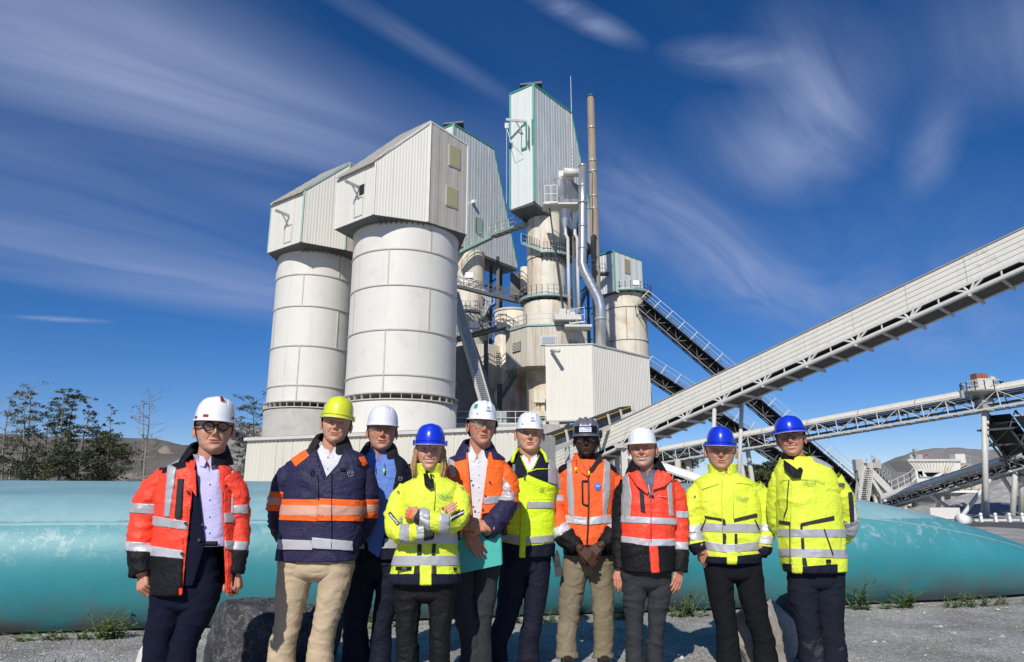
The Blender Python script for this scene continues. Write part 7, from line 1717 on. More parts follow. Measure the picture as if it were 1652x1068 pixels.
people.append(dict(label='man in dark navy jacket with orange bands and beige trousers under a yellow helmet', D=4.8, x=510, seed=30, tone=FAIR2, chin=(536, 715), hat_top=(540, 640), hat=(513, 566, 679), hatcol=(.66, .70, .03), hatstyle='cap', yaw=-.02, roll=.10, nod=-.03,
    neck=(532, 725), rows=rows2, jacket=C['navy'], trousers=C['beige'], crotch=940, smile=.8, beard=.35, stub=(.26, .16, .10), hair=hair_cap((.06, .035, .02), 0), nk=1.05,
    open=[[(507, 715), (560, 715), (545, 748), (526, 770)]], under=[('shirt', C['white'], -.030, [[(524, 712), (546, 712), (535, 738)]], 860)],
    patch=[([(466, 736), (490, 722), (499, 735), (477, 753)], C['orange'], 'shoulder_patch', False), ([(579, 738), (587, 737), (593, 748), (585, 753)], C['orange'], 'shoulder_patch', False), (Bq(430, 805, 815, 512, 806, 816), C['orange'], 'orange_band', True), (Bq(430, 829, 838, 512, 833, 841), C['orange'], 'orange_band', True), (Bq(430, 814, 830, 512, 816, 833), C['tape_salmon'], 'reflective_band', True),
           (Bq(512, 804, 814, 600, 808, 818), C['orange'], 'orange_band', True), (Bq(512, 831, 840, 600, 832, 841), C['orange'], 'orange_band', True), (Bq(512, 814, 831, 600, 818, 832), C['tape_salmon'], 'reflective_band', True),
           (Bq(450, 870, 886, 504, 872, 887), C['tape_light'], 'reflective_band', True), (Bq(504, 867, 884, 568, 873, 888), C['tape_light'], 'reflective_band', True)],
    arms=[dict(pts=[(488, 752, 0, 19), (467, 770, 0, 20), (452, 808, .03, 18.5), (451, 845, .10, 17), (478, 880, .21, 14), (512, 890, .24, 11)], amp=.008, bands=[(Bq(420, 791, 800, 472, 795, 804), C['orange'], 'orange_band'), (Bq(420, 800, 813, 472, 804, 817), C['tape_salmon'], 'reflective_band'), (Bq(420, 813, 822, 472, 817, 826), C['orange'], 'orange_band')]),
          dict(pts=[(576, 756, .02, 18), (590, 775, .04, 18), (594, 815, .08, 16.5), (588, 850, .15, 15), (560, 880, .22, 13), (530, 885, .25, 11)], bands=[(Bq(572, 806, 814, 615, 806, 814), C['orange'], 'orange_band'), (Bq(572, 814, 827, 615, 814, 827), C['tape_salmon'], 'reflective_band'), (Bq(572, 827, 836, 615, 827, 836), C['orange'], 'orange_band')])],
    legs=[[(480, 905, 30), (470, 965, 26), (463, 1010, 22.5), (453, 21.5)], [(545, 905, 29), (535, 965, 25), (524, 1010, 22), (516, 20.5)]],
    collars=[open_collar(532, 724, C['fleece'], .085, .085, .12, .06, 38, .024), shirt_collar(532, 722, C['white'])], post=post2))
# ------------------------------------------------ 3 blue shirt, behind
def post3(root, J, jc, HT, s, layers, sp):
    D = sp['D']; toggle(layers['shirt'][0], 620, 761, 748, D, J, mat('neon_toggle', (.6, .9, .03), .5)); wings(root, D, 611, 742, C['blue'], 12, 22, -.095)
    emblem_ring(jc, 645, 772, D, J, mat('pale_embroidery', (.4, .4, .46), .7), .015)
rows3 = [(728, 588, 636, .085), (735, 577, 645, .11), (745, 566, 655, .13), (765, 563, 662, .15), (820, 562, 666, .16), (870, 562, 668, .16), (900, 562, 668, .155)]
people.append(dict(label='man in blue shirt and dark navy jacket with white helmet, behind the yellow helmeted man', D=5.25, x=592, seed=50, tone=RUDDY, chin=(613, 727), hat_top=(614, 655), hat=(588, 641, 690), hatcol=(.74, .74, .80), hatstyle='vent', yaw=.05, roll=.03, nod=-.02, age=1,
    neck=(611, 736), rows=rows3, jacket=C['darknavy'], trousers=C['darknavy'], crotch=950, smile=.25, beard=.35, stub=(.42, .36, .32), hair=hair_cap((.25, .22, .2), 0), glasses=dict(col=(.25, .16, .12), r=.021, thick=.0013),
    open=[[(590, 722), (633, 722), (640, 760), (612, 905), (590, 905)]], under=[('shirt', C['blue'], -.030, [[(604, 715), (622, 715), (612, 746)]], 896)],
    patch=[(Bq(612, 811, 819, 680, 814, 822), C['orange'], 'orange_band', True), (Bq(612, 819, 830, 680, 822, 833), C['tape_salmon'], 'reflective_band', True), (Bq(612, 830, 839, 680, 833, 842), C['orange'], 'orange_band', True), (Bq(560, 869, 886, 602, 869, 884), C['tape'], 'reflective_band', True), (Bq(602, 868, 884, 680, 870, 886), C['tape'], 'reflective_band', True)],
    arms=[dict(pts=[(578, 752, 0, 17), (568, 775, .03, 17), (566, 820, .08, 16), (580, 860, .15, 14), (606, 872, .2, 12)]), dict(pts=[(650, 756, 0, 17), (661, 778, .03, 17), (668, 820, .08, 16), (655, 860, .15, 14), (626, 872, .2, 12)])],
    legs=[[(588, 905, 26), (578, 960, 25), (573, 1010, 22), (572, 21)], [(634, 905, 26), (626, 960, 22), (616, 1010, 18), (613, 17)]],
    collars=[open_collar(611, 732, C['fleece'], .082, .08, .11, .06, 42, .024), shirt_collar(611, 730, C['blue'])], post=post3))
# ------------------------------------------------ 4 woman, arms crossed
def hair4(root, HT, s, hp):
    m = mat('blonde_hair', (.36, .20, .085), .55, var=.4, vscale=40, bump=.8, bscale=70, streak=[((.55, .36, .18), 60, .45, .6, .7, .03), ((.16, .085, .035), 45, .5, .7, .7, .03)]); rr = random.Random(2)
    mb = MB()
    for k in range(260):
        a = (rr.uniform(-2.75, -.98) if rr.random() < .5 else rr.uniform(.98, 2.75)) if rr.random() < .92 else rr.uniform(2.7, 3.6)
        r0 = rr.uniform(.86, 1.03); x0, y0 = math.sin(a)*.083*r0, .012-math.cos(a)*.098*r0; out = rr.uniform(.0, .024); end = rr.uniform(-.030, .004)-(.02 if abs(a) < 1.4 else 0)
        pts = [(x0*.93, y0, .16), (x0*1.04, y0, .12), (x0*(1.10+out*3), y0*1.03, .07), (x0*(1.15+out*7), y0*1.0-.006, .02), (x0*(1.08+out*5), y0-.014+rr.uniform(-.006, .006), end)]
        mb.poly([tuple(v) for v in HT(np.array(pts)*s)], [.006, .0075, .0075, .006, .002], 5, False)
    mb.build('hair', m, root, True)
def post4(root, J, jc, HT, s, layers, sp):
    D = sp['D']; logo(jc, 710, 800, D, J, 1.0, logo_m2, .10); a, b = sp['arms'][0], sp['arms'][1]
    zipline(root, jc, [(701, 778), (702, 800), (700, 825)], D, mat('lime_edge', (.42, .52, .03), .7), .003, J, 'placket_edge')
    m = C['black']; flap(J, [(683, 764, -.142), (689, 763, -.152), (699, 785, -.168), (693, 789, -.165), (685, 783, -.15)], D, 0, m, 'storm_flap'); flap(J, [(693, 765, -.15), (696, 764, -.152), (700, 786, -.168), (697, 787, -.168)], D, 0, m, 'storm_flap')
    button(jc, 698.5, 768, D, C['zip'], J, .006, 'snap')
    p, n = surf_at(jc, 652, 917, D); MB().box(p, (.098, .006, .022)).build('id_strip', C['black'], J); text_on('IIIXIIII', .020, p+n*.006, n, mat('grey_digits', (.25, .26, .25), .6), J)
    p, n = surf_at(jc, 733, 918, D); MB().box(p, (.022, .006, .020)).build('size_label', C['black'], J)
    cl = a['cl']; # bracelet and watch on the upper wrist
    w = P(664.5, 831, D-.222); mb = MB(); d = (P(645, 826, D-.12)-w).normalized(); 
    mb.tube(w-d*.004, w+d*.004, .033, n=18); mb.build('bracelet', C['orange'], root, True)
    emblem_ring(a['cl'], 643, 794, D, J, grey_print, .006); emblem_ring(b['cl'], 745, 789, D, b['obj'], grey_print, .010)
rows4 = [(764, 672, 716, .075), (772, 664, 724, .10), (781, 650, 738, .12), (800, 645, 742, .145), (840, 645, 738, .15), (870, 643, 737, .145), (905, 634, 741, .15), (938, 627, 745, .155)]
people.append(dict(label='blonde woman with crossed arms in bright yellow hi-vis jacket and blue helmet', D=4.55, x=687, seed=70, tone=FAIR2, chin=(691, 759), hat_top=(694, 684), hat=(668, 720, 722), hatcol=(.006, .035, .56), hatstyle='cap', yaw=.0, roll=.02, nod=-.02, female=True,
    neck=(692, 768), rows=rows4, jacket=C['yellow'], trousers=C['black'], crotch=975, smile=1.0, teeth=True, hair=hair4, brow=(.2, .12, .07), nk=.86,
    patch=[(Bq(600, 862, 878, 770, 861, 877), C['tape_light'], 'reflective_band', False), (Bq(600, 897, 913, 770, 896, 912), C['tape'], 'reflective_band', False), (Bq(600, 926, 950, 770, 926, 950), C['darknavy'], 'hem_band', False),
           ([(678, 912), (696, 912), (696, 950), (677, 950)], C['yellow'], 'placket', True), ([(674, 878), (680, 878), (680, 896), (673, 896)], C['charcoal'], 'pocket_edge', True), ([(698, 878), (703, 878), (702, 896), (696, 896)], C['charcoal'], 'pocket_edge', True), ([(669, 913), (677, 913), (677, 926), (668, 926)], C['charcoal'], 'pocket_edge', True), ([(697, 913), (703, 913), (703, 926), (697, 926)], C['charcoal'], 'pocket_edge', True)],
    arms=[dict(pts=[(660, 792, 0, 17), (645, 808, -.02, 18), (637, 835, -.06, 16.5), (638, 856, -.11, 15), (655, 861, -.19, 14), (678, 860, -.235, 12.5), (697, 858, -.24, 10.5)], amp=.008, bands=[([(626, 829), (630, 825), (645, 845), (641, 849)], C['charcoal'], 'dark_stripe', 0), ([(628.5, 830.5), (630, 829), (642.5, 845), (641, 846.5)], C['white'], 'light_stripe', 0, .006), (Bq(645, 835, 880, 660, 835, 880), C['tape'], 'reflective_band', -.08), (Bq(672, 840, 880, 683, 840, 880), C['tape'], 'reflective_band', -.08), (Bq(684, 840, 880, 705, 840, 880), C['charcoal'], 'dark_cuff', -.12)]),
          dict(pts=[(726, 792, 0, 17), (741, 806, -.02, 17.5), (742, 830, -.08, 16), (728, 845, -.16, 15), (706, 843, -.24, 14), (690, 838, -.255, 13), (675, 831, -.245, 11)], amp=.008, bands=[(Bq(709, 820, 870, 725, 820, 870), C['tape_light'], 'reflective_band', -.08), (Bq(677, 815, 870, 693, 820, 870), C['tape'], 'reflective_band', -.08), (Bq(664, 810, 860, 677, 815, 870), C['charcoal'], 'dark_cuff', -.12), ([(727, 832), (748, 822), (748, 830), (727, 841)], C['charcoal'], 'dark_stripe', 0), ([(727, 835), (748, 825), (748, 827.5), (727, 838)], C['white'], 'light_stripe', 0, .006)],
               hand=dict(wrist=(671, 831, -.245), to=(648, 823, -.115), back=(-.3, -1, .3), curl=(12, 25, 20), side=1, s=.95)),
          dict(pts=[(717, 826, -.225, 6), (719, 824, -.23, 6)], hand=dict(wrist=(704, 838, -.20), to=(724, 822, -.215), back=(.1, -1, .4), curl=(8, 10, 8), side=-1, s=.82, spread=1))],
    legs=[[(660, 945, 25), (658, 985, 22), (656, 1030, 19.5), (657, 18.5)], [(712, 945, 25), (711, 985, 21), (709, 1030, 18), (709, 17)]],
    collars=[((692, 768, .080, .078, .070, .012, 8, C['yellow']), dict(thick=.010, yoff=.0, droop=.2, front_drop=-.1, name='collar'))], post=post4))
# ------------------------------------------------ 5 orange jacket, white ridge helmet, folder
def st_ridge(o, T, a0, L0, h):
    sticker(o, T, a0, L0, h, .14, h*.50, .045, .034, white_m, 'label', .0055); sticker(o, T, a0, L0, h, .14, h*.54, .022, .010, sticker_m, 'label_mark', .0075); sticker(o, T, a0, L0, h, .14, h*.40, .034, .005, sticker_m, 'label_line', .0075)
    for t in (-.62, 1.0): sticker(o, T, a0, L0, h, t, h*.20, .012, .006, C['zip'], 'vent_slot', .004)
def st5(o, T, a0, L0, h): st_ridge(o, T, a0, L0, h); sticker(o, T, a0, L0, h, -.85, h*.62, .030, .030, mat('green_sticker', (.03, .35, .10), .5), 'green_mark', .005)
def post5(root, J, jc, HT, s, layers, sp):
    D = sp['D']; wings(root, D, 770, 740, C['white'], 11, 23, -.10)
    for y in (745, 765, 785, 805, 825): button(layers['shirt'][0], 772, y, D, white_m, layers['shirt'][1], .004)
    for x, y in ((761, 776), (764, 818), (783, 800), (790, 778), (779, 822)): button(jc, x, y, D, mat('dark_red_snap', (.12, .02, .02), .4), J, .007, 'snap')
    mb = MB(); mb.tube(P(767.5, 870, D-.235), P(767.5, 872, D-.235), .009, n=10)
rows5 = [(728, 748, 795, .085), (734, 738, 806, .11), (742, 727, 815, .13), (762, 722, 818, .15), (810, 722, 816, .16), (845, 722, 816, .16), (862, 722, 816, .155)]
people.append(dict(label='man holding a teal folder in open orange jacket over white shirt with safety glasses', D=5.0, x=768, seed=90, tone=RUDDY, chin=(775, 719), hat_top=(774, 647), hat=(750, 798, 680), hatcol=(.80, .83, .80), hatstyle='ridge', stick=st5, yaw=.18, roll=.06, nod=.0, wide=.92,
    neck=(769, 733), rows=rows5, jacket=C['orange'], trousers=C['charcoal'], crotch=955, smile=.3, teeth=False, beard=.15, hair=hair_cap((.12, .08, .05), 0), glasses=dict(col=(.05, .07, .04), r=.024, thick=.0012, round_=False, lens=.22, w=1.1),
    open=[[(753, 720), (790, 720), (784, 770), (770, 870), (764, 870)]], under=[('shirt', C['white'], -.030, [[(761, 714), (778, 714), (770, 742)]], 866)],
    patch=[(Bq(700, 797, 808, 763, 798, 810), C['tape'], 'reflective_band', True), (Bq(778, 802, 814, 830, 798, 810), C['tape'], 'reflective_band', True), (Bq(700, 824, 834, 768, 826, 838), C['tape'], 'reflective_band', True), ([(720, 838), (830, 820), (830, 880), (720, 880)], C['darknavy'], 'navy_hem', True), ([(722, 735), (730, 730), (736, 768), (729, 770)], C['tape'], 'reflective_stripe', True), ([(720, 720), (752, 720), (752, 741), (735, 745), (720, 738)], C['navy'], 'yoke', True), ([(790, 720), (815, 725), (818, 742), (795, 741)], C['navy'], 'yoke', True)],
    arms=[dict(pts=[(735, 755, 0, 17), (726, 775, .0, 17), (722, 810, -.03, 15), (728, 845, -.10, 14), (748, 860, -.19, 12)], bands=[(Bq(690, 826, 900, 770, 826, 900), C['darknavy'], 'navy_cuff')], hand=dict(wrist=(755, 855, -.205), to=(772, 884, -.245), back=(-.1, -1, .25), curl=(10, 14, 10), side=1, s=1.08, spread=4)),
          dict(pts=[(803, 757, 0, 18), (817, 778, .0, 18), (819, 805, -.05, 17), (809, 828, -.12, 16), (795, 846, -.19, 15), (785, 856, -.235, 13)], amp=.009, bands=[([(803, 789), (812, 770), (824, 785), (824, 793)], C['tape'], 'reflective_band', 0), (Bq(795, 790, 806, 830, 795, 808), C['tape'], 'reflective_band'), ([(770, 803), (835, 810), (835, 900), (760, 900)], C['navy'], 'navy_cuff')],
               hand=dict(wrist=(784, 850, -.25), to=(756, 844, -.27), back=(-.2, -1, .35), curl=(18, 30, 22), side=-1, s=1.15, thumb=50, spread=6))],
    legs=[[(748, 900, 25), (747, 960, 23), (757, 1010, 22), (762, 20)], [(784, 900, 24), (781, 960, 21), (777, 1010, 18), (775, 17)]],
    collars=[open_collar(769, 731, C['navy'], .085, .082, .115, .055, 38, .018), shirt_collar(770, 729, C['white'])], post=post5))
# ------------------------------------------------ 6 lime yellow and navy, white ridge helmet
def post6(root, J, jc, HT, s, layers, sp):
    D = sp['D']; wings(root, D, 854, 748, C['white'], 12, 20, -.095); emblem_ring(jc, 874, 789, D, J, mat('dark_green_print', (.12, .17, .03), .7), .012)
    p, n = surf_at(jc, 874, 792.5, D); MB().beam(p-Vector((.024, 0, 0)), p+Vector((.024, 0, 0)), .003, .002).build('lettering_line', grey_print, J)
    p, n = surf_at(jc, 846.5, 770, D); MB().box(p, (.012, .008, .030)).build('zip_pull', C['zip'], J); q = P(829, 765, D-.14); mb = MB(); mb.poly([q+Vector((math.cos(a)*.010, 0, math.sin(a)*.03)) for a in np.linspace(0, 2*PI, 14)], .003, 5, False); mb.box(q+Vector((0, 0, .05)), (.02, .015, .05)); mb.build('keyring', mat('key_metal', (.35, .42, .35), .3, metal=.8), root)
    for sg, (x0, y0, x1, y1) in ((-1, (836, 724, 826, 746)), (1, (871, 724, 883, 746))): a, b = P(x0, y0, D-.03), P(x1, y1, D-.125); mb = MB(); mb.poly([a, a.lerp(b, .5)+Vector((sg*.006, -.015, .01)), b], [.011, .012, .013], 8); mb.build('collar_piping', C['yellowlime'], root, True)
    zipline(root, jc, [(851, 762), (866, 757), (885, 757)], D, C['yellowlime'], .004, J, 'piping')
rows6 = [(735, 834, 876, .085), (741, 826, 884, .11), (749, 814, 893, .13), (770, 810, 897, .15), (815, 807, 895, .155), (860, 806, 894, .155), (895, 806, 893, .15)]
people.append(dict(label='dark haired man in lime yellow and navy jacket with white shirt and white ridged helmet', D=5.5, x=845, seed=110, tone=FAIR2, chin=(854, 729), hat_top=(854, 665.5), hat=(832, 877, 696), hatcol=(.80, .83, .80), hatstyle='ridge', stick=st_ridge, yaw=.04, roll=.03, nod=-.02, wide=1.06,
    neck=(854, 738), rows=rows6, jacket=C['yellowlime'], trousers=C['darknavy'], crotch=945, smile=.2, hair=hair_cap((.025, .015, .012), 0), brow=(.03, .02, .015), nk=1.1,
    open=[[(838, 730), (871, 730), (862, 750), (854, 762)]], under=[('shirt', C['white'], -.028, [[(846, 722), (862, 722), (854, 748)]], 820)],
    patch=[([(800, 725), (835, 725), (850, 760), (850, 768), (815, 778), (800, 780)], C['darknavy'], 'navy_yoke', True), ([(850, 765), (852, 760), (873, 730), (910, 730), (910, 786), (893, 782), (866, 772)], C['darknavy'], 'navy_yoke', True), (Bq(795, 808, 819, 843, 809, 820), C['segtape'], 'reflective_band', True), (Bq(851, 809, 820, 915, 811, 820), C['segtape'], 'reflective_band', True),
           (Bq(795, 857, 868, 838, 865, 878), C['segtape'], 'reflective_band', True), (Bq(847, 867, 878, 915, 860, 872), C['segtape'], 'reflective_band', True), ([(800, 872), (838, 880), (838, 910), (800, 910)], C['darknavy'], 'navy_hem', True), ([(847, 881), (915, 874), (915, 910), (847, 910)], C['darknavy'], 'navy_hem', True), ([(841, 810), (851, 810), (847, 910), (837, 910)], C['yellowlime'], 'placket', True),
           ([(884, 742), (896, 746), (898, 782), (884, 778)], C['tape'], 'shoulder_tape', True)],
    arms=[dict(pts=[(824, 762, 0, 14), (814, 780, .04, 14), (812, 815, .10, 13), (822, 850, .18, 12), (842, 862, .22, 10)], m=C['yellowlime']), dict(pts=[(884, 762, .02, 15), (893, 782, .06, 14), (894, 820, .12, 13), (884, 852, .19, 12), (864, 862, .23, 10)], bands=[(Bq(870, 735, 788, 915, 742, 790), C['tape'], 'shoulder_tape')])],
    legs=[[(830, 900, 23), (824, 960, 22), (812, 1010, 19), (801, 17)], [(868, 900, 22), (864, 960, 20.5), (858, 1010, 18), (853, 16.5)]],
    collars=[open_collar(854, 737, C['darknavy'], .084, .08, .10, .045, 36, .014), shirt_collar(854, 735, C['white'])], post=post6))
# ------------------------------------------------ 7 orange softshell, grey helmet
def st7(o, T, a0, L0, h): sticker(o, T, a0, L0, h, -.03, .044, .088, .050, white_m, 'label', .014); sticker(o, T, a0, L0, h, -.30, .056, .014, .014, sticker_m, 'label_mark', .0165); 
def st7b(o, T, a0, L0, h):
    st7(o, T, a0, L0, h)
    for k, (w, z) in enumerate(((.045, .058), (.045, .050), (.04, .042), (.07, .032))): sticker(o, T, a0, L0, h, .10 if k < 3 else -.02, z, w, .0025, sticker_m, 'label_line', .0165)
def post7(root, J, jc, HT, s, layers, sp):
    D = sp['D']; zipline(root, jc, [(949, 768), (949.5, 800), (949, 840), (947, 877)], D, C['zip'], .006, J); ng = mat('neon_toggle', (.75, .85, .02), .5)
    toggle(jc, 929, 758, 742, D, J, ng); toggle(jc, 950, 764, 752, D, J, ng)
    for pts in ([(939, 776), (948, 776)], [(939.5, 776), (940, 812)], [(940, 812), (945, 815), (948, 815)]): zipline(root, jc, pts, D, C['charcoal'], .007, J, 'pocket_trim')
    p, n = surf_at(jc, 964, 784, D); bm_ = mat('blue_badge', (.03, .18, .75), .5); mb = MB(); pts = []
    up = Vector((0, 0, 1)); xx = up.cross(n).normalized(); yy = n.cross(xx)
    for i in range(32): a = i/32*2*PI; r_ = .024*(1+.07*math.cos(8*a)); pts.append(p+xx*math.cos(a)*r_+yy*math.sin(a)*r_+n*.002)
    mb.add(pts+[q-n*.006 for q in pts], [tuple(range(32)), tuple(range(32, 64))[::-1]]+[(i, (i+1) % 32, 32+(i+1) % 32, 32+i) for i in range(32)])
    for sg in (-1, 1): mb.add([p+xx*sg*.004-yy*.02, p+xx*sg*.014-yy*.018, p+xx*sg*.016-yy*.036, p+xx*sg*.005-yy*.032], [(0, 1, 2, 3)])
    b = mb.build('badge', bm_, J); lm = mat('badge_print', (.6, .75, .9), .5)
    for k in (0, 1): MB().beam(p+n*.004+yy*(.006-k*.010)-xx*.014, p+n*.004+yy*(.006-k*.010)+xx*.014, .004, .0015, n).build('badge_line', lm, b)
    flap(root, [(923, 738, -.07), (929, 730, -.10), (946, 758, -.165), (948, 768, -.168), (938, 762, -.15)], D, 0, C['softorange'], 'collar_wing', .008); flap(root, [(969, 733, -.10), (972, 742, -.09), (956, 762, -.15), (950, 760, -.165)], D, 0, C['charcoal'], 'collar_wing', .008)
    # dust on the forearm band is cloth detail; radio hangs from the belt
rows7 = [(742, 922, 974, .085), (748, 913, 983, .11), (757, 901, 994, .13), (778, 903, 995, .15), (820, 907, 990, .155), (860, 909, 988, .155), (893, 910, 988, .15)]
people.append(dict(label='dark skinned man in orange softshell with grey vertical bands and dusty khaki trousers', D=5.6, x=948, seed=130, tone=DARK, chin=(947, 737), hat_top=(948, 674), hat=(924, 972, 707), hatcol=(.13, .13, .15), hatstyle='sport', stick=st7b, yaw=-.02, roll=.0, nod=-.02, brow=(.01, .008, .006),
    neck=(948, 745), rows=rows7, jacket=C['softorange'], trousers=C['khaki'], crotch=942, smile=.0, beard=.75, stub=(.012, .010, .009), hair=hair_cap((.01, .01, .01), 0), glasses=dict(col=(.02, .015, .015), r=.021, thick=.0026, round_=False, w=1.2),
    patch=[([(902, 752), (922, 745), (920, 752), (900, 766)], C['black'], 'shoulder_patch', False), ([(974, 745), (992, 750), (997, 765), (982, 755)], C['black'], 'shoulder_patch', False), ([(909, 741), (921, 741), (926, 800), (926, 846), (915, 840), (915, 800)], C['tape'], 'reflective_stripe', True), ([(971, 741), (984, 741), (984, 790), (977, 845), (968, 845), (972, 790)], C['tape'], 'reflective_stripe', True),
           (Bq(895, 829, 841, 947, 835, 847), C['tape_light'], 'reflective_band', True), (Bq(951, 835, 847, 1005, 828, 840), C['tape_light'], 'reflective_band', True), (Bq(890, 878, 910, 1010, 880, 910), C['black'], 'dark_hem', False)],
    arms=[dict(pts=[(910, 772, 0, 17), (899, 790, .0, 17), (895, 822, -.02, 16.5), (902, 852, -.08, 16), (918, 872, -.16, 14), (932, 884, -.21, 10)], amp=.009, bands=[(Bq(875, 796, 806, 915, 799, 809), C['tape_light'], 'reflective_band'), ([(885, 858), (920, 838), (926, 850), (892, 872)], C['tape_light'], 'reflective_band'), ([(888, 871), (926, 849), (945, 870), (945, 905), (900, 905)], C['black'], 'dark_cuff')],
                hand=dict(wrist=(935, 884, -.225), to=(957, 903, -.25), back=(-.1, -1, .45), curl=(18, 30, 22), side=1, s=1.16, thumb=25)),
          dict(pts=[(987, 772, 0, 17), (997, 790, .0, 17), (1001, 822, -.02, 16), (997, 850, -.08, 15), (984, 867, -.15, 13), (972, 878, -.19, 10)], amp=.009, bands=[(Bq(985, 800, 810, 1020, 794, 806), C['tape_light'], 'reflective_band'), ([(983, 836), (1010, 856), (1004, 864), (977, 846)], C['tape_light'], 'reflective_band'), ([(977, 846), (1008, 866), (1000, 895), (960, 895), (960, 865)], C['black'], 'dark_cuff')],
                hand=dict(wrist=(969, 880, -.205), to=(945, 900, -.225), back=(.1, -1, .4), curl=(22, 30, 25), side=-1, s=1.14, thumb=30))],
    legs=[[(930, 905, 22), (922, 955, 21), (916, 1010, 18), (915, 16)], [(968, 905, 22), (971, 955, 19), (973, 1010, 17), (974, 15)]],
    collars=[((948, 747, .094, .088, .085, .0, 30, C['black']), dict(thick=.012, yoff=.0, droop=.4, front_drop=.2, name='collar', m2=C['softorange'])), ((948, 745, .080, .074, .045, .0, 20, C['black']), dict(thick=.006, droop=.2, front_drop=.2, name='shirt_collar'))], post=post7, tf=.007))
# ------------------------------------------------ 8 red jacket, white panel helmet, grey beard
def post8(root, J, jc, HT, s, layers, sp):
    D = sp['D']; zipline(root, jc, [(1050, 795), (1050, 835), (1050, 875)], D, mat('dark_red_seam', (.45, .03, .02), .6), .003, J, 'placket_edge')
    wings(root, D, 1044, 774, C['check'], 10, 18, -.095); p, n = surf_at(jc, 1063, 800, D); mb = MB(); mb.poly([p+Vector((math.cos(a)*.006, 0, math.sin(a)*.006)) for a in np.linspace(0, 2*PI, 12)], .0016, 4, False); mb.build('emblem', mat('pale_print', (.75, .45, .4), .6), J)
    q, n = surf_at(jc, 1070, 801, D); MB().beam(q-Vector((.022, 0, 0)), q+Vector((.022, 0, 0)), .007, .0015).build('lettering_line', mat('pale_print', (.75, .45, .4), .6), J)
    p = P(1049, 797, D-.165); mb = MB(); mb.poly([P(1046, 782, D-.15), p, p+Vector((0, 0, -.05))], .004, 6); mb.box(p+Vector((.006, -.01, .0)), (.035, .012, .018)); mb.build('zip_pull', mat('zip_metal', (.25, .25, .28), .35, metal=.7), J)
    flap(root, [(1057, 764, -.10), (1078, 762, -.10), (1086, 772, -.11), (1072, 784, -.165), (1054, 790, -.175)], D, 0, C['red'], 'collar_wing', .012); flap(root, [(1012, 762, -.09), (1020, 764, -.12), (1046, 792, -.172), (1044, 797, -.172), (1028, 784, -.16)], D, 0, C['red'], 'collar_wing', .010)
rows8 = [(758, 1018, 1068, .085), (764, 1012, 1076, .11), (772, 1006, 1084, .13), (792, 1004, 1088, .15), (830, 1003, 1089, .155), (880, 1003, 1087, .155), (919, 1003, 1085, .155)]
people.append(dict(label='smiling grey bearded man in red jacket with black lower half and white helmet', D=5.25, x=1045, seed=150, tone=RUDDY, chin=(1040, 754), hat_top=(1043, 694), hat=(1019, 1067, 721), hatcol=(.86, .86, .86), hatstyle='panel', yaw=-.10, roll=-.03, nod=-.02,
    neck=(1043, 762), rows=rows8, jacket=C['red'], trousers=C['charcoal'], crotch=965, smile=1.0, teeth=True, beard=.75, stub=(.42, .38, .34), hair=hair_cap((.30, .27, .25), 0), hs=1.04, age=1,
    open=[[(1024, 745), (1062, 745), (1058, 770), (1050, 798)]], under=[('shirt', C['check'], -.026, [[(1036, 742), (1052, 742), (1045, 768)]], 840)],
    patch=[([(1000, 757), (1012, 757), (1019, 800), (1016, 836), (1003, 836)], C['tape'], 'reflective_stripe', True), ([(1075, 770), (1083, 778), (1086, 832), (1080, 832)], C['tape'], 'reflective_stripe', True), (Bq(990, 832, 842, 1100, 837, 847), C['tape_light'], 'reflective_band', False), (Bq(990, 863, 873, 1047, 870, 881), C['tape_light'], 'reflective_band', True), (Bq(1048, 870, 881, 1100, 869, 880), C['tape_light'], 'reflective_band', True),
           ([(995, 873), (1048, 881), (1052, 935), (995, 935)], C['black'], 'black_hem', False), ([(1061, 881), (1100, 880), (1100, 935), (1063, 935)], C['black'], 'black_hem', False), ([(1047, 881), (1061, 881), (1063, 925), (1051, 925)], C['red'], 'placket', True), ([(1031, 783), (1038, 784), (1041, 826), (1034, 826)], C['charcoal'], 'pocket_zip', True)],
    arms=[dict(pts=[(1013, 782, .02, 14), (1004, 800, .06, 14), (1000, 840, .08, 13), (1000, 880, .06, 12.5), (1001, 918, .03, 11)], m=C['black'], hand=dict(wrist=(1001, 914, .03), to=(998, 940, .0), back=(-.6, -1, 0), curl=(22, 28, 20), side=1, s=1.05)),
          dict(pts=[(1080, 784, .0, 15), (1092, 800, .0, 14.5), (1096, 840, .02, 14), (1097, 880, .0, 13), (1096, 922, -.03, 12.5)], bands=[(Bq(1080, 824, 835, 1115, 825, 836), C['tape_light'], 'reflective_band'), (Bq(1080, 874, 886, 1115, 875, 887), C['tape_light'], 'reflective_band'), (Bq(1075, 886, 950, 1115, 887, 950), C['black'], 'black_cuff')],
               hand=dict(wrist=(1095, 916, -.03), to=(1092, 944, -.06), back=(.5, -1, 0), curl=(22, 30, 20), side=-1, s=1.08))],
    legs=[[(1024, 920, 22), (1023, 965, 19), (1024, 1020, 15.5), (1025, 14.5)], [(1064, 920, 21), (1062, 965, 18.5), (1058, 1020, 14.5), (1057, 13.5)]],
    collars=[open_collar(1043, 760, C['black'], .085, .082, .115, .06, 40, .022), shirt_collar(1043, 758, C['check'])], post=post8, tf=.008))
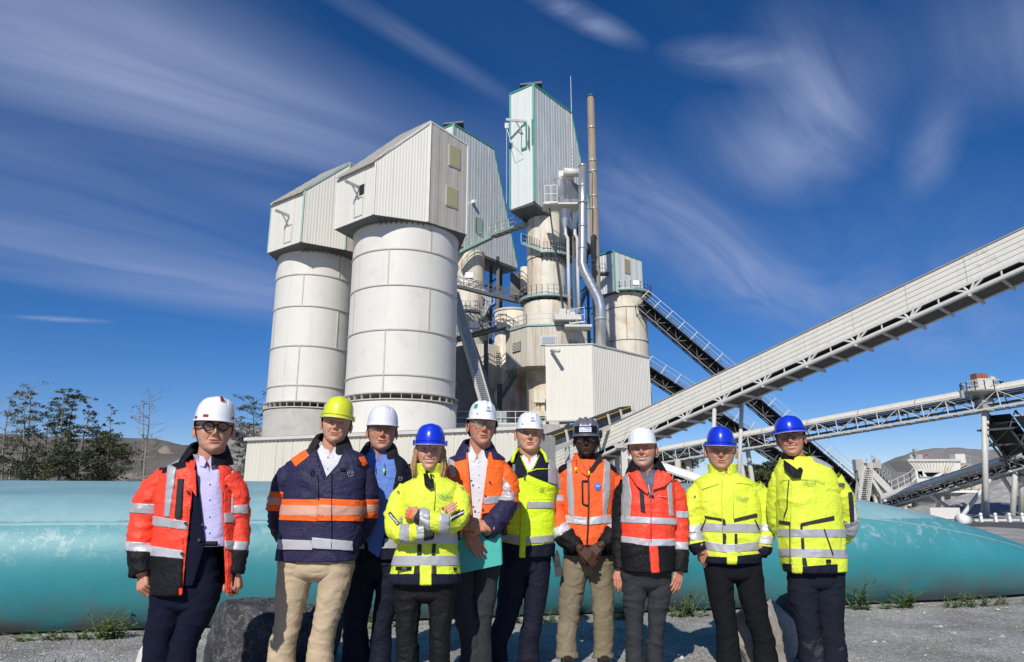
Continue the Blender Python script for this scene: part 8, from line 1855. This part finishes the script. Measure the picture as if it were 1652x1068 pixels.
# ------------------------------------------------ 9 yellow jacket, hands in pockets
def post9(root, J, jc, HT, s, layers, sp):
    D = sp['D']; logo(jc, 1191, 803, D, J, 1.0, None, -.03); lm = mat('lime_edge', (.50, .60, .03), .7)
    zipline(root, jc, [(1165, 775), (1164, 800), (1165, 835), (1166, 860)], D, lm, .0028, J, 'placket_edge'); zipline(root, jc, [(1182, 775), (1183, 835)], D, lm, .0022, J, 'placket_edge'); zipline(root, jc, [(1133, 790), (1160, 780)], D, lm, .0022, J, 'yoke_seam'); zipline(root, jc, [(1186, 779), (1214, 783)], D, lm, .0022, J, 'yoke_seam')
    for px in ((1139, 838, 1132, 855), (1217, 838, 1224, 855)): zipline(root, jc, [(px[0], px[1]), (px[2], px[3])], D, C['zip'], .0045, J, 'pocket_zip')
    emblem_ring(sp['arms'][0]['cl'], 1121, 801, D, sp['arms'][0]['obj'], grey_print, .006); emblem_ring(sp['arms'][1]['cl'], 1229, 781, D, sp['arms'][1]['obj'], grey_print, .010)
rows9 = [(763, 1143, 1188, .08), (769, 1132, 1201, .11), (777, 1120, 1213, .13), (798, 1118, 1222, .15), (840, 1124, 1226, .16), (880, 1131, 1225, .158), (900, 1140, 1218, .155), (909, 1146, 1214, .15)]
rows9 = [(763, 1143, 1188, .08), (769, 1132, 1201, .11), (777, 1120, 1213, .13), (798, 1118, 1222, .15), (840, 1124, 1226, .16), (875, 1129, 1226, .158), (905, 1131, 1224, .152)]
people.append(dict(label='bearded man in yellow jacket with hands in pockets of black trousers, blue helmet', D=5.4, x=1175, seed=170, tone=FAIR, chin=(1165, 758), hat_top=(1164, 688), hat=(1141, 1188, 722), hatcol=(.006, .035, .56), hatstyle='cap', yaw=.0, roll=.05, nod=-.0, wide=1.05,
    neck=(1166, 764), rows=rows9, jacket=C['yellow'], trousers=C['black_dusty'], crotch=952, smile=.7, beard=.6, stub=(.30, .21, .14), hair=hair_cap((.12, .10, .08), 0), nk=1.15, hs=1.02,
    patch=[(Bq(1100, 843, 857, 1250, 846, 860), C['tape'], 'reflective_band', False), (Bq(1100, 866, 880, 1166, 878, 891), C['tape'], 'reflective_band', True), (Bq(1188, 878, 891, 1250, 870, 884), C['tape'], 'reflective_band', True), (Bq(1166, 878, 891, 1188, 878, 891), C['tape_light'], 'reflective_band', True),
           ([(1137, 832), (1168, 837), (1168, 841), (1138, 836)], C['charcoal'], 'pocket_flap', True), ([(1184, 837), (1220, 828), (1221, 834), (1184, 842)], C['charcoal'], 'pocket_flap', True), ([(1166, 838), (1170, 838), (1171, 847), (1166, 847)], C['charcoal'], 'pocket_edge', True), ([(1166, 861), (1171, 861), (1171, 877), (1166, 877)], C['charcoal'], 'pocket_edge', True), ([(1185, 861), (1189, 861), (1189, 877), (1185, 877)], C['charcoal'], 'pocket_edge', True),
           ([(1120, 896), (1172, 899), (1172, 915), (1120, 915)], C['darknavy'], 'hem_band', True), ([(1189, 897), (1235, 892), (1235, 915), (1189, 915)], C['darknavy'], 'hem_band', True), ([(1172, 891), (1189, 891), (1188, 915), (1173, 915)], C['yellow'], 'placket', True)],
    arms=[dict(pts=[(1132, 790, 0, 17), (1119, 808, .0, 16.5), (1115, 840, -.0, 15.5), (1118, 862, -.03, 14.5), (1125, 882, -.07, 12.5), (1130, 890, -.08, 11)], bands=[(Bq(1095, 847, 860, 1135, 847, 859), C['tape_light'], 'reflective_band'), (Bq(1098, 861, 873, 1140, 859, 871), C['tape'], 'reflective_band'), ([(1104, 880), (1138, 873), (1142, 900), (1108, 905)], C['darknavy'], 'dark_cuff')], hand=dict(wrist=(1132, 888, -.09), to=(1141, 908, -.06), back=(-.6, -1, .2), curl=(20, 30, 20), side=1, s=1.1)),
          dict(pts=[(1212, 788, 0, 17.5), (1228, 806, .0, 17), (1235, 840, -.0, 15.5), (1234, 864, -.04, 14.5), (1229, 884, -.07, 12.5), (1225, 893, -.08, 11)], bands=[(Bq(1215, 844, 857, 1255, 844, 858), C['tape_light'], 'reflective_band'), (Bq(1215, 863, 876, 1255, 866, 880), C['tape_light'], 'reflective_band'), ([(1213, 878), (1255, 884), (1250, 910), (1210, 903)], C['darknavy'], 'dark_cuff')], hand=dict(wrist=(1223, 890, -.09), to=(1216, 911, -.06), back=(.6, -1, .2), curl=(20, 30, 20), side=-1, s=1.1))],
    legs=[[(1158, 905, 24), (1163, 960, 21.5), (1172, 1010, 19.5), (1177, 18)], [(1203, 905, 24), (1213, 960, 22), (1225, 1010, 19.5), (1236, 17.5)]], waist=888,
    collars=[((1166, 766, .094, .088, .080, .010, 6, C['yellow']), dict(thick=.010, yoff=-.005, droop=.1, front_drop=.0, name='collar'))], post=post9))
# ------------------------------------------------ 10 rightmost, yellow jacket, glasses
def post10(root, J, jc, HT, s, layers, sp):
    D = sp['D']; logo(jc, 1299, 779, D, J, 1.0); lm = mat('lime_edge', (.50, .60, .03), .7)
    zipline(root, jc, [(1273, 775), (1271, 800), (1271, 818), (1266, 834)], D, C['charcoal'], .004, J, 'zip_gap'); zipline(root, jc, [(1259, 776), (1285, 773), (1310, 774), (1330, 779)], D, lm, .0022, J, 'yoke_seam'); zipline(root, jc, [(1277, 780), (1276, 900)], D, lm, .0022, J, 'placket_edge'); zipline(root, jc, [(1275, 845), (1276, 908)], D, C['charcoal'], .003, J, 'placket_edge'); zipline(root, jc, [(1329, 853), (1343, 895)], D, C['zip'], .004, J, 'pocket_zip')
    flap(root, [(1265, 742, -.09), (1274, 748, -.13), (1293, 762, -.16), (1293, 770, -.165), (1280, 769, -.16), (1267, 757, -.12)], D, 0, C['black'], 'collar_wing', .008); flap(root, [(1300, 738, -.07), (1301, 748, -.085), (1291, 763, -.16), (1286, 760, -.15)], D, 0, C['black'], 'collar_wing', .008); flap(root, [(1282, 760, -.15), (1296, 757, -.15), (1292, 771, -.168), (1281, 769, -.168)], D, 0, C['black'], 'storm_flap', .008)
    wings(root, D, 1284, 752, C['white'], 8, 16, -.09); p, n = surf_at(jc, 1336, 905, D); MB().box(p, (.032, .006, .022)).build('size_label', C['black'], J)
    p, n = surf_at(sp['arms'][1]['cl'], 1356, 781, D); mb = MB(); mb.box(p, (.040, .004, .016)); 
    for k in (-.015, -.006, .008, .016): mb.box(p+Vector((k, 0, -.012)), (.006, .004, .014))
    mb.box(p+Vector((.022, 0, -.004)), (.012, .004, .012)); mb.build('animal_emblem', grey_print, sp['arms'][1]['obj'])
rows10 = [(738, 1262, 1308, .08), (746, 1258, 1322, .11), (758, 1250, 1340, .135), (775, 1249, 1350, .155), (800, 1252, 1354, .165), (850, 1257, 1358, .17), (890, 1260, 1361, .17), (920, 1265, 1363, .165)]
people.append(dict(label='tall smiling man at far right in yellow jacket with round glasses, arms behind back', D=5.1, x=1320, seed=190, tone=RUDDY, chin=(1283, 736), hat_top=(1279, 671), hat=(1256, 1306, 702), hatcol=(.006, .035, .56), hatstyle='cap', yaw=-.08, roll=-.06, nod=-.04, wide=.95, hroll=-.02,
    neck=(1285, 745), rows=rows10, jacket=C['yellow'], trousers=C['navy_dusty'], crotch=965, smile=1.0, teeth=True, beard=.1, hair=hair_cap((.10, .06, .04), 0), glasses=dict(col=(.05, .025, .02), r=.0225, thick=.0022),
    patch=[(Bq(1240, 853, 866, 1380, 854, 867), C['tape'], 'reflective_band', False), (Bq(1240, 884, 897, 1380, 887, 901), C['tape'], 'reflective_band', False), ([(1255, 839), (1276, 842), (1276, 848), (1257, 845)], C['charcoal'], 'pocket_flap', True), ([(1292, 844), (1345, 832), (1346, 839), (1292, 849)], C['charcoal'], 'pocket_flap', True), ([(1291, 846), (1295, 846), (1295, 854), (1291, 854)], C['charcoal'], 'pocket_edge', True), ([(1292, 868), (1297, 868), (1298, 886), (1293, 886)], C['charcoal'], 'pocket_edge', True), ([(1294, 900), (1300, 900), (1302, 912), (1295, 912)], C['charcoal'], 'pocket_edge', True),
           ([(1256, 908), (1277, 910), (1277, 930), (1256, 930)], C['darknavy'], 'hem_band', True), ([(1295, 914), (1350, 910), (1350, 930), (1295, 930)], C['darknavy'], 'hem_band', True), ([(1278, 900), (1293, 900), (1294, 925), (1279, 925)], C['yellow'], 'placket', True), ([(1310, 737), (1345, 752), (1347, 758), (1312, 744)], C['tape'], 'shoulder_tape', False)],
    arms=[dict(pts=[(1262, 768, .02, 13), (1253, 785, .05, 13), (1250, 815, .10, 12), (1256, 850, .17, 11), (1275, 862, .22, 10)], bands=[]),
          dict(pts=[(1338, 776, 0, 20), (1353, 795, .0, 20), (1364, 825, .04, 18), (1366, 848, .10, 16.5), (1352, 868, .19, 15), (1325, 878, .24, 12)], bands=[(Bq(1340, 848, 864, 1395, 838, 868), C['tape_light'], 'reflective_band'), ([(1368, 795), (1374, 793), (1381, 840), (1372, 850)], C['charcoal'], 'dark_stripe', 0), ([(1377, 812), (1379, 812), (1383, 838), (1378, 845)], C['white'], 'light_stripe', 0, .006)])],
    legs=[[(1296, 915, 26), (1297, 970, 23), (1305, 1020, 20), (1312, 19)], [(1334, 915, 27), (1337, 970, 25), (1342, 1020, 21), (1347, 20)]],
    collars=[((1284, 748, .090, .086, .085, .0, 26, C['black']), dict(thick=.012, yoff=.0, droop=.5, front_drop=.15, name='collar', m2=C['yellow'])), shirt_collar(1284, 746, C['white'])], post=post10))
for sp in people:
    sp['lidmat'] = lidm(sp['tone']); person(sp)
# ---- things they carry
def carried():
    D = 5.0; c = [(735, 866), (807, 852), (809, 911), (743, 925)]; ps = [P(x, y, D-.19-.0*(i < 2)) for i, (x, y) in enumerate(c)]; r = thing('folder', tuple(ps[3]), 'teal cardboard folder held upright before the man in open orange jacket', 'folder')
    n = Vector((0, .008, 0)); MB().add(ps+[p+n for p in ps], [(0, 1, 2, 3), (7, 6, 5, 4), (0, 4, 5, 1), (1, 5, 6, 2), (2, 6, 7, 3), (3, 7, 4, 0)]).build('front_cover', mat('teal_card', (.06, .42, .36), .6, var=.12, vscale=30, stain=[((.03, .25, .22), 40, .55, .7, .5)]), r)
    ps2 = [p+Vector((.006, .012, .004)) for p in ps]; MB().add(ps2+[p+n for p in ps2], [(0, 1, 2, 3), (7, 6, 5, 4), (0, 4, 5, 1), (1, 5, 6, 2), (2, 6, 7, 3), (3, 7, 4, 0)]).build('back_cover', mat('teal_card_back', (.05, .36, .31), .6), r)
    D = 5.6; p = P(900, 905, D-.10); r = thing('walkie_talkie', tuple(p), 'black walkie talkie hanging at the hip of the man in khaki trousers', 'radio')
    a, b = P(896, 893, D-.10), P(902, 930, D-.11); MB().beam(a, b, .055, .035, (0, 1, 0)).build('radio_body', C['zip'], r); MB().tube(a+Vector((-.012, 0, 0)), a+Vector((-.02, 0, .11)), .006, n=8).build('antenna', C['zip'], r); MB().tube(a+Vector((.012, 0, 0)), a+Vector((.01, 0, .022)), .009, n=10).build('knob', C['zip'], r)
    MB().beam(a.lerp(b, .3)+Vector((0, -.02, 0)), a.lerp(b, .55)+Vector((0, -.02, 0)), .035, .004, (0, 1, 0)).build('speaker_grille', C['charcoal'], r)
carried()
